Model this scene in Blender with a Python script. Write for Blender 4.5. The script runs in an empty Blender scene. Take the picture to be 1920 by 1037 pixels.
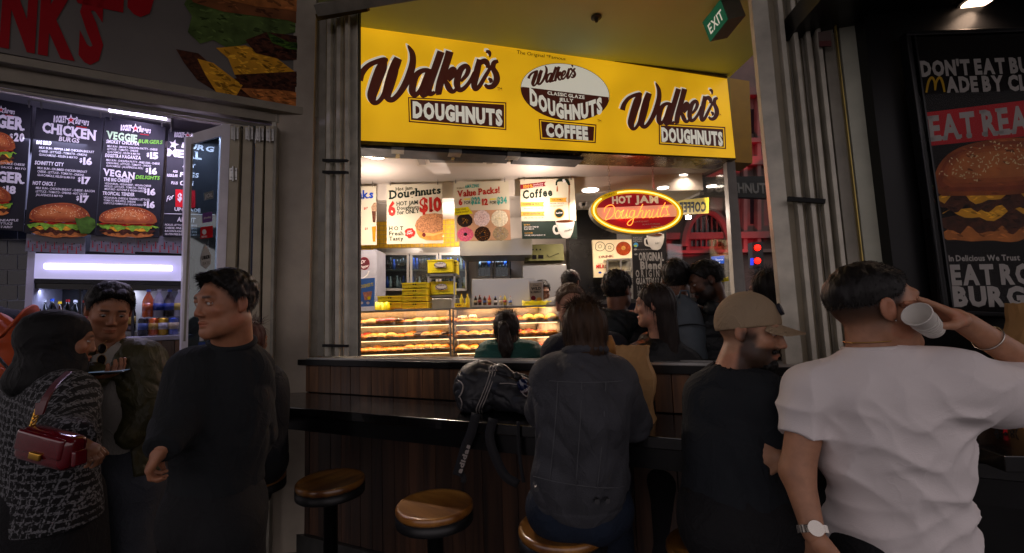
import bpy, math, random
import numpy as np
from mathutils import Vector
random.seed(7); RNG = np.random.default_rng(7)
S = bpy.context.scene; COL = S.collection
R = math.radians
# ---------------------------------------------------------------- camera
FPX, CX, CY = 850.0, 960.0, 518.5          # focal length and centre in photo pixels (1920 wide)
PITCH, ROLL = math.atan(72/850), R(1.9)
_F = np.array([0, math.cos(PITCH), math.sin(PITCH)]); _U0 = np.array([0, -math.sin(PITCH), math.cos(PITCH)]); _R0 = np.array([1., 0, 0])
_R = math.cos(ROLL)*_R0 - math.sin(ROLL)*_U0; _U = math.sin(ROLL)*_R0 + math.cos(ROLL)*_U0
CAM = np.array([0, 0, 1.6])
cd = bpy.data.cameras.new('camera'); cam = bpy.data.objects.new('camera', cd); COL.objects.link(cam)
cd.sensor_width = 36; cd.lens = 36*FPX/1920; cd.clip_start = 0.05; cd.clip_end = 600
from mathutils import Matrix
cam.matrix_world = Matrix(((_R[0], _U[0], -_F[0], CAM[0]), (_R[1], _U[1], -_F[1], CAM[1]), (_R[2], _U[2], -_F[2], CAM[2]), (0, 0, 0, 1)))
S.camera = cam
# ---------------------------------------------------------------- world, sun, exposure (night)
w = bpy.data.worlds.new('World'); S.world = w; w.use_nodes = True
nt = w.node_tree; bg = nt.nodes['Background']
sky = nt.nodes.new('ShaderNodeTexSky'); sky.sky_type = 'NISHITA'; sky.sun_disc = False
sky.sun_elevation = R(-4); sky.sun_rotation = R(200)
mx = nt.nodes.new('ShaderNodeMixRGB'); mx.blend_type = 'ADD'; mx.inputs[0].default_value = 1
mx.inputs[2].default_value = (7.0, 6.1, 6.3, 1)      # even glow of city light under a night sky
nt.links.new(sky.outputs[0], mx.inputs[1]); nt.links.new(mx.outputs[0], bg.inputs[0]); bg.inputs[1].default_value = 0.10
sd = bpy.data.lights.new('moonlight', 'SUN'); sd.energy = 0.02; sd.angle = R(10); so = bpy.data.objects.new('moonlight', sd); COL.objects.link(so)
so.rotation_euler = (R(55), 0, R(-20))
S.view_settings.view_transform = 'Standard'; S.view_settings.look = 'None'; S.view_settings.exposure = 0.0; S.view_settings.gamma = 1
S.view_settings.use_curve_mapping = False
S.cycles.use_denoising = True; S.cycles.max_bounces = 6; S.cycles.diffuse_bounces = 3; S.cycles.glossy_bounces = 3; S.cycles.transmission_bounces = 5
S.cycles.transparent_max_bounces = 10; S.cycles.caustics_reflective = False; S.cycles.caustics_refractive = False; S.cycles.sample_clamp_indirect = 4

def rayd(px, py):
    return _F + (px-CX)/FPX*_R + (CY-py)/FPX*_U
def proj(p):
    d = np.asarray(p, float) - CAM
    z = d@_F; return CX+FPX*(d@_R)/z, CY-FPX*(d@_U)/z
class Plane:
    """plane through point a with unit normal n that faces the camera"""
    def __init__(s, a, n):
        s.a = np.asarray(a, float); s.n = np.asarray(n, float)/np.linalg.norm(n)
        if s.n@(CAM-s.a) < 0: s.n = -s.n
    def at(s, px, py, off=0.0):
        d = rayd(px, py); t = (((s.a+s.n*off)-CAM)@s.n)/(d@s.n); return CAM+d*t
    def off(s, o): return Plane(s.a+s.n*o, s.n)
def vplane(x, y, deg):            # vertical plane through (x,y); deg = direction of its horizontal line
    return Plane((x, y, 0), (math.sin(R(deg)), -math.cos(R(deg)), 0))
def yplane(y): return Plane((0, y, 0), (0, -1, 0))
def hz(px, py, z):                # point on the horizontal plane z
    d = rayd(px, py); return CAM + d*((z-CAM[2])/d[2])

# ---------------------------------------------------------------- materials
def lin(h):
    if not isinstance(h, str): return tuple(h)
    h = h.lstrip('#'); c = [int(h[i:i+2], 16)/255 for i in (0, 2, 4)]
    return tuple(x/12.92 if x <= .04045 else ((x+.055)/1.055)**2.4 for x in c)
MATS = {}
def M(name, col=(.5, .5, .5), rough=.6, metal=0., emit=0., ecol=None, var=.12, vs=8., bump=0., bs=60., stretch=None, spec=.5, attr=None, trans=0., coat=0., alpha=1., sheen=0., space='Object'):
    if name in MATS: return MATS[name]
    if 'print' in name and spec == .5: spec = .12
    c = lin(col); m = bpy.data.materials.new(name); m.use_nodes = True; t = m.node_tree; b = t.nodes['Principled BSDF']
    b.inputs['Base Color'].default_value = (*c, 1); b.inputs['Roughness'].default_value = rough; b.inputs['Metallic'].default_value = metal
    b.inputs['Specular IOR Level'].default_value = spec; b.inputs['Coat Weight'].default_value = coat
    b.inputs['Transmission Weight'].default_value = trans; b.inputs['Alpha'].default_value = alpha
    if sheen: b.inputs['Sheen Weight'].default_value = sheen
    tc = t.nodes.new('ShaderNodeTexCoord'); mp = t.nodes.new('ShaderNodeMapping'); t.links.new(tc.outputs[space], mp.inputs[0])
    if stretch: mp.inputs['Scale'].default_value = stretch
    src = None
    if attr:
        a = t.nodes.new('ShaderNodeAttribute'); a.attribute_name = attr; src = a.outputs['Color']
    if var:
        n = t.nodes.new('ShaderNodeTexNoise'); n.inputs['Scale'].default_value = vs; n.inputs['Detail'].default_value = 5; t.links.new(mp.outputs[0], n.inputs['Vector'])
        mr = t.nodes.new('ShaderNodeMapRange'); mr.inputs[1].default_value = .3; mr.inputs[2].default_value = .7; mr.inputs[3].default_value = 1-var; mr.inputs[4].default_value = 1+var
        t.links.new(n.outputs[0], mr.inputs[0])
        mu = t.nodes.new('ShaderNodeMixRGB'); mu.blend_type = 'MULTIPLY'; mu.inputs[0].default_value = 1
        if src: t.links.new(src, mu.inputs[1])
        else: mu.inputs[1].default_value = (*c, 1)
        t.links.new(mr.outputs[0], mu.inputs[2]); src = mu.outputs[0]
        ro = t.nodes.new('ShaderNodeMapRange'); ro.inputs[3].default_value = max(0, rough*(1-var*1.2)); ro.inputs[4].default_value = min(1, rough*(1+var*1.2)); t.links.new(n.outputs[0], ro.inputs[0]); t.links.new(ro.outputs[0], b.inputs['Roughness'])
    if src: t.links.new(src, b.inputs['Base Color'])
    if bump:
        n2 = t.nodes.new('ShaderNodeTexNoise'); n2.inputs['Scale'].default_value = bs; n2.inputs['Detail'].default_value = 4; t.links.new(mp.outputs[0], n2.inputs['Vector'])
        bp = t.nodes.new('ShaderNodeBump'); bp.inputs['Strength'].default_value = bump; bp.inputs['Distance'].default_value = .01; t.links.new(n2.outputs[0], bp.inputs['Height']); t.links.new(bp.outputs[0], b.inputs['Normal'])
    if emit:
        b.inputs['Emission Color'].default_value = (*(lin(ecol) if ecol else c), 1); b.inputs['Emission Strength'].default_value = emit
    MATS[name] = m; return m
def glassy(name, tint=(1, 1, 1), rough=.02, mixf=.08, ior=1.45, dirt=.0):
    """thin pane: mostly clear, mirror-like by Fresnel"""
    if name in MATS: return MATS[name]
    m = bpy.data.materials.new(name); m.use_nodes = True; t = m.node_tree; t.nodes.clear()
    o = t.nodes.new('ShaderNodeOutputMaterial'); mix = t.nodes.new('ShaderNodeMixShader'); tr = t.nodes.new('ShaderNodeBsdfTransparent'); tr.inputs[0].default_value = (*tint, 1)
    g = t.nodes.new('ShaderNodeBsdfGlossy'); g.inputs['Roughness'].default_value = rough
    fr = t.nodes.new('ShaderNodeFresnel'); ge = t.nodes.new('ShaderNodeNewGeometry'); im = t.nodes.new('ShaderNodeMapRange'); im.inputs[3].default_value = ior; im.inputs[4].default_value = 1/ior; t.links.new(ge.outputs['Backfacing'], im.inputs[0]); t.links.new(im.outputs[0], fr.inputs[0])
    ad = t.nodes.new('ShaderNodeMath'); ad.operation = 'ADD'; ad.inputs[1].default_value = mixf; ad.use_clamp = True
    t.links.new(fr.outputs[0], ad.inputs[0]); t.links.new(ad.outputs[0], mix.inputs[0]); t.links.new(tr.outputs[0], mix.inputs[1]); t.links.new(g.outputs[0], mix.inputs[2])
    t.links.new(mix.outputs[0], o.inputs[0]); MATS[name] = m; return m

# ---------------------------------------------------------------- mesh builder
class MB:
    def __init__(s): s.v = []; s.f = []; s.m = []; s.mi = 0
    def add(s, V, F):
        b = len(s.v); s.v += [tuple(map(float, p)) for p in V]; s.f += [tuple(b+i for i in q) for q in F]; s.m += [s.mi]*len(F); return s
    def hexa(s, P):       # 8 points: bottom 4 ccw, top 4
        return s.add(P, [(3, 2, 1, 0), (4, 5, 6, 7), (0, 1, 5, 4), (1, 2, 6, 5), (2, 3, 7, 6), (3, 0, 4, 7)])
    def box(s, c, d, ang=0.):
        c = np.array(c, float); hx, hy, h_ = np.array(d)/2; ca, sa = math.cos(ang), math.sin(ang)
        P = []
        for z in (-h_, h_):
            for x, y in ((-hx, -hy), (hx, -hy), (hx, hy), (-hx, hy)): P.append(c+np.array([x*ca-y*sa, x*sa+y*ca, z]))
        return s.hexa(P)
    def slab(s, Q, n, th):   # quad Q (4 pts ccw seen from +n) extruded backwards by th
        n = np.array(n, float); Q = [np.array(q, float) for q in Q]; B = [q-n*th for q in Q]
        return s.add(Q+B, [(0, 1, 2, 3), (7, 6, 5, 4), (0, 4, 5, 1), (1, 5, 6, 2), (2, 6, 7, 3), (3, 7, 4, 0)])
    def tube(s, pts, rad, n=8, cap=True, closed=False):
        pts = [np.array(p, float) for p in pts]; k = len(pts)
        rr = rad if hasattr(rad, '__len__') else [rad]*k
        V = []; prev = None
        for i in range(k):
            a = pts[(i-1) % k] if (closed or i > 0) else pts[i]; b = pts[(i+1) % k] if (closed or i < k-1) else pts[i]
            d = b-a; d = d/(np.linalg.norm(d)+1e-9)
            if prev is None:
                u = np.cross(d, (0, 0, 1)); 
                if np.linalg.norm(u) < .1: u = np.cross(d, (1, 0, 0))
            else: u = prev-d*(prev@d)
            u = u/(np.linalg.norm(u)+1e-9); prev = u; v = np.cross(d, u)
            for j in range(n):
                t = 2*math.pi*j/n; V.append(pts[i]+rr[i]*(math.cos(t)*u+math.sin(t)*v))
        F = []
        for i in range(k if closed else k-1):
            for j in range(n): F.append((i*n+j, ((i+1) % k)*n+j, ((i+1) % k)*n+(j+1) % n, i*n+(j+1) % n))
        if cap and not closed: F.append(tuple(range(n))); F.append(tuple((k-1)*n+j for j in reversed(range(n))))
        return s.add(V, F)
    def lathe(s, prof, c=(0, 0, 0), n=24, axis='z', sx=1., sy=1.):
        V = []; c = np.array(c, float)
        for r, z in prof:
            for j in range(n):
                t = 2*math.pi*j/n; p = (r*sx*math.cos(t), r*sy*math.sin(t), z); V.append(c+np.array(p))
        F = [tuple(reversed(range(n)))] if prof[0][0] > 1e-6 else []
        for i in range(len(prof)-1):
            for j in range(n): F.append((i*n+j, i*n+(j+1) % n, (i+1)*n+(j+1) % n, (i+1)*n+j))
        if prof[-1][0] > 1e-6: F.append(tuple((len(prof)-1)*n+j for j in range(n)))
        return s.add(V, F)
    def build(s, name, mat, parent=None, smooth=False, bevel=0., loc=None):
        return mkobj(name, s.v, s.f, mat, parent, smooth, bevel, mi=s.m, loc=loc)
def mkobj(name, V, F, mat, parent=None, smooth=False, bevel=0., mi=None, loc=None):
    me = bpy.data.meshes.new(name)
    if isinstance(V, np.ndarray):
        me.vertices.add(len(V)); me.vertices.foreach_set('co', V.astype(np.float32).ravel())
        F = np.asarray(F); k = F.shape[1]
        me.loops.add(F.size); me.loops.foreach_set('vertex_index', F.astype(np.int32).ravel())
        me.polygons.add(len(F)); me.polygons.foreach_set('loop_start', np.arange(0, F.size, k, dtype=np.int32))
        me.update(calc_edges=True); me.validate()
    else: me.from_pydata(V, [], F)
    for m in (mat if isinstance(mat, (list, tuple)) else [mat]): me.materials.append(m)
    if mi is not None and isinstance(mat, (list, tuple)): me.polygons.foreach_set('material_index', mi)
    me.polygons.foreach_set('use_smooth', [bool(smooth)]*len(me.polygons))
    o = bpy.data.objects.new(name, me); COL.objects.link(o)
    if parent: o.parent = parent
    if loc is not None: o.location = loc
    if bevel:
        b = o.modifiers.new('bevel', 'BEVEL'); b.width = bevel; b.segments = 2; b.limit_method = 'ANGLE'
    return o
def tag(o, label, cat, group=None, kind=None):
    if label: o['label'] = label
    if cat: o['category'] = cat
    if group: o['group'] = group
    if kind: o['kind'] = kind
    return o
def thing(name, label, cat, loc=(0, 0, 0), rz=0., group=None):
    o = bpy.data.objects.new(name, None); COL.objects.link(o); o.location = tuple(map(float, loc)); o.rotation_euler = (0, 0, rz); o.empty_display_size = .1
    return tag(o, label, cat, group)
def struct(o): o['kind'] = 'structure'; return o
def dup(o, loc, rz=None, label=None, parent=None):
    c = o.copy(); COL.objects.link(c)
    if parent is not None: c.parent = parent
    else:
        c.location = tuple(map(float, loc))
        if rz is not None: c.rotation_euler = (0, 0, rz)
        if label: c['label'] = label
    for ch in list(o.children): dup(ch, None, parent=c)
    return c
ORD = ['first', 'second', 'third', 'fourth', 'fifth', 'sixth', 'seventh', 'eighth', 'ninth', 'tenth', 'eleventh', 'twelfth', 'thirteenth', 'fourteenth', 'fifteenth', 'sixteenth', 'seventeenth', 'eighteenth', 'nineteenth', 'twentieth', 'twenty-first', 'twenty-second']

# ---------------------------------------------------------------- lettering
_gl = {}
def glyph(ch, bold):
    k = (ch, round(bold, 4))
    if k in _gl: return _gl[k]
    cu = bpy.data.curves.new('glyph', 'FONT'); cu.body = ch; cu.offset = bold; cu.resolution_u = 2; cu.fill_mode = 'FRONT'
    o = bpy.data.objects.new('glyph', cu); me = bpy.data.meshes.new_from_object(o)
    V = np.array([v.co[:2] for v in me.vertices]) if len(me.vertices) else np.zeros((0, 2)); F = [tuple(p.vertices) for p in me.polygons]
    bpy.data.meshes.remove(me); bpy.data.objects.remove(o); bpy.data.curves.remove(cu)
    _gl[k] = (V, F); return V, F
_capH = glyph('H', 0.)[0][:, 1].max()
SER = {c: ((0, 'b'), (0, 't')) for c in 'BDEF'}
SER.update({'H': ((0, 'b'), (0, 't'), (1, 'b'), (1, 't')), 'I': ((.5, 'b'), (.5, 't')), 'K': ((0, 'b'), (0, 't'), (1, 'b'), (1, 't')), 'L': ((0, 'b'), (0, 't')), 'M': ((0, 'b'), (0, 't'), (1, 'b'), (1, 't')), 'N': ((0, 'b'), (0, 't'), (1, 't')), 'P': ((0, 'b'), (0, 't')), 'R': ((0, 'b'), (0, 't'), (1, 'b')),
            'T': ((.5, 'b'),), 'U': ((0, 't'), (1, 't')), 'V': ((0, 't'), (1, 't')), 'A': ((0, 'b'), (1, 'b')), 'W': ((0, 't'), (1, 't')), 'Y': ((.5, 'b'), (0, 't'), (1, 't')), 'J': ((1, 't'),), 'X': ((0, 'b'), (0, 't'), (1, 'b'), (1, 't')),
            'h': ((0, 'b'), (0, 't'), (1, 'b')), 'n': ((0, 'b'), (1, 'b')), 'l': ((.5, 'b'), (.5, 't')), 'k': ((0, 'b'), (1, 'b')), 'f': ((.3, 'b'),), 'r': ((0, 'b'),), 'a': ((1, 'b'),), 'u': ((0, 'x'), (1, 'b')), '1': ((.7, 'b'),), 'm': ((0, 'b'), (1, 'b')), 'i': ((.5, 'b'),)})
def layout(s, bold=.03, serif=False, gap=.09, squeeze=1.0):
    """glyphs in a row; cap height 1; returns verts, faces, width"""
    x = 0.; V = []; F = []
    for ch in s:
        if ch == ' ': x += .36; continue
        gv, gf = glyph(ch, bold)
        if not len(gv): continue
        g = gv/_capH; x0 = g[:, 0].min(); x1 = g[:, 0].max(); b = len(V)
        if ch in '1Il': pass
        V += [(p[0]-x0+x, p[1]) for p in g]; F += [tuple(b+i for i in q) for q in gf]
        if serif and ch in SER:
            wd = x1-x0; top = g[:, 1].max(); sw = .15+bold
            for fx, tb in SER[ch]:
                cx_ = x+min(max(fx*wd, sw*.45), wd-sw*.45) if fx in (0, 1) else x+fx*wd
                y0 = -.01 if tb == 'b' else (top-.14 if tb == 't' else .58); hh = sw*.95
                b = len(V); V += [(cx_-hh, y0), (cx_+hh, y0), (cx_+hh, y0+.14), (cx_-hh, y0+.14)]; F.append((b, b+1, b+2, b+3))
        x += (x1-x0)+gap
    return np.array(V), F, max(x-gap, .01)
class Print:
    """flat print on a plane, laid out in layers 1.2 mm apart, one mesh per colour"""
    def __init__(s, plane, parent, base=.004, step=.0012):
        s.pl = plane; s.parent = parent; s.base = base; s.step = step; s.jobs = {}
    def _up(s, px, py):
        p = s.pl.at(px, py); q = proj(p+np.array([0, 0, .05])); d = np.array([q[0]-px, q[1]-py]); return d/np.linalg.norm(d)
    def mb(s, mat, layer, name):
        k = (mat.name, layer, name)
        if k not in s.jobs: s.jobs[k] = (MB(), mat)
        return s.jobs[k][0]
    def poly(s, pts, mat, layer=0, name='printed_panel'):
        V = [s.pl.at(x, y, s.base+layer*s.step) for x, y in pts]; s.mb(mat, layer, name).add(V, [tuple(range(len(V)))]); return s
    def quad(s, x0, y0, x1, y1, mat, layer=0, name='printed_panel', dy=0.):
        return s.poly([(x0, y1), (x1, y1+dy), (x1, y0+dy), (x0, y0)], mat, layer, name)
    def ell(s, cx, cy, rx, ry, mat, layer=0, name='printed_panel', rot=0., n=40, a0=0., a1=360., wob=0., seed=0):
        rg = random.Random(seed+int(cx*7+cy)); pts = []
        full = a1-a0 >= 360
        for i in range(n if full else n+1):
            t = R(a0+(a1-a0)*i/n); k = 1+wob*(rg.random()-.5); x = rx*math.cos(t)*k; y = -ry*math.sin(t)*k
            pts.append((cx+x*math.cos(R(rot))+y*math.sin(R(rot)), cy-x*math.sin(R(rot))+y*math.cos(R(rot))))
        return s.poly(pts, mat, layer, name)
    def text(s, txt, x0, y0, x1, y1, h0, h1, mat, layer=2, bold=.03, serif=False, shear=0., gap=.09, warp=None, name='lettering'):
        V, F, W = layout(txt, bold, serif, gap)
        if not len(V): return s
        P = []; u0 = s._up(x0, y0); u1 = s._up(x1, y1)
        for x, y in V:
            t = x/W; yy = y; t2 = (x+shear*y)/W
            bx = x0+(x1-x0)*t2; by = y0+(y1-y0)*t2; h = h0+(h1-h0)*t; u = u0+(u1-u0)*t
            if warp: dy_, k_ = warp(t); by += dy_; h *= k_
            P.append((bx+u[0]*h*yy, by+u[1]*h*yy))
        s.mb(mat, layer, name).add([s.pl.at(a, b, s.base+layer*s.step) for a, b in P], F); return s
    def stroke(s, pts, mat, layer=2, name='lettering', n=6, off=(0, 0), grow=0.):
        """pts: (x,y,width) control points; smooth ribbon"""
        P = np.array(pts, float)
        if n > 1 and len(P) > 2:
            Q = []; E = np.vstack([2*P[0]-P[1], P, 2*P[-1]-P[-2]])
            for i in range(1, len(E)-2):
                for k in range(n):
                    t = k/n; Q.append(.5*((2*E[i])+(-E[i-1]+E[i+1])*t+(2*E[i-1]-5*E[i]+4*E[i+1]-E[i+2])*t*t+(-E[i-1]+3*E[i]-3*E[i+1]+E[i+2])*t**3))
            Q.append(P[-1]); P = np.array(Q)
        m = s.mb(mat, layer, name); L = []; Rr = []
        for i in range(len(P)):
            d = P[min(i+1, len(P)-1), :2]-P[max(i-1, 0), :2]; d = d/(np.linalg.norm(d)+1e-9); nrm = np.array([-d[1], d[0]]); wd = max(P[i, 2], .05)/2+grow
            L.append(P[i, :2]+nrm*wd+off); Rr.append(P[i, :2]-nrm*wd+off)
        pts3 = [s.pl.at(a[0], a[1], s.base+layer*s.step) for a in L]+[s.pl.at(a[0], a[1], s.base+layer*s.step) for a in Rr]; k = len(L)
        m.add(pts3, [(i, i+1, k+i+1, k+i) for i in range(k-1)])
        return s
    def flush(s):
        for (mn, layer, name), (mb, mat) in s.jobs.items(): tag(mb.build(name, mat, s.parent), None, None, None, 'stuff')
        s.jobs = {}
def catmull(P, n=6, closed=False):
    P = np.array(P, float); Q = []
    E = np.vstack([P[-1], P, P[0], P[1]]) if closed else np.vstack([2*P[0]-P[1], P, 2*P[-1]-P[-2]])
    for i in range(1, len(E)-2):
        for k in range(n):
            t = k/n; Q.append(.5*((2*E[i])+(-E[i-1]+E[i+1])*t+(2*E[i-1]-5*E[i]+4*E[i+1]-E[i+2])*t*t+(-E[i-1]+3*E[i]-3*E[i+1]+E[i+2])*t**3))
    if not closed: Q.append(P[-1])
    return np.array(Q)
def bar_px(pl, x0, y0, x1, y1, w0, w1, depth, mb, off=0.):
    """a bar on plane pl running from pixel (x0,y0) to (x1,y1), w px wide, extruded depth metres behind the face"""
    d = np.array([x1-x0, y1-y0], float); d /= np.linalg.norm(d); n = np.array([-d[1], d[0]])
    Q = [(x0-n[0]*w0/2, y0-n[1]*w0/2), (x1-n[0]*w1/2, y1-n[1]*w1/2), (x1+n[0]*w1/2, y1+n[1]*w1/2), (x0+n[0]*w0/2, y0+n[1]*w0/2)]
    mb.slab([pl.at(a, b, off) for a, b in Q], pl.n, depth)
def quad_px(pl, Q, depth, mb, off=0.): mb.slab([pl.at(a, b, off) for a, b in Q], pl.n, depth)
# ================================================================ planes of the place
BW = Plane((-1.6, 3.36, 0), (math.sin(R(25)), math.cos(R(25)), 0))     # wall under the counter window
UB = np.array([math.cos(R(25)), -math.sin(R(25)), 0.])                # along it to the right
LS = vplane(-1.45, 3.42, 28)                                         # front of the burger shop
UL = np.array([math.cos(R(28)), math.sin(R(28)), 0.])
def bwp(px, back=0., z=0.):      # point on the counter wall plane at photo column px (at sill height), pushed back metres
    p = BW.at(px, 680); q = p-BW.n*back; return np.array([q[0], q[1], z])
# ---- materials
m_cream = M('cream_painted_metal', '#a89e88', .55, var=.16, vs=5, bump=.12, bs=30)
m_alu = M('dull_aluminium', '#bab5a6', .5, .15, var=.22, vs=9, bump=.05)
m_aludk = M('dark_anodised_aluminium', '#8a8578', .5, .1, var=.22, vs=9)
m_white = M('white_painted_frame', '#e8e4f0', .4, var=.1)
m_black = M('black_gloss_paint', '#0c0c0e', .3, var=.3, vs=4, spec=.35)
m_blackm = M('matt_black', '#121213', .7, var=.25)
m_rubber = M('black_seal', '#0a0a0a', .8, var=.1)
m_ss = M('brushed_stainless_steel', '#b4b3b0', .32, .9, var=.04, vs=2)
m_ssdk = M('dull_steel', '#77756f', .4, .8, var=.25, vs=6)
m_ceil = M('white_plaster_ceiling', '#b3aaa0', .8, var=.05, vs=2)
m_wallw = M('white_shop_wall', '#b8b0a6', .7, var=.06, vs=2)
def wood_mat(name, a, b, rough=.35, sc=(18, 18, 1.2), coat=.3):
    if name in MATS: return MATS[name]
    m = bpy.data.materials.new(name); m.use_nodes = True; t = m.node_tree; p = t.nodes['Principled BSDF']
    tc = t.nodes.new('ShaderNodeTexCoord'); mp = t.nodes.new('ShaderNodeMapping'); mp.inputs['Scale'].default_value = sc
    oi = t.nodes.new('ShaderNodeObjectInfo'); ad = t.nodes.new('ShaderNodeVectorMath'); ad.operation = 'ADD'
    cb = t.nodes.new('ShaderNodeCombineXYZ'); mu = t.nodes.new('ShaderNodeMath'); mu.operation = 'MULTIPLY'; mu.inputs[1].default_value = 37.
    t.links.new(oi.outputs['Random'], mu.inputs[0]); t.links.new(mu.outputs[0], cb.inputs[2]); t.links.new(tc.outputs['Object'], mp.inputs[0]); t.links.new(mp.outputs[0], ad.inputs[0]); t.links.new(cb.outputs[0], ad.inputs[1])
    n = t.nodes.new('ShaderNodeTexNoise'); n.inputs['Scale'].default_value = 1; n.inputs['Detail'].default_value = 7; n.inputs['Distortion'].default_value = .6; t.links.new(ad.outputs[0], n.inputs['Vector'])
    n3 = t.nodes.new('ShaderNodeTexNoise'); n3.inputs['Scale'].default_value = .35; n3.inputs['Detail'].default_value = 3; t.links.new(ad.outputs[0], n3.inputs['Vector'])
    cr = t.nodes.new('ShaderNodeValToRGB'); cr.color_ramp.elements[0].position = .32; cr.color_ramp.elements[1].position = .68; cr.color_ramp.elements[0].color = (*lin(a), 1); cr.color_ramp.elements[1].color = (*lin(b), 1)
    t.links.new(n.outputs[0], cr.inputs[0])
    mr = t.nodes.new('ShaderNodeMapRange'); mr.inputs[3].default_value = .55; mr.inputs[4].default_value = 1.45; t.links.new(oi.outputs['Random'], mr.inputs[0])
    mm = t.nodes.new('ShaderNodeMixRGB'); mm.blend_type = 'MULTIPLY'; mm.inputs[0].default_value = 1; t.links.new(cr.outputs[0], mm.inputs[1]); t.links.new(mr.outputs[0], mm.inputs[2])
    m2 = t.nodes.new('ShaderNodeMixRGB'); m2.blend_type = 'MULTIPLY'; m2.inputs[0].default_value = .7; t.links.new(mm.outputs[0], m2.inputs[1]); t.links.new(n3.outputs[0], m2.inputs[2])
    t.links.new(m2.outputs[0], p.inputs['Base Color']); p.inputs['Roughness'].default_value = rough; p.inputs['Coat Weight'].default_value = coat; p.inputs['Coat Roughness'].default_value = .25
    bp = t.nodes.new('ShaderNodeBump'); bp.inputs['Strength'].default_value = .25; bp.inputs['Distance'].default_value = .004; t.links.new(n.outputs[0], bp.inputs['Height']); t.links.new(bp.outputs[0], p.inputs['Normal'])
    MATS[name] = m; return m
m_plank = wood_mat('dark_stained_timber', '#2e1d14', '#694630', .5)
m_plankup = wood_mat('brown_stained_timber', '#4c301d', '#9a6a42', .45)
m_seat = wood_mat('varnished_seat_wood', '#6e3c12', '#c4883e', .3, (14, 3, 14), .8)
m_counter = M('black_lacquered_counter', '#0d0c0d', .2, var=.35, vs=14, coat=.4, bump=.03)
m_brass = M('worn_gold_trim', '#a08c4a', .35, .6, var=.3)

# ================================================================ ground, room shells
fl = MB(); fl.box((0, 60, -.05), (300, 200, .1)); struct(fl.build('pavement', M('dark_pavement', '#1b1a19', .5, var=.3, vs=3, bump=.1), None))
fi = MB(); fi.box((0.2, 7.2, .02), (9.4, 7.4, .04)); struct(fi.build('floor', M('shop_floor_tiles', '#3a3836', .35, var=.2, vs=2), None))
# ---- counter wall of timber planks, below the sill
wallL, wallR = BW.at(560, 700), BW.at(1478, 700)
LEN = float((wallR-wallL)@UB)+1.2
O0 = np.array([wallL[0], wallL[1], 0])
cw = thing('counter_wall', 'dark timber boarded wall under the window counter with stools in front', 'wall', O0)
def wb(u, back, z): return O0+UB*u-BW.n*back+np.array([0, 0, z])
def wbox(mb, u0, u1, b0, b1, z0, z1):   # box in wall coordinates; back measured away from camera
    P = [wb(u0, b0, z0), wb(u1, b0, z0), wb(u1, b1, z0), wb(u0, b1, z0)]; mb.hexa(P+[p+np.array([0, 0, z1-z0]) for p in P])
def rel(mb, o): mb.v = [tuple(np.array(p)-np.array(o.location)) for p in mb.v]; return mb
SILL = 1.33
b = MB(); wbox(b, 0, LEN, .03, .16, .12, SILL-.04); rel(b, cw).build('backing_board', m_blackm, cw)
b = MB(); wbox(b, 0, LEN, -.03, .03, 0, .12); rel(b, cw).build('skirting', M('scuffed_grey_skirting', '#4b4a48', .35, .5, var=.3), cw)
u = 0.; i = 0
while u < LEN-.02:
    wd = random.choice((.085, .1, .115, .125)); wd = min(wd, LEN-u)
    pr = random.uniform(0, .004)
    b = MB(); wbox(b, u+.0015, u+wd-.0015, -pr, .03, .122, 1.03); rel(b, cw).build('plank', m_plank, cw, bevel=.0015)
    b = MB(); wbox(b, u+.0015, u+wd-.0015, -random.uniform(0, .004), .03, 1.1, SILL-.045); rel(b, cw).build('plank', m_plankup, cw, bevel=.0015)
    u += wd; i += 1
# bench top along the wall, runs past the left end of the boards
ct = thing('window_counter', 'long black lacquered counter shelf running under the window in front of the stools', 'counter', O0)
b = MB(); wbox(b, -.22, LEN, -.44, -.004, 1.045, 1.095); rel(b, ct).build('counter_top', m_counter, ct, bevel=.004)
b = MB(); wbox(b, -.22, LEN, -.42, -.38, .96, 1.043); rel(b, ct).build('front_apron', m_black, ct)
b = MB(); wbox(b, 0, LEN, -.035, -.006, .93, 1.043); rel(b, ct).build('rear_rail', m_black, ct)
# sill
sl = thing('window_sill', 'black window sill with a shiny metal rail along its edge', 'window sill', O0)
b = MB(); wbox(b, 0, LEN, -.03, .30, SILL-.04, SILL); rel(b, sl).build('sill_board', m_black, sl, bevel=.002)
b = MB(); wbox(b, .1, LEN, -.012, .004, SILL+.001, SILL+.012); rel(b, sl).build('front_rail', m_ss, sl)
b = MB(); wbox(b, .1, LEN, .05, .066, SILL+.001, SILL+.010); rel(b, sl).build('track_rail', m_ss, sl)
b = MB(); wbox(b, .1, LEN, .12, .135, SILL+.001, SILL+.010); rel(b, sl).build('track_rail', m_ss, sl)

# ================================================================ folded window leaves left of the opening
def stile(mb, pl, xt, yt, xb, yb, wt, wb_, depth, off=0.): bar_px(pl, xt, yt, xb, yb, wt, wb_, depth, mb, off)
lw = thing('folded_window', 'folded aluminium window leaves stacked against the left side of the doughnut shop opening', 'folding window')
for (xt, xb, wd, dep, mt, of) in ((606, 601, 12, .10, m_aludk, 0), (617, 612, 7, .05, m_alu, .05), (627, 623, 6, .08, m_aludk, .02), (635, 631, 7, .05, m_alu, .06), (643, 640, 5, .03, m_aludk, .03), (650, 648, 6, .02, m_alu, .07), (660, 660, 19, .02, m_alu, .02)):
    b = MB(); stile(b, BW, xt, -40, xb, 668, wd, wd, dep, of); b.build('stile', mt, lw, bevel=.002)
b = MB(); quad_px(BW, [(603, 668), (652, 668), (656, -40), (608, -40)], .01, b, -.03); b.build('pane', glassy('window_glass', (.75, .8, .78), .03, .05), lw)
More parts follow.
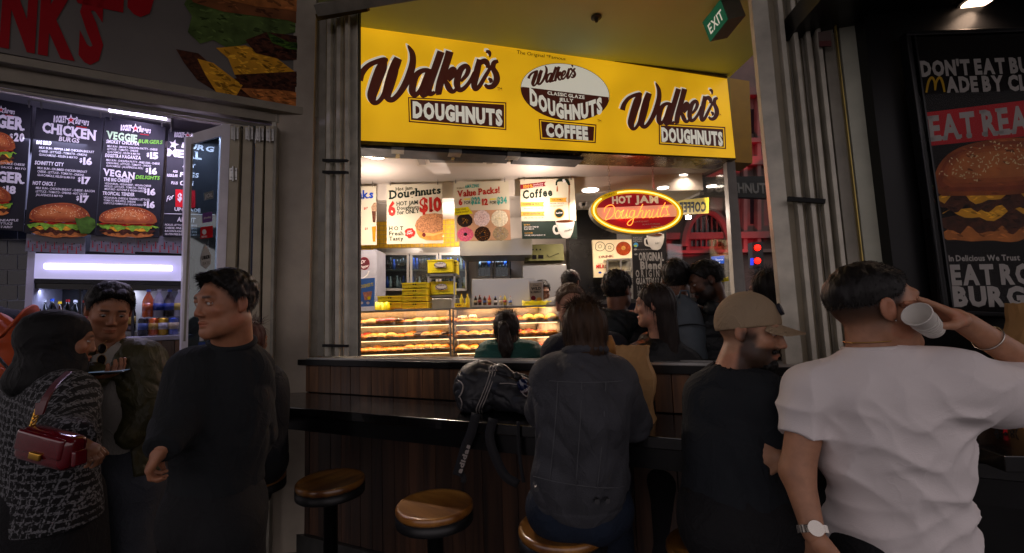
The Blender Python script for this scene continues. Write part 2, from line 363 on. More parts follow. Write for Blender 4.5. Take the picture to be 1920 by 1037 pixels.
b = MB(); quad_px(BW, [(630, 640), (644, 640), (646, 330), (632, 330)], .01, b, -.012); b.build('kick_panel', M('pale_pink_blind', '#c9a79a', .6, var=.1), lw)
for y in (300, 322, 648):
    b = MB(); bar_px(BW, 604, y, 650, y+1, 5, 5, .02, b, .08); b.build('hinge', m_rubber, lw)
# frame around the opening
fr = thing('window_frame', 'dark grey vertical jamb at the left edge of the doughnut shop opening', 'window frame')
b = MB(); stile(b, BW, 670, -60, 670, 668, 6, 6, .02, .01); b.build('jamb', M('jamb_paint', '#3c3c38', .5, .3), fr)
# ---- pale column between burger shop and window
cp = thing('corner_column', 'pale cream column with grey stains between the burger shop door and the window', 'column')
PC = vplane(-1.75, 3.3, 4)
b = MB(); quad_px(PC, [(508, 1100), (568, 1100), (594, -60), (520, -60)], .45, b); b.build('shaft', M('stained_cream_column', '#a39888', .5, var=.28, vs=2.5, bump=.08), cp)
b = MB(); quad_px(PC, [(566, 668), (603, 668), (611, -60), (590, -60)], .3, b, -.05); b.build('channel', m_aludk, cp)
b = MB(); quad_px(PC, [(500, 1100), (509, 1100), (521, -60), (513, -60)], .1, b, .01); b.build('edge_trim', m_alu, cp)

# ================================================================ right hand folded leaves and post
rw = thing('folded_window', 'tall folded window leaves with streaked metal stiles right of the man with the cap', 'folding window')
PR = vplane(float(BW.at(1450, 600)[0]), float(BW.at(1450, 600)[1]), -16)
def leaf(xt, xb, wt, wb_, mt, of, dep=.06, nm='stile'):
    b = MB(); bar_px(PR, xt, -30, xb, 1037, wt, wb_, dep, b, of); b.build(nm, mt, rw, bevel=.002)
# photo columns: top x at y=0, bottom x at y=660 -> extrapolated
def lx(x0, x6): s_ = (x6-x0)/660.; return x0-30*s_, x0+1037*s_
for (x0, x6, w0, mt, of) in ((1424, 1488, 30, m_alu, .0), (1446, 1512, 10, m_aludk, -.04), (1462, 1527, 9, m_alu, .02), (1474, 1540, 7, m_aludk, -.03), (1486, 1553, 8, m_alu, .03), (1497, 1566, 6, m_aludk, -.02), (1509, 1578, 9, m_alu, .02), (1519, 1590, 5, m_aludk, -.03), (1529, 1600, 8, m_alu, .03), (1546, 1618, 20, m_aludk, .0)):
    a, c = lx(x0, x6); leaf(a, c, w0, w0*1.1, mt, of)
b = MB(); bar_px(PR, lx(1490, 1562)[0], -30, lx(1490, 1562)[1], 1037, 150, 150, .02, b, -.035); b.build('leaf_face', m_cream, rw)
a, c = lx(1562, 1638); leaf(a, c, 2.5, 3, m_brass, .035, .02, 'brush_seal')
a, c = lx(1588, 1664); leaf(a, c, 42, 46, M('grey_green_door_stile', '#aaab9a', .5, .1, var=.2, vs=6), .0, .08)
a, c = lx(1613, 1690); leaf(a, c, 9, 10, m_aludk, .02, .08)
for dx, m_, (ya, yb) in ((0, M('red_reflection_tape', '#5b1410', .3, .4), (420, 640)), ):
    pass
b = MB(); bar_px(PR, 1478, 372, 1548, 377, 8, 8, .02, b, .05); b.build('latch_bar', m_rubber, rw)
b = MB(); quad_px(PR, [(1536, 88), (1560, 87), (1558, 58), (1534, 60)], .003, b, .045); b.build('sticker', M('faded_sticker', '#5a4a44', .6, var=.3), rw)
b = MB(); quad_px(PR, [(1537, 87), (1559, 86), (1558, 76), (1536, 77)], .003, b, .049); b.build('sticker', M('faded_red_sticker', '#5a1c1a', .6, var=.3), rw)

# ================================================================ dark wall with framed poster on the right
PP = vplane(2.1, 1.78, -8)
dw = MB(); quad_px(PP, [(1782, 1400), (2500, 1500), (2500, -500), (1556, -500)], .3, dw, -.03)
o = dw.build('wall', M('black_gloss_wall_panel', '#0b0b0c', .35, var=.3, vs=2, spec=.2), None); struct(o)
ps = thing('framed_poster', 'dark framed burger poster reading EAT REAL under a glass front', 'poster')
Q = [(1762, 585), (2180, 602), (2140, 50), (1704, 66)]
b = MB(); quad_px(PP, Q, .035, b, .02); b.build('backing', M('poster_black_paper', '#0f0c0c', .6, var=.1, spec=.1), ps)
for (x0, y0, x1, y1) in ((1704, 66, 1778, 590), (1700, 62, 2150, 46), (1774, 586, 2190, 603)):
    b = MB(); bar_px(PP, x0, y0, x1, y1, 9, 9, .05, b, .035); b.build('frame_bar', m_black, ps, bevel=.004)
b = MB(); bar_px(PP, 1716, 66, 1788, 578, 3, 3, .02, b, .038); b.build('frame_bar', m_black, ps)
# ================================================================ burger shop on the left
T_W = M('print_white', '#c9c4c4', .6, var=.03); T_K = M('print_black', '#141012', .6, var=.03); T_G = M('print_green', '#6fae3c', .6, var=.05)
T_R = M('print_red', '#b3121c', .55, var=.05)
m_bun = M('bun_print', '#b06a34', .6, var=.35, vs=14); m_bunt = M('bun_top_print', '#8a4620', .6, var=.4, vs=10); m_let = M('lettuce_print', '#6f9a2e', .6, var=.5, vs=30)
m_chz = M('cheese_print', '#d99a28', .6, var=.2, vs=12); m_pat = M('patty_print', '#472618', .6, var=.6, vs=40); m_tom = M('tomato_print', '#a12316', .6, var=.3, vs=20)
m_oni = M('onion_print', '#8b5f86', .6, var=.3, vs=20); m_ses = M('sesame_print', '#d9c08a', .6, var=.1); m_letd = M('dark_lettuce_print', '#3d5a1d', .6, var=.5, vs=20)
m_sauce = M('sauce_print', '#7a3a18', .6, var=.4, vs=25)
def wavy(x0, x1, yt, yb, amp, n, seed, slope=0., bulge=0., endr=.5):
    rg = random.Random(seed); N = n*4; ph = [rg.random()*6.28 for _ in range(4)]
    up = []; lo = []
    for i in range(N+1):
        t = i/N; x = x0+(x1-x0)*t; e = math.sin(math.pi*min(max(t, .0), 1))**endr; mid = (yt+yb)/2+slope*(t-.5)-bulge*math.sin(math.pi*t)
        wv = amp*(.6*math.sin(n*6.28*t/2+ph[0])+.4*math.sin(n*6.28*t*.9+ph[1])+.35*(rg.random()-.5))
        up.append((x, mid-(yb-yt)/2*e+.3*wv)); lo.append((x, mid+(yb-yt)/2*e+wv))
    return up+lo[::-1]
_mot = {}
def shade(m, k):
    key = (m.name, k)
    if key not in _mot:
        c = m.node_tree.nodes['Principled BSDF'].inputs['Base Color'].default_value; _mot[key] = M(m.name+('_light' if k > 1 else '_dark'), tuple(min(1, x*k) for x in c[:3]), .6, var=.2, vs=30)
    return _mot[key]
def inpoly(x, y, P):
    c = False; n = len(P)
    for i in range(n):
        (x1, y1), (x2, y2) = P[i], P[i-1]
        if (y1 > y) != (y2 > y) and x < (x2-x1)*(y-y1)/(y2-y1+1e-9)+x1: c = not c
    return c
def mottle(pr, P, mat, n, s_, L, seed=0, ang=0., ks=(.45, 1.6), asp=2.2):
    rg = random.Random(seed); xs = [p[0] for p in P]; ys = [p[1] for p in P]
    for _ in range(n):
        x = rg.uniform(min(xs), max(xs)); y = rg.uniform(min(ys), max(ys))
        if not inpoly(x, y, P): continue
        a0 = ang+rg.uniform(-.5, .5); k = rg.uniform(.4, 1.2)*s_; q = []
        for i in range(7): t = 6.283*i/7; rr = k*rg.uniform(.6, 1.1); u, v = rr*asp*math.cos(t), rr*.6*math.sin(t); q.append((x+u*math.cos(a0)-v*math.sin(a0), y+u*math.sin(a0)+v*math.cos(a0)))
        if all(inpoly(a, b_, P) for a, b_ in q): pr.poly(q, shade(mat, rg.choice(ks)), L, 'burger_picture')
def mpoly(pr, P, mat, L, n=40, s_=2., seed=0, ang=0., **k): pr.poly(P, mat, L, 'burger_picture'); mottle(pr, P, mat, n, s_, L+.5, seed, ang, **k)
DM = [M('bun_tone_print_%s' % n_, c_, .6, var=.2, vs=20) for n_, c_ in (('a', '#823c22'), ('b', '#934a27'), ('c', '#a2562c'), ('d', '#b06636'))]
def burger(pr, cx, cy, w, h, L=1, slope=0., seed=0, sesame=70, style=0):
    """printed picture of a burger; cx,cy centre, w,h size in photo px"""
    rg = random.Random(seed); x0, x1 = cx-w/2, cx+w/2
    sl_ = lambda k: slope*k
    mpoly(pr, wavy(x0+w*.06, x1-w*.06, cy+h*.30, cy+h*.50, h*.02, 4, seed+1, slope), m_bun, L, 55, h*.022, seed)
    mpoly(pr, wavy(x0+w*.02, x1-w*.03, cy+h*.20, cy+h*.40, h*.05, 9, seed+2, slope), m_pat, L+1, 55, h*.022, seed)
    mpoly(pr, wavy(x0+w*.08, x1-w*.1, cy+h*.16, cy+h*.27, h*.07, 4, seed+3, slope), m_chz, L+2, 55, h*.022, seed)
    if style == 2:
        mpoly(pr, wavy(x0, x1-w*.03, cy+h*.02, cy+h*.2, h*.05, 9, seed+4, slope), m_pat, L+3, 55, h*.022, seed)
        mpoly(pr, wavy(x0+w*.05, x1-w*.25, cy-h*.03, cy+h*.1, h*.08, 4, seed+5, slope), m_chz, L+4, 55, h*.022, seed)
        mpoly(pr, wavy(x0, x1-w*.4, cy-h*.1, cy+h*.02, h*.07, 6, seed+6, slope), m_let, L+5, 55, h*.022, seed)
        mpoly(pr, wavy(x0+w*.2, x1, cy-h*.12, cy-h*.02, h*.05, 8, seed+7, slope), m_pat, L+6, 55, h*.022, seed)
        mpoly(pr, wavy(x0+w*.3, x1-w*.02, cy-h*.17, cy-h*.10, h*.04, 6, seed+17, slope), m_letd, L+6, 55, h*.022, seed)
    else:
        mpoly(pr, wavy(x0-w*.02, x1+w*.02, cy+h*.08, cy+h*.24, h*.09, 9, seed+4, slope), m_let, L+3, 55, h*.022, seed)
        mpoly(pr, wavy(x0+w*.02, x1-w*.05, cy+h*.02, cy+h*.12, h*.03, 5, seed+5, slope), m_tom, L+4, 55, h*.022, seed)
        pr.poly(wavy(x0+w*.08, x1-w*.15, cy-h*.03, cy+h*.06, h*.04, 6, seed+6, slope), m_oni if style == 1 else m_chz, L+5, 'burger_picture')
    top = []
    for i in range(25):
        t = math.pi*i/24; top.append((cx+w*.5*math.cos(t)*.97, cy-h*.02+slope*.5*math.cos(t)-h*(.46+.02*math.sin(3*t+seed))*math.sin(t)**.8))
    top += [(x0+w*.08, cy+h*.05-slope*.4), (cx, cy+h*.07), (x1-w*.08, cy+h*.05+slope*.4)]
    pr.poly(top, m_bunt, L+7, 'burger_picture')
    for k in range(1, 5): pr.poly([(cx+(x-cx)*(1-.09*k)-w*.012*k, cy-h*.1+(y-cy+h*.1)*(1-.13*k)-h*.018*k) for x, y in top], DM[k-1], L+7+.2*k, 'burger_picture')
    mottle(pr, top, m_bunt, 50, h*.02, L+8.2, seed, 0, ks=(.6, 1.7))
    hl = [(cx+w*.36*math.cos(math.pi*i/16), cy-h*.16+slope*.36*math.cos(math.pi*i/16)-h*.26*math.sin(math.pi*i/16)) for i in range(17)]
    for _ in range(sesame):
        t = rg.uniform(.25, 2.9); k = rg.uniform(.35, .93); a = rg.uniform(0, 6.28); s_ = max(.45, w*.011)
        x = cx+w*.5*math.cos(t)*k; y = cy-h*.04+slope*.5*math.cos(t)*k-h*.44*math.sin(t)*k
        pr.poly([(x+s_*math.cos(a), y+s_*math.sin(a)), (x-s_*.4*math.sin(a), y+s_*.4*math.cos(a)), (x-s_*math.cos(a), y-s_*math.sin(a)), (x+s_*.4*math.sin(a), y-s_*.4*math.cos(a))], m_ses, L+9, 'burger_picture')
def star(pr, cx, cy, r, mat, L, rot=0.):
    pr.poly([(cx+(r if k % 2 == 0 else r*.4)*math.sin(k*math.pi/5+rot), cy-(r if k % 2 == 0 else r*.4)*math.cos(k*math.pi/5+rot)) for k in range(10)], mat, L, 'star_emblem')

# ---- fascia board above the shop
fb = thing('fascia_sign', 'unlit grey fascia board with red lettering and burger picture above the burger shop', 'sign')
Q = [(-260, 38), (590, 217), (595, 2), (595, -260), (-260, -420)]
b = MB(); quad_px(LS, [(-300, 42), (583, 206), (592, -240), (-300, -420)], .08, b, .02); b.build('panel', M('grey_fascia_panel', '#6a645f', .4, var=.12, vs=2), fb)
m_fasc = M('beige_fascia_frame', '#857d6e', .45, .2, var=.15)
b = MB(); bar_px(LS, -300, 54, 596, 213, 16, 14, .16, b, .05); b.build('lower_frame_bar', m_fasc, fb, bevel=.004)
b = MB(); bar_px(LS, 592, 213, 597, -240, 7, 9, .16, b, .048); b.build('end_frame_bar', m_fasc, fb, bevel=.004)
pr = Print(LS.off(.02), fb)
darkred = M('fascia_red_print', '#a0101c', .45, var=.06)
pr.text('DRINKS', -165, 48, 192, 115, 120, 114, darkred, 2, .055)
pr.text('SHAKES', -120, -60, 288, 27, 112, 108, darkred, 2, .055)
m_fl = M('dull_lettuce_print', '#4f6230', .6, var=.5, vs=9); m_fb = M('dull_bun_print', '#7c4a28', .6, var=.4, vs=7)
mpoly(pr, [(345, 8), (360, 30), (352, 60), (375, 82), (400, 75), (430, 92), (470, 78), (520, 66), (560, 60), (592, 60), (592, -20), (360, -20)], m_fl, 1, 130, 4., 5, .25)
mpoly(pr, [(352, -12), (362, 4), (420, 22), (480, 30), (540, 38), (592, 58), (592, -60), (370, -60)], m_fb, 3, 130, 4., 5, .25)
mpoly(pr, [(420, -2), (480, 12), (540, 18), (592, 30), (592, -60), (400, -60)], m_bun, 4, 130, 4., 5, .25)
mpoly(pr, [(330, 92), (372, 100), (395, 120), (430, 150), (470, 140), (592, 170), (592, 205), (470, 185), (415, 178), (370, 150), (345, 118)], m_pat, 2, 130, 4., 5, .25)
mpoly(pr, [(370, 110), (400, 118), (455, 160), (440, 185), (405, 172), (385, 140)], m_chz, 3, 130, 4., 5, .25)
mpoly(pr, [(405, 90), (460, 85), (520, 110), (560, 140), (500, 142), (440, 140), (428, 110)], m_chz, 4, 130, 4., 5, .25)
mpoly(pr, [(460, 75), (500, 60), (592, 72), (592, 112), (530, 112), (480, 100)], m_pat, 5, 130, 4., 5, .25)
mpoly(pr, [(500, 60), (540, 78), (592, 84), (592, 96), (540, 92), (510, 80)], m_letd, 6, 130, 4., 5, .25)
mpoly(pr, [(450, 165), (520, 168), (592, 178), (592, 205), (520, 195), (470, 182)], m_bun, 4, 130, 4., 5, .25)
mpoly(pr, [(440, 140), (592, 132), (592, 160), (520, 166), (450, 158)], m_pat, 5, 130, 4., 5, .25)
pr.flush()
# soffit and header under the fascia
m_head = M('grey_header_metal', '#5f5a52', .5, .4, var=.2)
hd = thing('shop_header', 'grey metal header rail under the fascia above the burger shop front', 'header')
b = MB(); bar_px(LS, -300, 90, 590, 228, 30, 24, .05, b, -.02); b.build('header_bar', m_fasc, hd)
b = MB(); bar_px(LS, -300, 112, 520, 240, 9, 6, .05, b, -.06); b.build('track_rail', m_head, hd)
b = MB(); bar_px(LS, -300, 120, 520, 246, 4, 3, .05, b, -.05); b.build('track_rail', m_aludk, hd)

DP0 = vplane(float(LS.at(420, 600)[0]), float(LS.at(420, 600)[1]), 48)
# ---- interior: planes behind the front
LB = LS.off(-.55); LK = LS.off(-1.55)
b = MB(); quad_px(LK, [(-700, 1400), (640, 1200), (640, 100), (-700, -50)], .1, b); struct(b.build('back_wall', M('dark_kitchen_wall', '#1c1c20', .5, var=.1), None))
b = MB(); a_ = [hz(-500, -20, 3.0), hz(640, 100, 3.0)]
cl = MB(); c0 = LS.at(-400, 60, -.3); c1 = LS.at(560, 230, -.3); c2 = LK.at(640, 150); c3 = LK.at(-600, 50)
zc = 3.3
cl.hexa([(p[0], p[1], zc) for p in (c0, c1, c2, c3)]+[(p[0], p[1], zc+.1) for p in (c0, c1, c2, c3)]); struct(cl.build('ceiling', M('kitchen_ceiling', '#8f8c94', .7, var=.05), None))
# side wall that ends the shop behind the column
b = MB(); q0 = LS.at(520, 600, -.2); q1 = LK.at(560, 600); b.hexa([(q0[0], q0[1], 0), (q0[0]+.12, q0[1], 0), (q1[0]+.12, q1[1], 0), (q1[0], q1[1], 0), (q0[0], q0[1], 3), (q0[0]+.12, q0[1], 3), (q1[0]+.12, q1[1], 3), (q1[0], q1[1], 3)]); struct(b.build('side_wall', M('kitchen_side_wall', '#3a3c44', .5), None))
# tiles (dark subway) at far left and between boards
tw = thing('tiled_wall_panel', 'wall of dark glossy brick shaped tiles with pale joints left of the drinks fridge', 'wall')
TPL = LS.off(-.9)
m_tile = M('dark_glazed_tile', '#15171d', .15, var=.3); m_grout = M('pale_grout', '#77777f', .8)
b = MB(); quad_px(TPL, [(-160, 900), (60, 880), (66, 180), (-160, 130)], .05, b, 0); b.build('grout', m_grout, tw)
base = None
for r_ in range(13):
    for c_ in range(5):
        x0 = -62+c_*38-(19 if r_ % 2 else 0); y0 = 392+r_*28.5; q = [(x0+1, y0+27+.6), (x0+37, y0+27), (x0+37, y0+1), (x0+1, y0+1.6)]
        if x0 > 40: continue
        if x0+37 > 58: q[1] = (58, q[1][1]); q[2] = (58, q[2][1])
        b = MB(); quad_px(TPL, q, .008, b, .006); b.build('tile', m_tile, tw)
# ---- menu boards
m_board = M('dark_menu_board', '#121118', .5, var=.12, vs=3, spec=.25)
def logo(pr, cx, cy, w, sl):
    h = w*.17
    pr.text('ROCKET', cx-w*.5, cy+h*.5-sl*.5*w*.5, cx-w*.14, cy+h*.5-sl*.14*w, h*1.0, h*1.0, T_W, 3, .06, shear=.15)
    star(pr, cx, cy, w*.17, T_W, 4); star(pr, cx, cy, w*.10, darkred, 5)
    pr.text('Burgers', cx+w*.12, cy+h*.5+sl*.12*w, cx+w*.5, cy+h*.6+sl*.5*w, h*1.1, h*1.1, T_W, 5, .03, shear=.25)
    pr.poly([(cx+w*.15, cy+h*1.0), (cx+w*.45, cy+h*1.0+sl*w*.3), (cx+w*.45, cy+h*1.15+sl*w*.3), (cx+w*.15, cy+h*1.15)], darkred, 5)
def board(label, Q, name='menu_board'):
    t = thing(name, label, 'menu board', group='black menu boards above the drinks fridge'); b = MB(); quad_px(LB, Q, .012, b); b.build('panel', m_board, t, bevel=.001); pr = Print(LB, t, .003, .0010); return t, pr
def clips(t, pts):
    for x, y in pts:
        b = MB(); bar_px(LB, x, y-9, x+1, y+5, 2.2, 2.2, .02, b, .012); b.tube([LB.at(x, y-9, .005), LB.at(x, y-24, .005)], .0016, 5); b.build('clip', m_ssdk, t)
def item(pr, x, y, s, h, sl=.09, mat=None, wpc=.62, L=2, bold=.028, shear=.12):
    """one handwritten menu line starting at x,y; h = cap height px"""
    V, F, W = layout(s, bold); w_ = W*h*wpc/.62*.72
    pr.text(s, x, y, x+w_, y+w_*sl, h, h, mat or T_W, L, bold, shear=shear)
def para(pr, x, y, lines, w_, h, lh, sl=.085, L=2):
    for i, s in enumerate(lines):
        k = w_[i] if hasattr(w_, '__len__') else w_
        pr.text(s, x, y+i*lh, x+k, y+i*lh+k*sl, h, h, T_W, L, .012, shear=.1)
def price(pr, x, y, s, h, sl=.06, w_=None):
    pr.text('$', x, y-h*.25, x+h*.42, y-h*.22, h*.62, h*.62, T_W, 3, .03); pr.text(s, x+h*.55, y+1, x+h*.55+(w_ or h*1.4), y+1+h*1.4*sl, h, h, T_W, 3, .05, serif=True)
# board 1 (cut by frame)
t, pr = board('black menu board cut by the left photo edge with prices 20 and 18', [(-140, 418), (43, 434), (60, 198), (-140, 160)])
logo(pr, 2, 206, 50, .14); pr.text('BURGER', -60, 230, 44, 244, 22, 22, T_W, 2, .05, serif=True)
burger(pr, -12, 276, 84, 62, 2, 6, 5, 40, 1); price(pr, 18, 263, '20', 14)
para(pr, -40, 304, ['BEEF PATTY - DOUBLE CHEESE', 'ONION - BBQ SAUCE - MAYO'], [86, 88], 4, 7.5); pr.text('BURGER', -60, 335, 44, 344, 18, 18, T_W, 2, .05, serif=True)
burger(pr, -18, 374, 80, 58, 2, 4, 9, 40, 0); price(pr, 4, 361, '18', 13)
para(pr, -50, 415, ['MILK BUN - PINEAPPLE', 'BEETROOT - LETTUCE', 'CHEESE - MUSTARD'], [84, 73, 73], 4, 6.3, .0)
pr.flush(); clips(t, [(53, 196)])
# board 2
t, pr = board('black menu board headed CHICKEN BURGS above the drinks fridge', [(45, 436), (178, 440), (195, 221), (68, 201)])
logo(pr, 133, 225, 66, .12); pr.text('CHICKEN', 79, 247, 179, 263, 17.5, 17.5, T_W, 2, .045, serif=True); pr.text('BURGS', 110, 264, 148, 268, 8, 8, T_W, 2, .03, shear=.15)
item(pr, 68, 270, 'BIG BIRD', 6.5, .07, bold=.035); para(pr, 73, 278.5, ['MILK BUN - PEPPER-LIME CHICKEN BREAST', 'CHEESE - LETTUCE - TOMATO - ONIONS', 'GUACAMOLE - RELISH & MAYO'], [103, 90, 72], 4, 6.6); price(pr, 149, 307, '16', 12)
item(pr, 65, 308, 'SCHNITTY CITY', 6.5, .07, bold=.035); para(pr, 70, 316.5, ['MILK BUN - CRUMBED CHICKEN BREAST', 'CHEESE - LETTUCE - TOMATO - ONIONS,', 'GUACAMOLE, RELISH & MAYO'], [93, 88, 70], 4, 6.6); price(pr, 146, 343, '17', 12)
item(pr, 61, 346, 'HOT CHICK !', 6.5, .06, bold=.035); para(pr, 67, 354, ['MILK BUN - CHICKEN BREAST - CHEESE - BACON', 'LETTUCE - TOMATO - ONIONS - HOT SAUCE', 'JALAPENOS & MAYO'], [110, 96, 50], 4, 6.4, .06); price(pr, 143, 378, '17', 12)
burger(pr, 112, 412, 118, 66, 2, 3, 11, 60, 1)
pr.poly([(140, 408), (150, 410), (165, 405), (178, 412), (180, 425), (168, 438), (152, 438), (145, 425)], m_letd, 14, 'burger_picture')
pr.flush(); clips(t, [(76, 198), (187, 215)])
# board 3
t, pr = board('black menu board headed VEGGIE BURGERS and VEGAN DELIGHTS under the bright tube light', [(179, 442), (298, 445), (311, 236), (197, 219)])
logo(pr, 254, 241, 56, .12); pr.text('VEGGIE', 200, 259, 257, 267, 13, 13, M('print_pale_green', '#a9c79a', .6), 2, .045, serif=True); pr.text('BURGERS', 259, 268, 304, 270, 6.5, 6.5, T_G, 2, .03, shear=.2)
item(pr, 199, 268, 'SMOKEY CHICKPEA', 6, .075, bold=.04); para(pr, 201, 275.5, ['MILK BUN - SMOKEY CHICKPEA PATTY - CHEESE', 'LETTUCE - TOMATO - ONIONS', 'GUACAMOLE - RELISH & MAYO'], [94, 58, 61], 3.6, 5.4, .075); price(pr, 275, 296, '15', 11)
item(pr, 197, 294, 'EGGSTRAVAGANZA', 6, .075, bold=.04); para(pr, 199, 301.5, ['MILK BUN - CHICKPEA PATTY - FRIED EGG - CHEESE', 'ONION RING - LETTUCE - TOMATO - ONIONS', 'GUACAMOLE - JALAPENOS & AIOLI'], [100, 84, 69], 3.6, 5.4, .075); price(pr, 273, 325, '16', 11)
pr.text('VEGAN', 194, 328, 252, 336, 11.5, 11.5, T_W, 2, .045, serif=True); pr.text('DELIGHTS', 254, 335, 299, 337, 6.3, 6.3, T_G, 2, .03, shear=.2)
item(pr, 194, 339, 'THE BIG CHEESEY', 6, .06, bold=.04); para(pr, 196, 345.5, ['VEGAN BUN - VEGAN BEEF - VEGAN CHEESE', 'PICKLES - LETTUCE - TOMATO - ONIONS', 'MUSTARD - KETCHUP & VEGAN AIOLI'], [87, 78, 73], 3.6, 5.2, .06); price(pr, 270, 364, '16', 11)
item(pr, 192, 365, 'TROPICAL TENDER', 6, .05, bold=.04); para(pr, 194, 372, ['VEGAN BUN, CHEESE & TENDERS, LETTUCE,', 'TOMATO, PINEAPPLE, ONIONS', 'CHIPOTLE HUMMOUS & VEGAN AIOLI'], [87, 60, 73], 3.6, 5.2, .055); price(pr, 269, 388, '16', 11)
burger(pr, 240, 416, 112, 58, 2, 3, 23, 90, 0); pr.flush(); clips(t, [(206, 219), (303, 232)])
# board 4
t, pr = board('black menu board with a white star and red 8 dollar price', [(305, 443), (430, 446), (425, 258), (316, 242)])
logo(pr, 352, 254, 50, .14); star(pr, 326, 271, 10, T_W, 3, .3); pr.text('BURG', 340, 276, 400, 285, 9, 9, T_W, 2, .04, shear=.15); pr.text('MEAL', 314, 292, 378, 299, 13, 13, T_W, 2, .045, serif=True)
pr.text('ANY', 342, 313, 366, 315, 7, 7, T_W, 2, .03, shear=.12); pr.text('ADD', 324, 323, 333, 324, 4, 4, T_W, 2, .03, shear=.12); pr.text('REGULAR', 313, 331, 333, 332, 5, 5, T_W, 2, .03, shear=.12); pr.text('FRIES', 337, 331, 372, 333, 8, 8, T_W, 2, .03, shear=.12)
pr.text('PLUS', 321, 345, 333, 346, 5, 5, T_W, 2, .03, shear=.12); pr.text('CAN', 337, 347, 362, 348, 8, 8, T_W, 2, .03, shear=.12)
pr.quad(329, 355, 366, 388, T_R, 2, dy=2); pr.text('$', 333, 376, 341, 376, 13, 13, T_W, 3, .04); pr.text('8', 343, 384, 358, 385, 24, 24, T_W, 3, .06); pr.text('For', 312, 378, 325, 372, 9, 9, T_W, 3, .02, shear=.25)
pr.text('UPGRADE', 327, 395, 376, 398, 6.2, 6.2, T_W, 2, .03); pr.quad(307, 400, 402, 401.2, T_W, 2, dy=2); pr.text('ADD IT', 332, 415, 366, 417, 8, 8, T_W, 2, .03, shear=.1)
para(pr, 309, 423, ['PICKLES, LETTUCE, JALAPENOS', 'CHEESE, PINEAPPLE RING', 'BACON RASHER, FRIED EGG', 'GLUTEN FREE BUN ON REQUEST'], [60, 60, 60, 60], 3.4, 5.8, .03); pr.flush(); clips(t, [(320, 241)])
# patterned paper strips under the boards
m_strip = M('grey_patterned_paper', '#6b6a72', .6, var=.08)
for i, (x0, x1, lab) in enumerate(((50, 160, 'grey patterned paper strip hanging below the CHICKEN board'), (171, 254, 'grey patterned paper strip hanging below the VEGGIE board'), (256, 344, 'grey patterned paper strip hanging below the board with the red price'))):
    t = thing('paper_strip', lab, 'paper strip'); pl = LB.off(-.02); b = MB(); quad_px(pl, [(x0-3, 471), (x1-1, 476), (x1, 446), (x0, 438)], .004, b); b.build('sheet', m_strip, t)
    pr = Print(pl, t); n = int((x1-x0)/8)
    for k in range(n):
        x = x0+3+k*8.2; y = 455+(k % 2)*6+k*.5
        if x > x1-3: break
        pr.poly([(x-.8, y+9), (x+.8, y+9), (x+.5, y-4), (x-.5, y-4)], darkred, 1, 'printed_pattern'); pr.poly([(x-2.2, y+9), (x+2.2, y+9), (x, y+6.5)], darkred, 1, 'printed_pattern'); star(pr, x+4, y-3, 1.8, T_K, 1)
    pr.flush()
# tube light
tl = thing('tube_light', 'lit fluorescent batten above the VEGGIE menu board', 'light')
b = MB(); b.tube([LB.at(60, 180, .18), LB.at(322, 226, .18)], .03, 8); b.build('batten', m_ssdk, tl)
b = MB(); b.tube([LB.at(205, 206, .22), LB.at(312, 222, .22)], .014, 10); b.build('tube', M('fluorescent_tube', '#ffffff', emit=9, ecol='#e6dcff', var=0), tl)
def area(name, loc, target, size, power, col, size_y=None, parent=None, spread=None):
    l = bpy.data.lights.new(name, 'AREA'); l.shape = 'RECTANGLE'; l.size = size; l.size_y = size_y or size; l.energy = power; l.color = lin(col) if isinstance(col, str) else col
    if spread: l.spread = R(spread)
    o = bpy.data.objects.new(name, l); COL.objects.link(o); o.location = tuple(map(float, loc)); d = Vector([float(a-b_) for a, b_ in zip(target, loc)]); o.rotation_euler = d.to_track_quat('-Z', 'Y').to_euler(); return o
pc = LB.at(258, 210, .25); area('tube_or_fill_glow', pc, LB.at(240, 330, 0), .05, 4, '#d9c8ff', .6)
area('kitchen_ceiling_light', LB.at(130, 190, .42), LB.at(150, 380, 0), .9, 7, '#cfc4f2', .1)
pk = LB.at(200, 300, -.5); area('kitchen_ceiling_light', (pk[0], pk[1], 2.95), (pk[0], pk[1]+.1, 0), .5, 26, '#cfd0ff', 1.2)

pk = LB.at(350, 232, .2); area('tube_or_fill_glow', pk, DP0.at(370, 480), .3, 14, '#e2d4ff', .1)  # added fill past the end of the tube, brightening the door frame
# ---- drinks fridge with lit header
FRP = LS.off(-.62)
fg = thing('drinks_fridge', 'black drinks fridge with a glowing white header panel behind the two customers', 'fridge')
b = MB(); quad_px(FRP, [(48, 530), (345, 535), (348, 474), (56, 470)], .5, b, .02); b.build('header_box', m_blackm, fg)
b = MB(); quad_px(FRP, [(53, 522), (343, 527), (346, 480), (58, 475)], .01, b, .026); b.build('lit_panel', M('lightbox_panel', '#8a80b8', .5, emit=.6, ecol='#ccc8ee', var=0), fg)
mlb = MB(); mlb.tube([FRP.at(84, 499, .045), FRP.at(322, 503, .045)], .021, 10); mlb.build('tube', M('lightbox_tube', '#ffffff', emit=3.2, ecol='#f2f0ff', var=0), fg)
b = MB(); quad_px(FRP, [(42, 640), (56, 640), (66, 472), (52, 472)], .5, b, .03); b.build('side_panel', M('pale_fridge_side', '#a9a6b8', .4), fg)
b = MB(); quad_px(FRP, [(52, 720), (345, 720), (345, 530), (52, 528)], .02, b, -.48); b.build('back_panel', M('fridge_back', '#1a1a22', .5), fg)
b = MB(); quad_px(FRP, [(52, 626), (345, 632), (345, 624), (52, 618)], .4, b, -.03); b.build('shelf', m_ssdk, fg)
for x in (150, 248):
    b = MB(); bar_px(FRP, x, 530, x-1, 720, 4, 4, .03, b, .0); b.build('door_frame', m_blackm, fg)
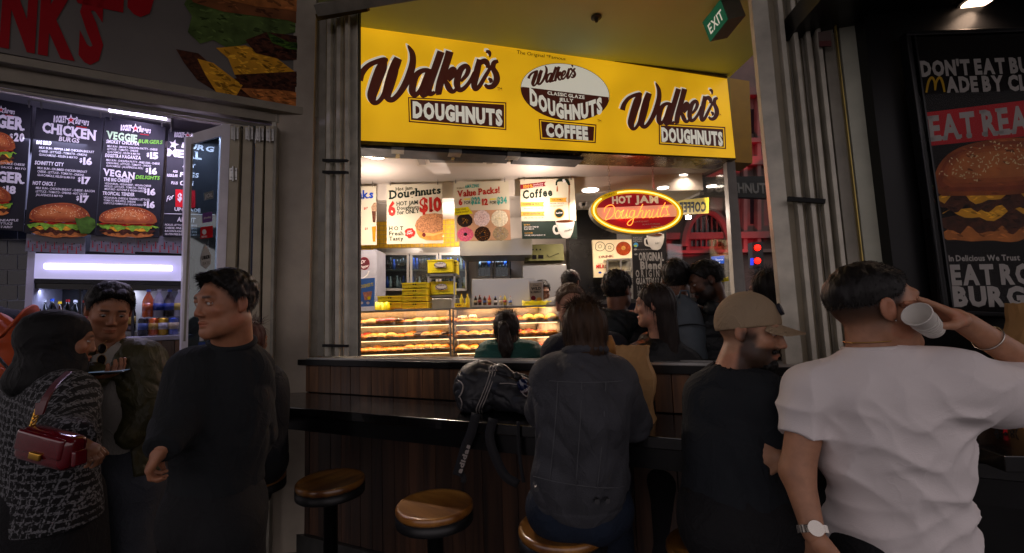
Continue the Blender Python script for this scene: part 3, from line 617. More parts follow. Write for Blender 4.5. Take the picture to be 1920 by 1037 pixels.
b = MB(); bar_px(FRP, 52, 536, 345, 541, 10, 10, .04, b, .005); b.build('top_rail', m_black, fg)
area('fridge_light', FRP.at(200, 545, -.12), FRP.at(200, 640, -.25), .9, 2.2, '#c9d4ff', .03)
def bottle(name, label, cat, base, h, r, liquid, capc, lab=None, group=None, can=False):
    t = thing(name, label, cat, base, 0, group)
    if can:
        b = MB(); b.lathe([(r*.8, 0), (r, h*.05), (r, h*.9), (r*.82, h)], n=16); b.build('can_body', liquid, t, True)
        b = MB(); b.lathe([(r*.8, h), (r*.84, h*1.012), (r*.7, h*1.0), (0, h)], n=16); b.build('lid', m_ss, t)
        if lab: b = MB(); b.lathe([(r*1.015, h*.35), (r*1.015, h*.72)], n=16); b.build('label', lab, t, True)
    else:
        b = MB(); b.lathe([(r*.85, 0), (r, h*.04), (r*.96, h*.3), (r, h*.58), (r*.62, h*.76), (r*.34, h*.86), (r*.32, h*.93)], n=16); b.build('bottle_body', liquid, t, True)
        b = MB(); b.lathe([(r*.38, h*.925), (r*.38, h)], n=12); b.build('cap', capc, t)
        if lab: b = MB(); b.lathe([(r*1.02, h*.24), (r*1.03, h*.5)], n=16); b.build('label', lab, t, True)
    return t
m_cola = M('cola_liquid', '#160806', .12, var=.2, coat=.5); cc = {k: M('cap_'+k, v, .4) for k, v in dict(blue='#2450b8', red='#a5161c', orange='#c8641a', yellow='#c8a418', white='#b9b9c4', dark='#151515').items()}
m_dkglass = M('dark_bottle_glass', '#0b0d0c', .08, coat=.6, var=.3); m_brglass = M('brown_bottle_glass', '#2e1508', .08, coat=.6)
labs = [M('bottle_label_'+k, v, .5, var=.3, vs=60) for k, v in dict(cream='#a89a7a', red='#7a1a16', blue='#2c4a86', gold='#a0802c', white='#a8a8ac').items()]
rg = random.Random(3)
names = ['at the left end', 'second from the left', 'third from the left', 'fourth from the left', 'fifth from the left', 'sixth from the left', 'seventh from the left', 'eighth from the left', 'ninth from the left', 'tenth from the left', 'beside the man in the olive jacket', 'right of the man in the olive jacket', 'last one on the right']
for i in range(13):
    x = 66+i*14.6 if i < 10 else 66+i*14.9
    p = FRP.at(x, 619, -.10-.06*(i % 2)); z = float(FRP.at(x, 622, -.1)[2])
    bottle('glass_bottle', 'dark glass bottle in the drinks fridge, '+names[i], 'bottle', (p[0], p[1], z), .235*rg.uniform(.93, 1.04), .03, m_dkglass if i % 3 else m_brglass, rg.choice(list(cc.values())), rg.choice(labs), 'bottles in the drinks fridge')
# ---- serving counter with bottles and cans in plastic wrap
cn = thing('shop_counter', 'burger shop counter with timber front and steel top under the wrapped drinks', 'counter')
CP_ = LS.off(-.28)
zt = float(CP_.at(300, 630)[2])
a0 = CP_.at(60, 630); a1 = CP_.at(352, 630)
def cpt(t, back, z): p = a0+(a1-a0)*t-CP_.n*back; return (p[0], p[1], z)
b = MB(); b.hexa([cpt(0, -.03, zt-.03), cpt(1, -.03, zt-.03), cpt(1, .30, zt-.03), cpt(0, .30, zt-.03)]+[cpt(0, -.03, zt), cpt(1, -.03, zt), cpt(1, .30, zt), cpt(0, .30, zt)]); b.build('counter_top', M('pale_counter_top', '#8e8c9c', .3), cn, bevel=.003)
n = 11
for k in range(n):
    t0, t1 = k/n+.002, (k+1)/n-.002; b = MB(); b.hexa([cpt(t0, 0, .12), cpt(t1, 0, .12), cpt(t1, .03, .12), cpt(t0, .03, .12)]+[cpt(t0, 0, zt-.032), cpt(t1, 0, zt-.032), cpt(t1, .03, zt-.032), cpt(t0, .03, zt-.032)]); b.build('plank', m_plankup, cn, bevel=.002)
b = MB(); b.hexa([cpt(0, .01, 0), cpt(1, .01, 0), cpt(1, .04, 0), cpt(0, .04, 0)]+[cpt(0, .01, .118), cpt(1, .01, .118), cpt(1, .04, .118), cpt(0, .04, .118)]); b.build('kick_board', m_black, cn)
# drinks
m_or = M('orange_drink', '#c2571a', .15, coat=.5); m_bl = M('blue_drink_label', '#1c3a8c', .4); m_cl = M('clear_drink', '#9a9cae', .1, coat=.5); m_ye = M('yellow_drink_label', '#b09a1c', .4)
for i, (x, liq, cp_, lb, lbl) in enumerate(((276, m_or, cc['blue'], m_or, 'tall orange soft drink bottle in the wrapped pack'), (296, m_cl, cc['white'], m_bl, 'tall clear soft drink bottle with a blue label in the wrapped pack'), (316, m_cola, cc['blue'], m_bl, 'tall cola bottle with a blue cap in the wrapped pack'), (335, m_cl, cc['white'], m_ye, 'tall clear soft drink bottle with a yellow label in the wrapped pack'))):
    p = CP_.at(x, 625, -.16); b_ = bottle('drink_bottle', lbl, 'bottle', (p[0], p[1], zt+.135), .20, .034, liq, cp_, lb)
for i, (x, c_, lbl) in enumerate(((269, '#14161c', 'black soft drink can in the wrapped pack'), (288, '#b4541c', 'orange soft drink can in the wrapped pack'), (306, '#b08c1c', 'yellow soft drink can in the wrapped pack'), (325, '#1c3c8c', 'blue soft drink can in the wrapped pack'))):
    p = CP_.at(x, 625, -.10); bottle('drink_can', lbl, 'can', (p[0], p[1], zt+.002), .125, .033, M('can_paint_'+str(i), c_, .25, .6), None, labs[(i+2) % 5], can=True)
p0 = CP_.at(262, 622, -.05); p1 = CP_.at(340, 622, -.05)
wp = MB(); pts = []
d = (p1-p0); z0 = zt+.002
V = []; 
for t, zz in ((-.05, 0), (.0, .13), (.10, .30), (.2, .33), (.9, .34), (1.0, .32), (1.05, .1), (1.05, 0)):
    for bk in (0, .16): q = p0+d*t-CP_.n*bk; V.append((q[0], q[1], z0+zz*1.0+(.01 if bk else 0)))
wp.add(V, [(2*i, 2*i+2, 2*i+3, 2*i+1) for i in range(7)]+[tuple(range(0, 16, 2))])
tag(wp.build('plastic_wrap', glassy('plastic_film', (.93, .92, .96), .12, .05), None, True), 'clear plastic film wrapped round the pack of bottles and cans', 'plastic wrap')
# posters low on the counter front
t = thing('menu_poster', 'black poster low on the counter reading CKEN MA FRIES 16', 'poster'); pl = CP_.off(.015)
b = MB(); quad_px(pl, [(60, 1040), (238, 985), (262, 800), (100, 800)], .006, b); b.build('sheet', m_board, t); pr = Print(pl, t)
for s, x, y, h, w_ in (('SKY', 238, 861, 8, 20), ('FRIES', 226, 872, 8, 31), ('6', 233, 890, 14, 10), ('CHICKEN', 202, 933, 8, 45), ('SHAWARMA FRIES', 172, 948, 8, 86), ('16', 222, 966, 14, 20)):
    pr.text(s, x, y, x+w_, y-w_*.13, h, h, T_W, 2, .03, shear=.1)
burger(pr, 150, 905, 70, 50, 2, 0, 3, 20); burger(pr, 150, 965, 70, 50, 2, 0, 4, 20)
pr.flush()
# ---- folding glass door, open towards the street
dr = thing('folding_door', 'open folding glass door leaf with white frame and stickers beside the burger menu', 'door')
DP = vplane(float(LS.at(420, 600)[0]), float(LS.at(420, 600)[1]), 48)
for (xt, yt, xb, yb, wd, nm, mt) in ((355, 255, 336, 1100, 13, 'stile', m_white), (424, 232, 394, 1100, 17, 'stile', m_white)):
    b = MB(); bar_px(DP, xt, yt, xb, yb, wd, wd, .045, b, .0); b.build(nm, mt, dr, bevel=.003)
b = MB(); quad_px(DP, [(361, 270), (417, 254), (418, 233), (362, 250)], .045, b); b.build('top_rail', m_white, dr, bevel=.003)
b = MB(); quad_px(DP, [(337, 1100), (395, 1100), (418, 246), (360, 262)], .006, b, -.02); b.build('pane', glassy('door_glass', (.62, .78, .78), .03, .10), dr)
b = MB(); bar_px(DP, 361, 270, 346, 640, 4, 4, .02, b, .004); b.build('bead', m_aludk, dr)
pr = Print(DP.off(-.02), dr, .003)
pr.quad(380, 400, 398, 418, M('purple_sticker', '#5c2a78', .5), 1, 'sticker', -3); pr.text('#today', 382, 411, 396, 408, 4, 4, T_W, 2, .02)
pr.quad(376, 426, 399, 448, T_R, 1, 'sticker', -3); pr.ell(383, 435, 4, 5, T_W, 2, 'sticker'); pr.text('MENU', 378, 446, 388, 445, 3.5, 3.5, T_W, 2, .02)
pr.poly([(376, 483), (381, 465), (385, 457), (389, 464), (396, 478), (395, 495), (386, 504), (377, 497)], M('pale_sticker', '#a9a49c', .5), 1, 'sticker'); pr.text('UBER', 378, 487, 394, 484, 6, 6, T_K, 2, .05); pr.text('EATS', 380, 497, 393, 495, 5, 5, M('print_grey', '#77746e'), 2, .03)
pr.poly([(382, 362), (400, 357), (400, 372), (383, 376)], M('grey_sticker', '#6f7472', .5), 1, 'sticker'); pr.text('JOL', 384, 372, 399, 368, 7, 7, T_W, 2, .02)
pr.quad(373, 520, 390, 528, T_R, 1, 'sticker', -2); pr.quad(374, 632, 382, 640, T_W, 1, 'sticker', -1); pr.quad(372, 642, 385, 650, M('blue_sticker', '#1e3f84', .5), 1, 'sticker', -1)
pr.flush()
fo = thing('folded_door', 'folded stack of cream door leaves with hinges left of the pale column', 'folding door')
FP = vplane(-1.72, 3.22, 12)
for (xt, xb, wd, mt, of) in ((440, 411, 20, m_cream, .02), (452, 424, 5, m_rubber, -.04), (465, 437, 18, m_cream, .0), (476, 449, 5, M('teal_glass_edge', '#3a4a4a', .2, coat=.4), -.04), (487, 466, 15, m_cream, .0), (498, 477, 5, m_rubber, -.04), (507, 489, 17, m_cream, .0), (516, 500, 6, m_aludk, .02)):
    b = MB(); bar_px(FP, xt, 236, xb, 1100, wd, wd, .07, b, of); b.build('stile', mt, fo, bevel=.003)
for (x, y) in ((440, 249), (467, 249), (437, 325), (506, 252), (487, 251)):
    b = MB(); quad_px(FP, [(x-7, y+12), (x+7, y+12), (x+7, y-10), (x-7, y-10)], .006, b, .03); b.tube([FP.at(x, y-13, .04), FP.at(x, y+15, .04)], .007, 8)
    for dx, dy in ((-4, -6), (4, -6), (-4, 7), (4, 7)): b.tube([FP.at(x+dx, y+dy, .03), FP.at(x+dx, y+dy, .036)], .004, 6)
    b.build('hinge', m_ss, fo)
# sandwich board leaning by the door
sb = thing('floor_sign', 'pale leaning floor sign seen edge on behind the man in the dark sweater', 'floor sign')
SBP = vplane(-1.55, 2.15, 20)
b = MB(); quad_px(SBP, [(228, 1040), (262, 1060), (306, 900), (286, 898)], .03, b); b.build('panel', M('speckled_pale_panel', '#8d8a84', .5, var=.2, vs=40), sb, bevel=.003)
b = MB(); quad_px(SBP, [(262, 1061), (268, 1061), (312, 903), (306, 900)], .03, b, -.01); b.build('edge', m_blackm, sb)
# ================================================================ doughnut shop
pl_ = _l = CAM + rayd(675, 150)*(3.5/rayd(675, 150)[1]); pr_ = CAM + rayd(1370, 220)*(4.4/rayd(1370, 220)[1])
SP = vplane(pl_[0], pl_[1], math.degrees(math.atan2(pr_[1]-pl_[1], pr_[0]-pl_[0])))
m_yel = M('backlit_yellow_acrylic', '#f0b400', .35, emit=.92, ecol='#e0aa18', var=.06, vs=3)
# brighter near the edges of the light box where its lamps sit
t_ = m_yel.node_tree; n_ = t_.nodes.new('ShaderNodeTexNoise'); n_.inputs['Scale'].default_value = 2.2; n_.inputs['Detail'].default_value = 1
mr_ = t_.nodes.new('ShaderNodeMapRange'); mr_.inputs[1].default_value = .3; mr_.inputs[2].default_value = .7; mr_.inputs[3].default_value = .55; mr_.inputs[4].default_value = .80; tc_ = t_.nodes.new('ShaderNodeTexCoord')
t_.links.new(tc_.outputs['Object'], n_.inputs['Vector']); t_.links.new(n_.outputs[0], mr_.inputs[0]); t_.links.new(mr_.outputs[0], t_.nodes['Principled BSDF'].inputs['Emission Strength'])
m_brown = M('brown_vinyl', '#32110c', .4, var=.05, emit=.75, ecol='#35130d'); m_sw = M('backlit_cream_vinyl', '#d8d2c0', .4, emit=.50, ecol='#e2dccb', var=.03)
m_sk = M('black_vinyl', '#0e0b08', .4, var=0)
sg = thing('shop_sign', 'backlit yellow sign band with Walker\'s DOUGHNUTS COFFEE lettering above the opening', 'sign')
b = MB(); quad_px(SP, [(640, 261), (1379, 296.5), (1363, 146), (640, 35)], .28, b); b.build('light_box', m_yel, sg)
m_signtrim = M('sign_edge_trim', '#5d4a10', .4, .4, var=.15)
b = MB(); bar_px(SP, 640, 33.5, 1364, 144.5, 5, 4, .3, b, .012); b.build('top_trim', m_signtrim, sg)
b = MB(); bar_px(SP, 640, 265.5, 1380, 298, 7, 3, .3, b, .012); b.build('bottom_trim', M('brass_trim', '#6d5a1e', .25, .8, var=.3, vs=12), sg)
pr = Print(SP, sg, .003, .0015)
def zz(ox, oy, k): return lambda pts, w=1.: [(ox+p[0]/k, oy+p[1]/k)+((p[2]/k*w,) if len(p) > 2 else ()) for p in pts]
# script word traced as brush strokes, in the pixel frame of a 5.183x enlargement whose origin is (665, 60)
SCRIPT = [
 [(45, 470, 70), (70, 400, 60), (130, 330, 50), (210, 290, 46), (290, 275, 60), (325, 268, 20)],
 [(300, 268, 40), (265, 340, 100), (225, 440, 105), (190, 540, 100), (168, 620, 90), (185, 680, 60), (230, 680, 40), (285, 610, 50), (330, 500, 80), (365, 400, 90), (400, 310, 90), (425, 255, 75)],
 [(400, 300, 70), (375, 400, 90), (340, 510, 95), (315, 600, 85), (330, 650, 60), (375, 655, 50), (440, 590, 55), (500, 490, 65), (545, 380, 70), (565, 290, 62), (560, 210, 52), (530, 150, 28), (515, 128, 6)],
 [(745, 385, 40), (700, 372, 42), (650, 380, 46), (600, 420, 60), (570, 490, 70), (560, 570, 65), (580, 610, 55), (620, 590, 40), (665, 510, 40), (690, 440, 40)],
 [(725, 375, 55), (690, 470, 62), (660, 560, 60), (660, 615, 45), (700, 605, 40), (735, 560, 45)],
 [(840, 190, 70), (805, 290, 70), (770, 390, 70), (735, 490, 70), (715, 575, 62), (740, 605, 40), (780, 585, 34)],
 [(925, 188, 75), (895, 290, 72), (860, 400, 72), (830, 500, 72), (810, 600, 66)],
 [(860, 500, 40), (905, 420, 46), (945, 365, 50), (970, 370, 46), (955, 420, 46), (905, 470, 44)],
 [(880, 470, 30), (900, 510, 52), (925, 560, 55), (960, 580, 36), (1000, 540, 30)],
 [(1030, 480, 26), (1085, 420, 40), (1105, 360, 46), (1080, 330, 44), (1035, 360, 56), (1005, 430, 62), (995, 510, 62), (1015, 560, 50), (1060, 550, 40), (1120, 480, 34), (1165, 390, 34)],
 [(1215, 265, 50), (1200, 330, 60), (1180, 420, 64), (1162, 500, 60), (1170, 555, 42), (1210, 530, 40), (1270, 430, 36), (1330, 330, 30)],
 [(1195, 345, 24), (1225, 298, 46), (1268, 285, 54), (1292, 318, 46), (1285, 350, 20)],
 [(1395, 282, 30), (1355, 300, 46), (1345, 350, 48), (1375, 410, 56), (1380, 470, 60), (1345, 525, 50), (1295, 535, 40), (1265, 510, 24)],
 [(1300, 450, 16), (1325, 470, 36), (1315, 495, 16)],
 [(1275, 190, 24), (1305, 195, 34), (1315, 222, 24), (1311, 248, 6)],
 [(790, 600, 30), (840, 598, 20)],
]
def script(pr, f, mat, L, off=(0, 0), grow=0., wk=1., nm='lettering', n=5):
    for st in SCRIPT: pr.stroke([(*f(x, y), w*wk) for x, y, w in st], mat, L, nm, n, off, grow)
k1 = 1/5.183
f1 = lambda x, y: (665+x*k1, 60+y*k1)
script(pr, f1, m_sw, 1, (-3.4, -3.2), .3, k1); script(pr, f1, m_brown, 2, (0, 0), .3, k1)
# second, smaller copy at the right: affine map fitted to the photo
def f3(x, y):   # left word spans x 672..937,y 85..190 ; right word spans x 1166..1349
    u = (x-45)/1365.; v = (y-105)/600.; return (1166+u*183, 147.5+v*94+u*6.0)
def f3b(x, y):
    u = (x-45)/1365.; v = (y-105)/610.; y0 = 149+u*(-2)+(0); return (1167+u*181, y0+v*96+u*9)
script(pr, f3b, m_sw, 1, (-2.4, -2.4), .25, k1*.70); script(pr, f3b, m_brown, 2, (0, 0), .25, k1*.70)
def plate(pr, Q, s, tx, mats=(m_brown, m_yel, m_brown), g=(2.2, 4.2), **kw):
    Q = np.array(Q, float); c = Q.mean(0)
    def ins(q, d): 
        out = []
        for p in q: v = p-c; out.append(p-np.sign(v)*d)
        return out
    pr.poly(ins(Q, 0), mats[0], 0, 'name_plate'); pr.poly(ins(Q, g[0]), mats[1], 1, 'name_plate'); pr.poly(ins(Q, g[1]), mats[2], 2, 'name_plate')
    pr.text(s, *tx, m_sw, 3, .06, gap=.075)
plate(pr, [(766.5, 229), (949.5, 244), (949.5, 192), (765, 182)], 'DOUGHNUTS', (774, 219, 942.5, 234.5, 27, 26.5))
plate(pr, [(1235.5, 271), (1361.5, 279.5), (1360, 238), (1235, 231)], 'DOUGHNUTS', (1241, 264, 1356, 272.5, 23.5, 23))
plate(pr, [(1012.5, 262), (1117, 268.5), (1118.5, 233.5), (1010, 223)], 'COFFEE', (1024, 254.5, 1103, 261.5, 22, 22))
# oval emblem
zf = lambda X, Y: (960+X/5.185, 80+Y/5.185)
cx_, cy_ = zf(516, 480); pr.ell(cx_, cy_, 84, 53.0, m_sk, 0, 'oval_emblem', rot=-9, n=60); pr.ell(cx_, cy_, 83.2, 52.2, m_sw, 1, 'oval_emblem', rot=-9, n=60)
half = []
a0_ = None
for i in range(61):
    t = R(180+i*3); x = 83.2*math.cos(t); y = -52.2*math.sin(t); half.append((cx_+x*math.cos(R(-9))+y*math.sin(R(-9)), cy_-x*math.sin(R(-9))+y*math.cos(R(-9))))
# chord rises a little above the centre line
half = [p for p in half]
pr.poly([zf(93, 428)]+[p for p in half if p[1] > 80+440/5.185+(p[0]-978)*.13]+[zf(940, 530)], m_brown, 2, 'oval_emblem')
def f2(x, y):
    u = (x-45)/1365.; v = (y-105)/610.; return (991+u*89, 124+v*39-u*9+ (4 if 0 else 0)+u*2)
script(pr, f2, m_brown, 3, (0, 0), .2, k1*.36, n=4)
pr.text('CLASSIC GLAZE', *zf(345, 503), *zf(706, 548), 6.0, 6.0, m_sw, 3, .03); pr.text('JELLY', *zf(458, 567), *zf(598, 580), 6.0, 6.0, m_sw, 3, .03)
def wrp(t):   # arc: baseline sags in the middle, end letters taller
    return (13*math.sin(math.pi*t)**.9 if 0 < t < 1 else 0., 1.0)
pr.text('DOUGHNUTS', *zf(175, 585), *zf(880, 668), 25, 24, m_sw, 3, .06, warp=lambda t: (21*math.sin(math.pi*min(max(t*.97+.01, 0), 1)), 1+.10*abs(2*t-1)-.0), gap=.075)
pr.text('The Original *Famous', *zf(45, 108), *zf(520, 172), 7, 5.5, m_sk, 3, .004, shear=.1)
for q in ((1385, 568), ): pr.text('TM', 665+q[0]*k1, 60+q[1]*k1, 665+1432*k1, 60+570*k1, 6, 6, m_sk, 2, .0)
pr.text('TM', *zf(832, 770), *zf(868, 775), 5, 5, m_sk, 2, 0.); pr.text('TM', 1346, 217, 1352, 218, 5, 5, m_sk, 2, 0.)
pr.flush()
for (px, py) in ((760, 150), (950, 160), (1130, 190), (1300, 215)):   # the box throws its light on the soffit
    pass

# ---- soffit between the window wall and the sign, exit sign, sprinkler
ZS = 3.94
so_ = MB(); P = [(-3.2, 1.2), (3.0, 1.2), (2.33, 5.2), (-3.2, 5.0)]
c = [hz(600, 40, ZS), hz(1368, 145, ZS), hz(1420, 96, ZS), hz(1440, -60, ZS), hz(1500, -420, ZS), hz(560, -420, ZS)]
so_.add([(p[0], p[1], ZS) for p in c]+[(p[0], p[1], ZS+.2) for p in c], [tuple(range(5, -1, -1)), tuple(range(6, 12))]+[(i, (i+1) % 6, 6+(i+1) % 6, 6+i) for i in range(6)])
struct(so_.build('ceiling', M('cream_soffit_paint', '#cadcb2', .6, var=.05, vs=1.5), None))
b = MB(); quad_px(SP.off(-.3), [(500, 130), (1373, 230), (1368, 130), (500, -60)], .1, b); struct(b.build('wall', M('wall_above_sign', '#8a7a30', .7), None))
# side of the sign return, right of the band
yb_ = thing('sign_return', 'plain yellow painted box end hanging right of the yellow sign band', 'sign')
pq = yplane(5.3); b = MB(); quad_px(pq, [(1378, 304), (1411, 306), (1405, 152), (1366, 146)], .3, b); b.build('box', M('yellow_paint', '#8c6a06', .5), yb_)
# header beam at top left
hb = thing('header_beam', 'grey metal header beam over the left corner of the opening', 'beam')
b = MB(); b.v = []; P0 = hz(560, 45, 3.6); b.tube([hz(596, 18, 3.75), hz(790, -14, 3.75)], .05, 4); b.build('beam', m_aludk, hb)
b = MB(); b.tube([hz(596, 32, 3.75), hz(690, 14, 3.75)], .03, 4); b.build('beam', m_signtrim, hb)
ex = thing('exit_sign', 'green and white EXIT sign box hanging under the cream soffit', 'exit sign')
e0 = CAM+rayd(1345, 45)*(3.35/rayd(1345, 45)[1]); EP = Plane(e0, (-.80, -.52, -.32))
m_exit = M('exit_green', '#1c6a4a', .5, emit=.16, ecol='#2a8a62', var=.05)
Qe = [(1331, 78), (1364, 36), (1350, 0), (1317, 42)]
b = MB(); quad_px(EP, Qe, .012, b); b.build('green_face', m_exit, ex)
b = MB(); F_ = [EP.at(*q) for q in Qe]; dv = np.array([.13, -.02, .012]); b.add([F_[0]-EP.n*.013, F_[1]-EP.n*.013, F_[2]-EP.n*.013, F_[3]-EP.n*.013]+[f+dv for f in F_], [(3, 2, 1, 0), (4, 5, 6, 7), (0, 1, 5, 4), (1, 2, 6, 5), (2, 3, 7, 6), (3, 0, 4, 7)])
b.build('housing', M('exit_housing', '#77756a', .5), ex)
pe = Print(EP, ex); dxy = np.array([33, -42.])/53.4; up_ = np.array([-14, -36.])/38.6
V_, F_t, W_ = layout('EXIT', .02); m_ = pe.mb(m_sw, 2, 'lettering'); m_.add([EP.at(1333+dxy[0]*(x/W_*40+4)+up_[0]*(y*17+8), 75+dxy[1]*(x/W_*40+4)+up_[1]*(y*17+8), .006) for x, y in V_], F_t); pe.flush()
sp = thing('ceiling_sensor', 'small round sprinkler head in the cream soffit above the sign', 'sprinkler', hz(1118, 31, ZS))
b = MB(); b.lathe([(.042, -.004), (.042, -.012), (.03, -.016), (.018, -.02), (.012, -.045), (0, -.05)], n=20); b.build('body', M('sensor_metal', '#26221a', .4, .5), sp)

# ---- interior shell
CZ = 3.12; BK = yplane(6.1); BH = yplane(5.0); HB = yplane(4.9); CL2 = 2.93
GX = lambda Y: 2.26-(Y-4.7)*.2        # glass side wall, x as a function of depth
b = MB(); P = [(-3.0, 3.75), (GX(4.6), 4.75), (GX(5.0), 5.0), (-3.0, 5.0)]; b.hexa([(x, y, CZ) for x, y in P]+[(x, y, CZ+.06) for x, y in P]); struct(b.build('ceiling', m_ceil, None))
b = MB(); b.box((-.42, 5.06, (CZ+CL2)/2+.02), (5.2, .12, CZ-CL2+.04)); struct(b.build('bulkhead', m_wallw, None))
b = MB(); P = [(-3.0, 5.13), (GX(5.13), 5.13), (GX(8.4), 8.4), (-3.0, 8.4)]; b.hexa([(x, y, CL2) for x, y in P]+[(x, y, CL2+.06) for x, y in P]); struct(b.build('ceiling', m_ceil, None))
b = MB(); b.box((-.9, 6.2, 1.6), (3.3, .14, 3.2)); struct(b.build('back_wall', m_wallw, None))
b = MB(); b.box((1.06, 6.05, 1.5), (.62, .5, 2.9)); struct(b.build('wall_panel', m_black, None))
b = MB(); b.box((1.5, 6.9, 1.5), (.72, .1, 3)); struct(b.build('back_wall', M('grey_inner_wall', '#77736c', .6), None))
b = MB(); b.box((-3.0, 5.2, 1.6), (.1, 3.4, 3.2)); struct(b.build('side_wall', m_wallw, None))
# yellow tiles
ty = thing('tiled_wall_panel', 'band of small yellow wall tiles behind the hanging menu boards', 'wall')
b = MB(); quad_px(BK, [(640, 476), (862, 470), (862, 392), (640, 400)], .02, b, .0); b.build('grout', M('tile_grout', '#8a7a50', .8), ty)
b = MB()
for r_ in range(9):
    for c_ in range(26):
        x0 = 645+c_*8.3; y0 = 400+r_*8.3-(x0-645)*.02; q = [(x0+.5, y0+7.8), (x0+7.8, y0+7.8), (x0+7.8, y0+.5), (x0+.5, y0+.5)]; quad_px(BK, q, .006, b, .006)
o = b.build('tiles', M('yellow_glazed_tile', '#c79c2a', .2, var=.18, vs=30, coat=.3), ty); o['kind'] = 'stuff'
b = MB(); quad_px(BK, [(640, 404), (862, 398), (862, 392), (640, 397)], .01, b, .02); b.build('edge_strip', T_W, ty)
# air conditioner cassette in ceiling
acn = thing('ceiling_vent', 'square ceiling air conditioner cassette with dark grille behind the sign', 'vent')
def cq(Q, z, th, mat, name, par): bb = MB(); P = [hz(x, y, z) for x, y in Q]; bb.hexa([(p[0], p[1], z) for p in P]+[(p[0], p[1], z+th) for p in P]); return bb.build(name, mat, par)
cq([(774, 288), (948, 295), (930, 312), (783, 312)], CZ-.012, .010, M('vent_frame', '#a89e8e', .5), 'frame', acn)
cq([(800, 288), (908, 292), (905, 306), (806, 305)], CZ-.02, .007, M('vent_grille', '#4a463c', .7), 'grille', acn)
cq([(779, 290), (794, 290), (799, 309), (786, 309)], CZ-.02, .007, M('vent_slot', '#7d756a', .7), 'slot', acn)
cq([(916, 293), (936, 294), (922, 308), (912, 308)], CZ-.02, .007, MATS['vent_slot'], 'slot', acn)
# black track grille under the sign
tg = thing('ceiling_track', 'black slatted track running under the yellow sign along the opening', 'track')
TP = SP.off(-.02)
for (xa, xb) in ((640, 742), (750, 850), (858, 960), (968, 1094)):
    b = MB(); ya = 273.5+(xa-675)*.0565; yb2 = 273.5+(xb-675)*.0565; bar_px(TP, xa, ya, xb, yb2, 7, 6, .2, b); b.build('grille_bar', m_blackm, tg)
for x in (746, 854, 964):
    b = MB(); y = 272+(x-675)*.0565; bar_px(TP, x-12, y, x+12, y+1.5, 8, 8, .1, b, .004); b.build('bracket', m_ssdk, tg)

# ---- downlights
def downlight(px, py, z, label, power, col='#ffe6d0', r=.075):
    p = hz(px, py, z); t = thing('downlight', label, 'ceiling light', (p[0], p[1], z), 0, 'round downlights in the doughnut shop ceiling')
    b = MB(); b.lathe([(r*1.15, -.003), (r*1.15, -.010), (r*.98, -.012)], n=24); b.build('trim_ring', m_sw if 0 else M('white_trim', '#b5b0a8', .5), t)
    b = MB(); b.lathe([(r, -.011), (r*.98, -.0165), (0, -.0165)], n=24); b.build('diffuser', M('lit_diffuser', '#ffffff', emit=7, ecol='#fff2e2', var=0), t)
    l = bpy.data.lights.new('downlight_or_fill_lamp', 'SPOT'); l.energy = power*1.6; l.color = lin(col); l.spot_size = R(150); l.spot_blend = .6; l.shadow_soft_size = .07; o = bpy.data.objects.new('downlight_or_fill_lamp', l); COL.objects.link(o); o.location = (p[0], p[1], z-.03); o.parent = None
downlight(705, 290, CZ, 'large round lit downlight left of the air conditioner vent', 101, r=.085)
downlight(1107, 354.5, CL2, 'round lit downlight above the left tip of the oval neon sign', 88, r=.09)
downlight(1280, 327, CZ, 'round lit downlight in the pink lit ceiling right of the chain', 48, r=.05)
downlight(1243, 350, CL2, 'small round lit downlight directly above the oval neon sign', 48, r=.06)
downlight(1334, 347, CL2, 'small round lit downlight close to the glass side wall', 30, r=.05)
for (x, y, z, pw) in ((-.6, 5.5, 2.6, 40), (-1.4, 4.5, 2.8, 17), (.3, 4.6, 2.8, 17), (1.6, 5.9, 2.84, 18)):  # added fill lamps without fixtures, brightening the shop ceiling
    l = bpy.data.lights.new('added_shop_fill', 'POINT'); l.energy = pw; l.color = lin('#ffe8da'); l.shadow_soft_size = .03; o = bpy.data.objects.new('added_shop_fill', l); COL.objects.link(o); o.location = (x, y, z)

for x, y in ((-.95, 3.84), (.25, 4.02)):  # two added spots hidden behind the sign, lighting the carton fronts
    l = bpy.data.lights.new('downlight_or_fill_lamp', 'SPOT'); l.energy = 130; l.color = lin('#ffecdc'); l.spot_size = R(150); l.spot_blend = .6; l.shadow_soft_size = .06; o = bpy.data.objects.new('downlight_or_fill_lamp', l); COL.objects.link(o); o.location = (x, y, CZ-.04)
# ---- hanging menu boards
z4 = lambda X, Y: (700+X/7.385, 330+Y/7.385); z5 = lambda X, Y: (960+X/7.407, 320+Y/7.407)
m_cb = M('cream_print_board', '#b9b39e', .5, var=.05, vs=3); m_dk = M('print_dark_green', '#12201a', .5); m_rd = M('print_brick_red', '#9c2018', .5, var=.12, vs=40); m_tl = M('print_teal', '#3f8f86', .5); m_yl = M('print_yellow', '#c8bc10', .5); m_blu = M('print_blue', '#1c3f9c', .5)
def hang(label, Q, wires, mat=None):
    t = thing('hanging_board', label, 'menu board', group='menu boards hanging over the display case'); b = MB(); quad_px(HB, Q, .008, b); b.build('panel', mat or m_cb, t)
    for x, y in wires:
        b = MB(); p = HB.at(x, y, -.004); b.tube([p, (p[0], p[1], CZ)], .0022, 5); b.tube([p+np.array([0, -.004, -.02]), p+np.array([0, -.004, .012])], .007, 6); b.build('wire', m_ssdk, t)
    return t, Print(HB, t, .002, .0008)
t, pr = hang('cream hanging board with blue letters nks cut by the window jamb', [(612, 461), (706, 459), (705, 349), (612, 351)], [(698.5, 347)])
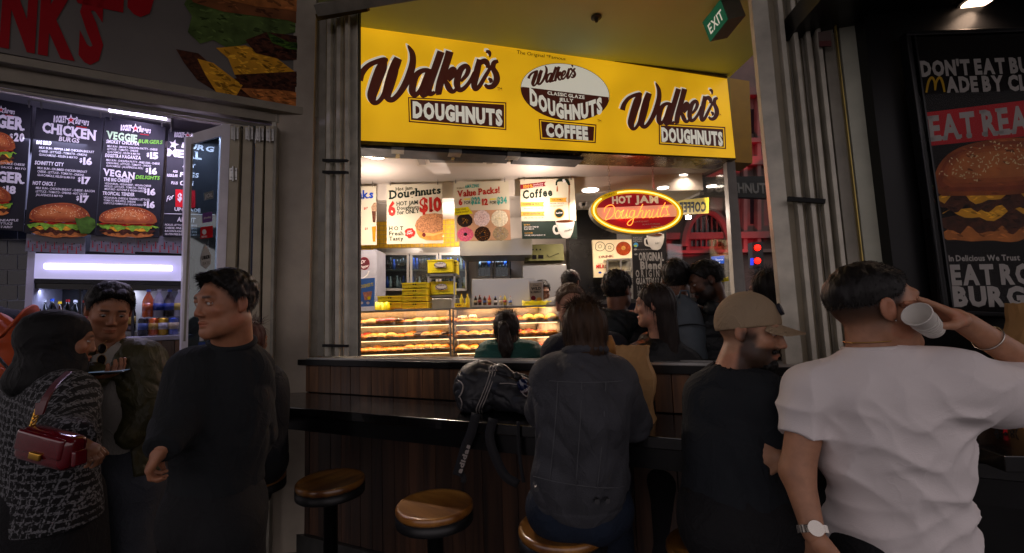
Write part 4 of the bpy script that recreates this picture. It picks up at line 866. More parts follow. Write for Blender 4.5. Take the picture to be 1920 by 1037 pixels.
pr.text('Drinks', 640, 374, 700, 371, 16, 14, m_blu, 2, .04, serif=True); pr.text('$7', 682, 393, 690, 392, 4, 4, m_rd, 2, .02); pr.text('$6', 684, 431, 690, 430, 4, 4, m_rd, 2, .02)
pr.poly([(697, 395), (705, 393), (704, 417), (699, 417)], m_pat, 2, 'drink_picture'); pr.poly([(696, 388), (701, 380), (706, 380), (706, 396), (697, 396)], M('cream_swirl_print', '#8a7058', .6, var=.4, vs=60), 3, 'drink_picture'); pr.poly([(697, 425), (705, 424), (704, 453), (699, 453)], M('orange_drink_print', '#c76a12', .5, var=.3, vs=20), 2, 'drink_picture'); pr.flush()
t, pr = hang('cream hanging board offering 6 hot jam Doughnuts for $10 with a sugared bun', [z4(187, 943), z4(968, 932), z4(948, 110), z4(185, 118)], [z4(240, 110), z4(893, 100)])
pr.text('Hot Jam', *z4(310, 205), *z4(540, 185), 6, 6, m_dk, 2, .02, serif=True); pr.text('Doughnuts', *z4(222, 320), *z4(935, 238), 15.5, 12.5, m_dk, 2, .035, serif=True)
pr.text('6', *z4(205, 545), *z4(310, 540), 24, 24, m_rd, 2, .05); pr.text('$10', *z4(640, 498), *z4(945, 478), 25, 24, m_rd, 2, .05, serif=True)
pr.text('HOT JAM', *z4(322, 412), *z4(615, 390), 7.2, 7.2, m_dk, 2, .02, serif=True); pr.text('Doughnuts', *z4(328, 470), *z4(630, 448), 6, 6, m_dk, 2, .02); pr.text('for ONLY', *z4(332, 535), *z4(635, 508), 7.5, 7.5, m_dk, 2, .02, serif=True)
for s, y in (('H O T', 752), ('Fresh', 822), ('Tasty', 893)): pr.text(s, *z4(218, y), *z4(415, y-3), 7, 7, m_dk, 2, .02, serif=True)
pr.ell(*z4(506, 787), 9.5, 9.5, m_rd, 2, 'seal', wob=.25, n=28); pr.text('Hot', *z4(475, 780), *z4(530, 765), 3, 3, T_W, 3, .02); pr.text('Daily', *z4(465, 812), *z4(545, 795), 3.6, 3.6, T_W, 3, .02)
m_sug = M('sugared_bun_print', '#9a6a48', .6, var=.5, vs=70); m_bunl = M('golden_bun_print', '#b8803a', .6, var=.3, vs=20)
def arc(pts): return [z4(*p) for p in pts]
pr.poly(arc([(585, 700), (600, 790), (640, 850), (720, 885), (850, 893), (966, 885), (966, 700)]), m_bunl, 2, 'bun_picture'); pr.poly(arc([(575, 690), (600, 620), (650, 560), (730, 525), (850, 515), (962, 530), (966, 740), (850, 790), (700, 790), (620, 760)]), m_sug, 3, 'bun_picture')
pr.poly(arc([(690, 780), (830, 800), (965, 770), (965, 790), (830, 830), (700, 830)]), M('cream_band_print', '#c09a58', .6, var=.2), 4, 'bun_picture'); pr.ell(*z4(700, 815), 3.4, 4, M('jam_print', '#5a1010', .4), 5, 'bun_picture'); pr.flush()
t, pr = hang('cream hanging board offering Value Packs with six doughnuts pictured', [z4(1135, 907), z4(1905, 890), z4(1870, 70), z4(1110, 85)], [z4(1140, 80), z4(1820, 62)])
pr.text("Walker's", *z4(1150, 185), *z4(1255, 175), 3.6, 3.6, m_dk, 2, .0, shear=.2); pr.text('AMAZING', *z4(1265, 170), *z4(1462, 155), 6, 6, m_tl, 2, .03, shear=.15); pr.text('Value Packs!', *z4(1165, 292), *z4(1750, 232), 11.5, 11.5, m_rd, 2, .03, serif=True)
pr.text('6', *z4(1182, 402), *z4(1235, 400), 11, 11, m_rd, 2, .05); pr.text('FOR', *z4(1258, 392), *z4(1345, 388), 6.2, 6.2, m_dk, 2, .01, shear=.15); pr.text('$22', *z4(1355, 385), *z4(1482, 380), 11.5, 11.5, m_tl, 2, .05)
pr.text('12', *z4(1508, 402), *z4(1588, 398), 11, 11, m_rd, 2, .05); pr.text('FOR', *z4(1613, 392), *z4(1700, 388), 6.2, 6.2, m_dk, 2, .01, shear=.15); pr.text('$34', *z4(1712, 382), *z4(1850, 375), 11.5, 11.5, m_tl, 2, .05)
for x in (1300, 1655): pr.poly(arc([(x-42, 330), (x+42, 327), (x+42, 310), (x-42, 313)]), m_yl, 3, 'tag_print')
m_card = M('cardboard_print', '#a98468', .6, var=.15); pr.poly(arc([(1150, 500), (1180, 480), (1850, 465), (1890, 480), (1905, 888), (1160, 905)]), m_card, 1, 'box_picture')
pr.poly(arc([(1120, 450), (1310, 425), (1380, 520), (1125, 548)]), m_yl, 4, 'tag_print'); pr.text('Take these', *z4(1140, 485), *z4(1280, 465), 3.8, 3.8, m_dk, 5, .0, shear=.15); pr.text('home today!', *z4(1142, 520), *z4(1320, 500), 3.8, 3.8, m_dk, 5, .0, shear=.15)
dn = [(1268, 615, 108, 92, '#1e1410', '#c08a20', .0), (1503, 585, 112, 112, '#c4b0b0', '#8a2030', .0), (1748, 588, 115, 115, '#c9c0a8', '#c9b860', .0), (1275, 808, 112, 98, '#b8506a', '#3a50a0', .2), (1512, 803, 112, 105, '#2a1608', '#d08a20', .2), (1762, 798, 110, 98, '#8a7a60', '#a04060', .0)]
for i, (X, Y, rx, ry, c1, c2, hole) in enumerate(dn):
    pr.ell(*z4(X, Y), rx/7.385, ry/7.385, M('doughnut_print_'+str(i), c1, .6, var=.3, vs=60), 2, 'doughnut_picture', wob=.08, seed=i)
    rg = random.Random(i+5); mm = [M('sprinkle_print_'+str(i), c2, .6, var=.2)]
    if i in (3, 5): mm += [M('sprinkle_green', '#4a9a50', .6), M('sprinkle_orange', '#c8781c', .6), T_W, m_blu]
    for k in range(46 if i in (3, 5) else 34):
        a = rg.random()*6.28; q = rg.uniform(.25 if hole else 0, .88 if i in (3, 5) else (.5 if i != 4 else .85)); x, y = z4(X+rx*q*math.cos(a), Y+ry*q*math.sin(a)); s_ = rg.uniform(.5, 1.0); bta = rg.random()*3.1
        pr.poly([(x-s_*math.cos(bta), y-s_*math.sin(bta)), (x+.4, y), (x+s_*math.cos(bta), y+s_*math.sin(bta)), (x-.4, y+.2)], rg.choice(mm), 3, 'sprinkle_print')
    if hole: pr.ell(*z4(X, Y), rx/7.385*.24, ry/7.385*.24, T_K, 4, 'doughnut_picture')
pr.flush()
t, pr = hang('cream and dark green hanging board headed Coffee with a cup under a spout', [z5(140, 948), z5(905, 945), z5(862, 112), z5(110, 120)], [z5(170, 115), z5(817, 108)])
a5 = lambda pts: [z5(*p) for p in pts]; m_dg = M('dark_green_print_panel', '#1f2b26', .5); m_tan = M('tan_ribbon_print', '#b98a35', .5); m_mar = M('maroon_ribbon_print', '#6e1420', .5)
pr.poly(a5([(132, 703), (895, 693), (905, 944), (141, 947)]), m_dg, 1, 'print_panel'); pr.poly(a5([(115, 195), (470, 152), (448, 185), (468, 215), (116, 260)]), m_mar, 1, 'ribbon')
pr.text('100%', *z5(160, 245), *z5(290, 230), 5.6, 5.6, m_tan, 2, .04); pr.text('Satisfaction', *z5(295, 205), *z5(430, 190), 3, 3, T_W, 2, .0); pr.text('Guaranteed', *z5(295, 235), *z5(425, 218), 3, 3, T_W, 2, .0)
pr.text('Coffee', *z5(150, 392), *z5(562, 345), 15, 14, m_dk, 2, .04, serif=True)
for (x0, y0, x1, y1, s) in ((120, 435, 445, 500, 'COFFEE & TEA'), (125, 568, 452, 632, 'HOT CHOCOLATE & CHAI'), (528, 375, 762, 440, 'ICED DRINKS')):
    pr.poly(a5([(x0, y1), (x1, y1-4), (x1-14, (y0+y1)/2), (x1, y0), (x0, y0+2)]), m_tan, 1, 'ribbon'); pr.text(s, *z5(x0+28, y1-22), *z5(x1-60, y1-26), 3.2, 3.2, m_dk, 2, .02)
for s, x0, y, x1 in (('SML 4.30 MED 5.30 LGE 5.80', 168, 532, 435), ('SML 4.30 MED 5.30 LGE 5.80', 172, 665, 438), ('SML COFFEE COLD LATTE', 530, 465, 720), ('ICED CHOCOLATE 7.50', 532, 500, 705)): pr.text(s, *z5(x0, y), *z5(x1, y-5), 2, 2, m_dk, 2, 0)
for s, x0, y, x1, c_ in (('EXTRAS', 170, 763, 252, m_tan), ('EXTRA SHOT SYRUP .80', 170, 793, 368, T_W), ('PLANT MILK .80', 170, 822, 305, T_W), ('FLAVOURS', 177, 878, 290, m_tan), ('CARAMEL VANILLA HAZELNUT .80', 177, 907, 462, T_W)): pr.text(s, *z5(x0, y), *z5(x1, y-4), 2.4, 2.4, c_, 2, .01)
pr.ell(*z5(655, 590), 9.2, 9.2, m_tan, 2, 'seal'); pr.ell(*z5(655, 590), 7.8, 7.8, m_dk, 3, 'seal'); pr.text('Real Deal', *z5(610, 600), *z5(700, 592), 3, 3, T_W, 4, .02)
m_cup = M('white_cup_print', '#b5b2ac', .5, var=.12); m_cof = M('coffee_print', '#4a2412', .5, var=.3)
pr.poly(a5([(600, 700), (640, 690), (860, 690), (868, 720), (845, 850), (810, 930), (760, 942), (700, 930), (650, 860), (620, 770)]), m_cup, 3, 'cup_picture'); pr.ell(*z5(735, 703), 17, 2.6, m_cof, 4, 'cup_picture', rot=2)
pr.stroke([(*z5(635, 770), 4), (*z5(590, 775), 4), (*z5(580, 830), 4), (*z5(610, 872), 4), (*z5(660, 860), 4)], m_cup, 3, 'cup_picture'); pr.text("Walker's", *z5(722, 862), *z5(865, 815), 4.2, 4.2, m_dk, 5, .0, shear=.25)
pr.stroke([(*z5(793, 200), 1.8), (*z5(790, 450), 1.3), (*z5(797, 690), 1.3)], M('coffee_stream_print', '#8a4a1c', .4), 5, 'coffee_stream'); pr.stroke([(*z5(615, 205), 3), (*z5(625, 150), 3.5), (*z5(680, 130), 6), (*z5(760, 140), 6), (*z5(800, 205), 3.4)], m_dk, 4, 'spout_picture'); pr.stroke([(*z5(710, 120), 4), (*z5(735, 160), 5)], T_W, 5, 'spout_picture', 1)
pr.stroke([(*z5(628, 215), 1.2), (*z5(628, 290), 3)], MATS['coffee_stream_print'], 5, 'coffee_stream', 1); pr.flush()

# ---- neon oval sign on chains
NE = yplane(4.42); z3 = lambda X, Y: (1090+X/8.643, 340+Y/8.643)
ns = thing('neon_sign', 'yellow and red oval neon sign reading HOT JAM Doughnuts hanging on chains', 'neon sign')
cx_, cy_ = z3(900, 487); m_shell = M('sign_shell_metal', '#8e8880', .35, .8)
def ellp(rx, ry, n=64, rot=-5.0, dx=0, dy=0):
    out = []
    for i in range(n):
        t = 2*math.pi*i/n; x = rx*math.cos(t); y = -ry*math.sin(t)*(1); out.append((cx_+dx+x*math.cos(R(rot))+y*math.sin(R(rot)), cy_+dy-x*math.sin(R(rot))+y*math.cos(R(rot))))
    return out
def ellslab(rx, ry, off, th, mat, name, rot=-2.5):
    E = ellp(rx, ry, rot=rot); A = [NE.at(x, y, off) for x, y in E]; B = [p-NE.n*th for p in A]; n = len(A); b = MB(); b.add(A+B, [tuple(reversed(range(n))), tuple(range(n, 2*n))]+[(i, (i+1) % n, n+(i+1) % n, n+i) for i in range(n)]); return b.build(name, mat, ns)
ellslab(87, 42.5, 0, .11, m_shell, 'shell'); ellslab(86.5, 42, .004, .003, M('neon_yellow_face', '#e3b505', .35, emit=.38, ecol='#ffc400', var=.04), 'yellow_face'); ellslab(75.5, 33.5, .009, .003, M('neon_red_face', '#8e1120', .4, emit=.30, ecol='#c01828', var=.06), 'red_face')
m_tube = M('yellow_neon_tube', '#fff0a0', .3, emit=2.2, ecol='#ffe070', var=0); m_rtube = M('orange_neon_tube', '#ffb070', .3, emit=2.6, ecol='#ff8a30', var=0)
E = ellp(81, 37.8, rot=-2.5); b = MB(); b.tube([NE.at(x, y, .035) for x, y in E[26:]+E[:22]], .0062, 8); b.build('yellow_tube', m_tube, ns)
pr = Print(NE, ns, .010, .002)
band = [p for p in ellp(75, 33, rot=-2.5)]
def yb_top(x): return z3(0, 418)[1]+(x-z3(250, 0)[0])*(-.04)
def yb_bot(x): return z3(0, 640)[1]+(x-z3(380, 0)[0])*(-.05)
pts = [p for p in band if yb_top(p[0]) <= p[1] <= yb_bot(p[0])]; cxm = sum(p[0] for p in pts)/len(pts)
Lp = sorted([p for p in pts if p[0] < cxm], key=lambda p: p[1]); Rp = sorted([p for p in pts if p[0] >= cxm], key=lambda p: -p[1])
pr.poly(Lp+Rp, M('neon_cream_band', '#cfa58a', .4, emit=.55, ecol='#ff9a78', var=.05), 1, 'cream_band')
m_nw = M('neon_cream_letters', '#cfc2a8', .5, emit=.35, ecol='#ffd8b0', var=0)
pr.text('HOT', *z3(500, 362), *z3(820, 345), 12.5, 12.5, m_nw, 2, .05, gap=.04); pr.text('JAM', *z3(872, 340), *z3(1250, 350), 12.0, 12.5, m_nw, 2, .05, gap=.04)
for s, x0, y0, x1, y1 in (('ALWAYS HOT.', 840, 668, 1095, 660), ('ALWAYS FRESH.', 985, 712, 1275, 700), ('ALWAYS TASTY.', 1130, 752, 1400, 738)): pr.text(s, *z3(x0, y0), *z3(x1, y1), 2.8, 2.8, T_W, 2, .01, shear=.15)
pr.text("Walker's", *z3(370, 262), *z3(535, 205), 4.4, 4.4, m_sk, 1, .0, shear=.2); pr.flush()
NEON = [[(370, 505), (380, 440), (430, 395), (500, 385), (540, 440), (530, 520), (490, 580), (430, 615), (385, 620), (420, 540), (470, 440)], [(590, 470), (560, 510), (550, 580), (590, 600), (630, 550), (625, 490), (600, 465), (640, 500), (680, 470)], [(690, 460), (660, 520), (650, 590), (690, 590), (730, 530), (755, 460), (735, 540), (740, 590), (775, 570)],
 [(860, 480), (820, 470), (785, 520), (790, 580), (830, 570), (870, 470), (850, 580), (825, 680), (780, 715), (745, 690), (780, 640), (860, 590), (900, 560)], [(995, 370), (960, 450), (930, 530), (905, 590), (950, 500), (990, 470), (1000, 500), (980, 570), (1010, 590), (1040, 550)],
 [(1055, 470), (1040, 530), (1025, 590), (1065, 510), (1100, 470), (1115, 490), (1095, 560), (1110, 590), (1150, 550)], [(1175, 460), (1150, 520), (1145, 580), (1180, 580), (1225, 520), (1250, 450), (1230, 530), (1235, 580), (1270, 560)], [(1360, 345), (1325, 420), (1290, 500), (1280, 560), (1310, 570), (1345, 530)], [(1290, 430), (1400, 410)], [(1415, 410), (1380, 440), (1395, 490), (1400, 540), (1360, 555)], [(1400, 545), (1425, 540)]]
b = MB()
for st in NEON:
    P = catmull([z3(*p) for p in st], 4); b.tube([NE.at(x, y, .036+.004*math.sin(i)) for i, (x, y) in enumerate(P)], .0036, 6)
o = b.build('script_tube', m_rtube, ns); o['kind'] = 'stuff'
area('neon_glow', NE.at(1190, 395, .06), NE.at(1190, 395, 2), .3, 3.2, '#ff6a3c', .15)
area('neon_glow', NE.at(1190, 350, .03), NE.at(1190, 150, .1), .5, 1.0, '#ff1408', .2)
for (x, y) in ((1143.5, 360), (1226, 356)):
    p = NE.at(x, y, -.05); b = MB(); z = p[2]; k = 0
    while z < CZ-.01:
        dx = .009 if k % 2 == 0 else 0; dy = 0 if k % 2 == 0 else .009
        b.tube([(p[0]-dx, p[1]-dy, z), (p[0]-dx, p[1]-dy, z+.03), (p[0]+dx, p[1]+dy, z+.03), (p[0]+dx, p[1]+dy, z)], .0028, 5, False, True); z += .026; k += 1
    o = b.build('chain', m_aludk, ns); o['kind'] = 'stuff'
# camera and speaker near neon sign
sc_ = thing('security_camera', 'small white dome camera on the wall left of the neon sign', 'security camera', yplane(5.4).at(1093, 384)); b = MB(); b.lathe([(.0, -.045), (.03, -.035), (.042, 0), (.045, .03), (.05, .04), (0, .04)], n=20); b.build('dome', m_wallw, sc_, True); b = MB(); b.box((0, -.044, -.005), (.035, .012, .03)); b.build('lens', m_blackm, sc_)
b = MB(); b.box((.0, .05, .03), (.07, .1, .05)); b.build('bracket', m_wallw, sc_)

# ---- display case
DY = 4.0; DCp = yplane(DY); dep = .42
xl = float(DCp.at(600, 600)[0]); xr = float(DCp.at(1052, 600)[0]); xm = float(DCp.at(847, 600)[0])
def dz(px, py): return float(DCp.at(px, py)[2])
def dx_(px): return float(DCp.at(px, 600)[0])
zt_ = dz(860, 579); zs = [dz(760, 607.5), dz(760, 635), dz(760, 661)]; zs_r = [dz(950, 603.5), dz(950, 631), dz(950, 657.5)]
m_trayss = M('steel_tray', '#8f8478', .35, .7, var=.15); m_led = M('warm_led_strip', '#ffffff', emit=4.5, ecol='#ffd9a0', var=0); m_cg = glassy('case_glass', (.97, .97, .95), .02, .03)
PAST = []
def mkcase(x0, x1, zz_, label):
    t = thing('display_case', label, 'display case', (x0, DY, 0)); L = lambda mb: rel(mb, t)
    b = MB(); b.box(((x0+x1)/2, DY+dep/2, .5), (x1-x0-.01, dep, .9)); L(b).build('cabinet', M('white_cabinet', '#8f8b84', .4), t)
    b = MB(); b.box(((x0+x1)/2, DY+dep+.01, (zt_+.95)/2), (x1-x0, .01, zt_-.95)); L(b).build('back_panel', M('mirror_back', '#8a7c68', .25, .6), t)
    b = MB(); b.box(((x0+x1)/2, DY+dep/2, zt_+.004), (x1-x0, dep+.02, .006)); L(b).build('top_glass', m_cg, t)
    b = MB(); b.box(((x0+x1)/2, DY-.004, zt_), (x1-x0, .016, .018)); L(b).build('top_rail', m_ssdk, t, bevel=.002)
    for x in (x0+.008, x1-.008):
        b = MB(); b.box((x, DY-.002, (zt_+1.0)/2), (.014, .012, zt_-1.0)); L(b).build('corner_post', m_ssdk, t)
    b = MB(); b.box(((x0+x1)/2, DY-.006, (zt_+1.0)/2), (x1-x0-.03, .004, zt_-1.0-.02)); L(b).build('front_glass', m_cg, t)
    for k, z in enumerate(list(zz_)+[zz_[-1]-.13]):
        b = MB(); b.box(((x0+x1)/2, DY+dep/2+.01, z-.003), (x1-x0-.02, dep-.06, .005)); L(b).build('shelf', m_trayss, t)
        b = MB(); b.box(((x0+x1)/2, DY+.034, z-.004), (x1-x0-.02, .01, .018)); L(b).build('shelf_edge', m_trayss, t)
        b = MB(); b.box(((x0+x1)/2, DY+.045, z-.018), (x1-x0-.06, .008, .004)); L(b).build('light_strip', m_led, t)
        if k < 3: area('case_light', ((x0+x1)/2, DY+.06, z-.024), ((x0+x1)/2, DY+.13, z-.2), x1-x0-.1, 3.6, '#ffc890', .03)
    area('case_light', ((x0+x1)/2, DY+.05, zt_-.012), ((x0+x1)/2, DY+.14, zt_-.2), x1-x0-.1, 3.6, '#ffc890', .03)
    return t
mkcase(xl, xm-.006, zs, 'left glass display case full of lit doughnuts and buns'); mkcase(xm+.006, xr, zs_r, 'right glass display case full of lit pastries behind the ponytailed girl')
# pastries
m_gold = M('golden_dough', '#c07a2c', .55, var=.35, vs=30, bump=.2, bs=60); m_pale = M('sugared_dough', '#c79a5c', .7, var=.25, vs=50, bump=.3, bs=140); m_choc = M('chocolate_glaze', '#2a140a', .25, var=.3, coat=.4); m_cream_ = M('white_cream', '#cfc0a0', .5, var=.1); m_pink = M('pink_icing', '#b0505a', .4, var=.2); m_redj = M('red_jam_icing', '#9c2a24', .3, var=.2); m_choco_chip = M('chocolate_pieces', '#241008', .4)
def blob(rx, ry, rz, n=12, k=8, f=None, flat=.25):
    prof = []
    for i in range(k+1):
        t = -math.pi/2+math.pi*i/k; z = math.sin(t)*rz; z = max(z, -rz*flat); prof.append((math.cos(t)*rx if i not in (0, k) else 0., z+rz*flat))
    b = MB(); b.lathe(prof, n=n, sy=ry/rx); return b
PROTO = {}
def proto(kind):
    if kind in PROTO: return PROTO[kind]
    rg = random.Random(hash(kind) % 97); ms = []
    if kind == 'bun':
        ms.append((blob(.048, .06, .034), m_gold, 'dough')); b = MB(); b.lathe([(.0485, .012), (.049, .018), (.046, .023)], n=12, sy=1.25); ms.append((b, m_cream_, 'cream_line'))
    elif kind == 'sugar_bun': ms.append((blob(.046, .05, .032), m_pale, 'dough'))
    elif kind in ('choc_ring', 'pink_ring'):
        b = MB(); b.tube([(.031*math.cos(2*math.pi*i/16), .031*math.sin(2*math.pi*i/16), .016) for i in range(16)], .018, 8, False, True); ms.append((b, m_gold, 'dough'))
        b = MB(); b.tube([(.031*math.cos(2*math.pi*i/16), .031*math.sin(2*math.pi*i/16), .022) for i in range(16)], .0165, 8, False, True); ms.append((b, m_choc if kind == 'choc_ring' else m_pink, 'icing'))
    elif kind == 'choc_scroll':
        ms.append((blob(.05, .045, .026), m_gold, 'dough')); b = MB()
        for i in range(12):
            a = rg.random()*6.28; r_ = rg.random()*.034; b.box((r_*math.cos(a), r_*math.sin(a), .030+.003*rg.random()-r_*.25), (.014, .009, .008), a)
        ms.append((b, m_choco_chip, 'chocolate_pieces'))
    elif kind == 'cream_bun':
        ms.append((blob(.042, .05, .026), m_gold, 'dough')); b = MB()
        for i in range(4): a = i*1.57; b.lathe([(.0, .026), (.014, .03), (.012, .042), (.005, .05), (0, .052)], (.014*math.cos(a), .014*math.sin(a), 0), n=8)
        ms.append((b, m_cream_, 'cream_swirls'))
    elif kind == 'jam_pastry':
        ms.append((blob(.05, .06, .030), m_gold, 'dough')); q = blob(.032, .045, .012); q.v = [(x, y, z+.024) for x, y, z in q.v]; ms.append((q, m_redj, 'topping'))
    elif kind == 'long_roll':
        ms.append((blob(.085, .035, .03, 14), m_gold, 'dough'))
    elif kind == 'cheese_bun':
        ms.append((blob(.044, .05, .034), M('cheesy_dough', '#c8a04c', .6, var=.3, vs=40, bump=.3), 'dough')); q = blob(.02, .02, .008); q.v = [(x+.01, y-.01, z+.028) for x, y, z in q.v]; ms.append((q, M('green_topping', '#7a8a3a', .6, var=.3), 'topping'))
    PROTO[kind] = [(mb, mt, nm, None) for mb, mt, nm in ms]; return PROTO[kind]
_meshc = {}
def pastry(kind, x, y, z, rz, s, label, group):
    t = thing('pastry', label, 'pastry', (x, y, z), rz, group); t.scale = (s, s, s)
    for i, (mb, mt, nm, _) in enumerate(proto(kind)):
        key = (kind, i)
        if key in _meshc: o = bpy.data.objects.new(nm, _meshc[key]); COL.objects.link(o); o.parent = t
        else: o = mb.build(nm, mt, t, True); _meshc[key] = o.data
        if nm in ('chocolate_pieces', 'cream_swirls'): o['kind'] = 'stuff'
DESC = {'bun': 'golden bun split by cream line', 'sugar_bun': 'sugar dusted pale bun', 'choc_ring': 'chocolate glazed ring doughnut', 'pink_ring': 'pink iced ring doughnut', 'choc_scroll': 'flat scroll with chocolate pieces', 'cream_bun': 'small bun with cream swirls', 'jam_pastry': 'oval pastry with red topping', 'long_roll': 'long plain golden roll', 'cheese_bun': 'pale bun with green topping'}
SHELF = ['top', 'middle', 'bottom']
ROWS = {('left', 0): ['long_roll', 'sugar_bun', 'pink_ring', 'pink_ring', 'choc_ring', 'choc_scroll', 'bun', 'sugar_bun', 'sugar_bun', 'long_roll'], ('left', 1): ['jam_pastry', 'bun', 'sugar_bun', 'sugar_bun', 'choc_scroll', 'choc_scroll', 'choc_ring', 'bun', 'bun', 'choc_ring'], ('left', 2): ['choc_scroll', 'choc_scroll', 'choc_scroll', 'choc_scroll', 'choc_scroll', 'bun', 'bun', 'bun', 'bun', 'bun'],
        ('right', 0): ['cream_bun', 'cream_bun', 'choc_scroll', 'choc_scroll', 'cream_bun', 'jam_pastry', 'cheese_bun', 'cheese_bun', 'cheese_bun'], ('right', 1): ['bun', 'bun', 'bun', 'bun', 'jam_pastry', 'jam_pastry', 'jam_pastry', 'jam_pastry', 'jam_pastry'], ('right', 2): ['sugar_bun', 'bun', 'bun', 'sugar_bun', 'sugar_bun', 'sugar_bun', 'jam_pastry', 'jam_pastry', 'sugar_bun']}
rg = random.Random(12)
for side, xa, xb, zv in (('left', dx_(668), xm-.03, zs), ('right', xm+.03, xr-.03, zs_r)):
    for k in range(3):
        row = ROWS[(side, k)]; n = len(row)
        for r2 in range(2):
            for i, kd in enumerate(row):
                if r2 == 1 and rg.random() < .12: continue
                kk = kd if r2 == 0 or rg.random() < .7 else rg.choice(['sugar_bun', 'bun'])
                x = xa+(xb-xa)*(i+.5+rg.uniform(-.1, .1))/n; y = DY+.085+r2*.12+rg.uniform(-.012, .012)
                pastry(kk, x, y, zv[k]+.001+r2*.004, rg.uniform(-.3, .3)+(0 if kk != 'long_roll' else .1), rg.uniform(1.2, 1.45), '%s, %s from left, %s row, %s shelf, %s case' % (DESC[kk], ORD[i], 'front' if r2 == 0 else 'back', SHELF[k], side), 'pastries in the display cases')
        tags = {('left', 0): (683, 732, 762, 789, 819), ('left', 1): (692, 712, 738, 758, 811, 830), ('left', 2): (717, 817), ('right', 0): (875, 1012, 1035), ('right', 1): (897, 1015), ('right', 2): (868, 1000)}[(side, k)]
        for i, px in enumerate(tags):
            x = dx_(px); t = thing('price_tag', 'white price tag, %s from left on %s shelf of %s display case' % (ORD[i], SHELF[k], side), 'price tag', (x, DY+.018, zv[k]-.012), 0, 'price tags on the display shelves')
            b = MB(); b.hexa([(-.035, 0, 0), (.035, 0, 0), (.035, .003, 0), (-.035, .003, 0), (-.035, .008, .032), (.035, .008, .032), (.035, .011, .032), (-.035, .011, .032)]); b.build('card', M('tag_card', '#a09288', .6), t)
            b = MB()
            for q in range(2): b.box((0, .001+.0026*q, .012+.010*q), (.05-.012*q, .003, .002))
            o = b.build('printed_lines', M('tag_print', '#5c5048', .6), t); o['kind'] = 'stuff'

# ---- things on top of and behind the display case
m_ybox = M('yellow_carton', '#dcc800', .5, var=.06); m_yprint = M('carton_print_brown', '#3a2412', .5)
def carton(label, px0, px1, py0, py1, Y, depth=.26, big=False, logo_=True):
    P = yplane(Y); a = P.at(px0, py1); c_ = P.at(px1, py0); w_ = c_[0]-a[0]; h = c_[2]-a[2]
    t = thing('cake_box', label, 'box', ((a[0]+c_[0])/2, Y, a[2]), 0, 'yellow doughnut cartons behind the display case')
    b = MB(); b.box((0, depth/2, h/2), (w_, depth, h)); b.build('carton', m_ybox, t, bevel=.003)
    b = MB(); b.box((0, depth/2, h-.006), (w_+.006, depth+.006, .012)); b.build('lid', m_ybox, t)
    pp = Print(yplane(Y), t, .006, .001)
    if big:
        cx = (px0+px1)/2; pp.ell(cx, py0+(py1-py0)*.42, (px1-px0)*.25, (py1-py0)*.24, m_yprint, 1, 'oval_emblem'); pp.ell(cx, py0+(py1-py0)*.36, (px1-px0)*.23, (py1-py0)*.15, T_W, 2, 'oval_emblem')
        pp.text("Walker's", cx-10, py0+(py1-py0)*.40, cx+9, py0+(py1-py0)*.34, 4, 4, m_yprint, 3, .0, shear=.2); pp.text('DOUGHNUTS', cx-11, py0+(py1-py0)*.60, cx+11, py0+(py1-py0)*.58, 3.4, 3.4, T_W, 3, .02)
        pp.text('Gotta be the Original', cx-16, py1-3, cx-2, py1-4, 2, 2, m_yprint, 2, 0); pp.text('Gotta be Fresh', cx+2, py1-4, cx+16, py1-6, 2, 2, m_yprint, 2, 0)
    else:
        cx = (px0+px1)/2; pp.ell(cx-2, py0+4.5, 1.6, 1.3, m_yprint, 1, 'logo_print'); pp.ell(cx+2, py0+4.5, 1.6, 1.3, m_yprint, 1, 'logo_print'); pp.text('walkersdoughnuts.com.au', cx-15, py0+10.5, cx+15, py0+10.5, 1.8, 1.8, m_yprint, 1, 0)
    for (mn, layer, nm), (mb, mat) in pp.jobs.items(): rel(mb, t); o = mb.build(nm, mat, t)
    pp.jobs = {}; return t
TB = [(754, 800, 529, 541, 4.15), (754, 800, 541, 554, 4.15), (754, 800, 554, 566, 4.15), (754, 800, 566, 579, 4.15), (708, 753, 554, 566, 4.15), (708, 753, 566, 579, 4.15)]
for q, lab in zip(TB, ('top yellow carton of the taller stack on the display case', 'second yellow carton from the top of the taller stack', 'third yellow carton from the top of the taller stack', 'bottom yellow carton of the taller stack', 'upper yellow carton of the short stack by the blue poster', 'lower yellow carton of the short stack by the blue poster')): carton(lab, *q)
rk = thing('steel_rack', 'steel wire rack holding yellow cartons on the display case', 'rack'); RP = yplane(4.3)
for (x0, y0, x1, y1, w_) in ((799, 516, 856, 515, 5), (805, 556, 852, 554, 3)): b = MB(); bar_px(RP, x0, y0, x1, y1, w_, w_, .3, b); b.build('shelf', m_ssdk, rk)
for (x, dd) in ((803, .0), (852, 0), (806, -.28), (848, -.28)): b = MB(); bar_px(RP, x, 514, x, 582, 3, 3, .02, b, dd); b.build('leg', m_ss, rk)
carton('large yellow carton with oval logo on top of the steel rack', 802, 849, 486, 512, 4.33, .22, True); carton('large yellow carton with oval logo on the lower level of the rack', 805, 850, 527, 553, 4.33, .22, True)
carton('yellow carton end behind the upper rack carton', 850, 856, 488, 513, 4.4, .2); carton('flat yellow carton on the display case right of the rack', 852, 868, 568, 576, 4.2, .2)
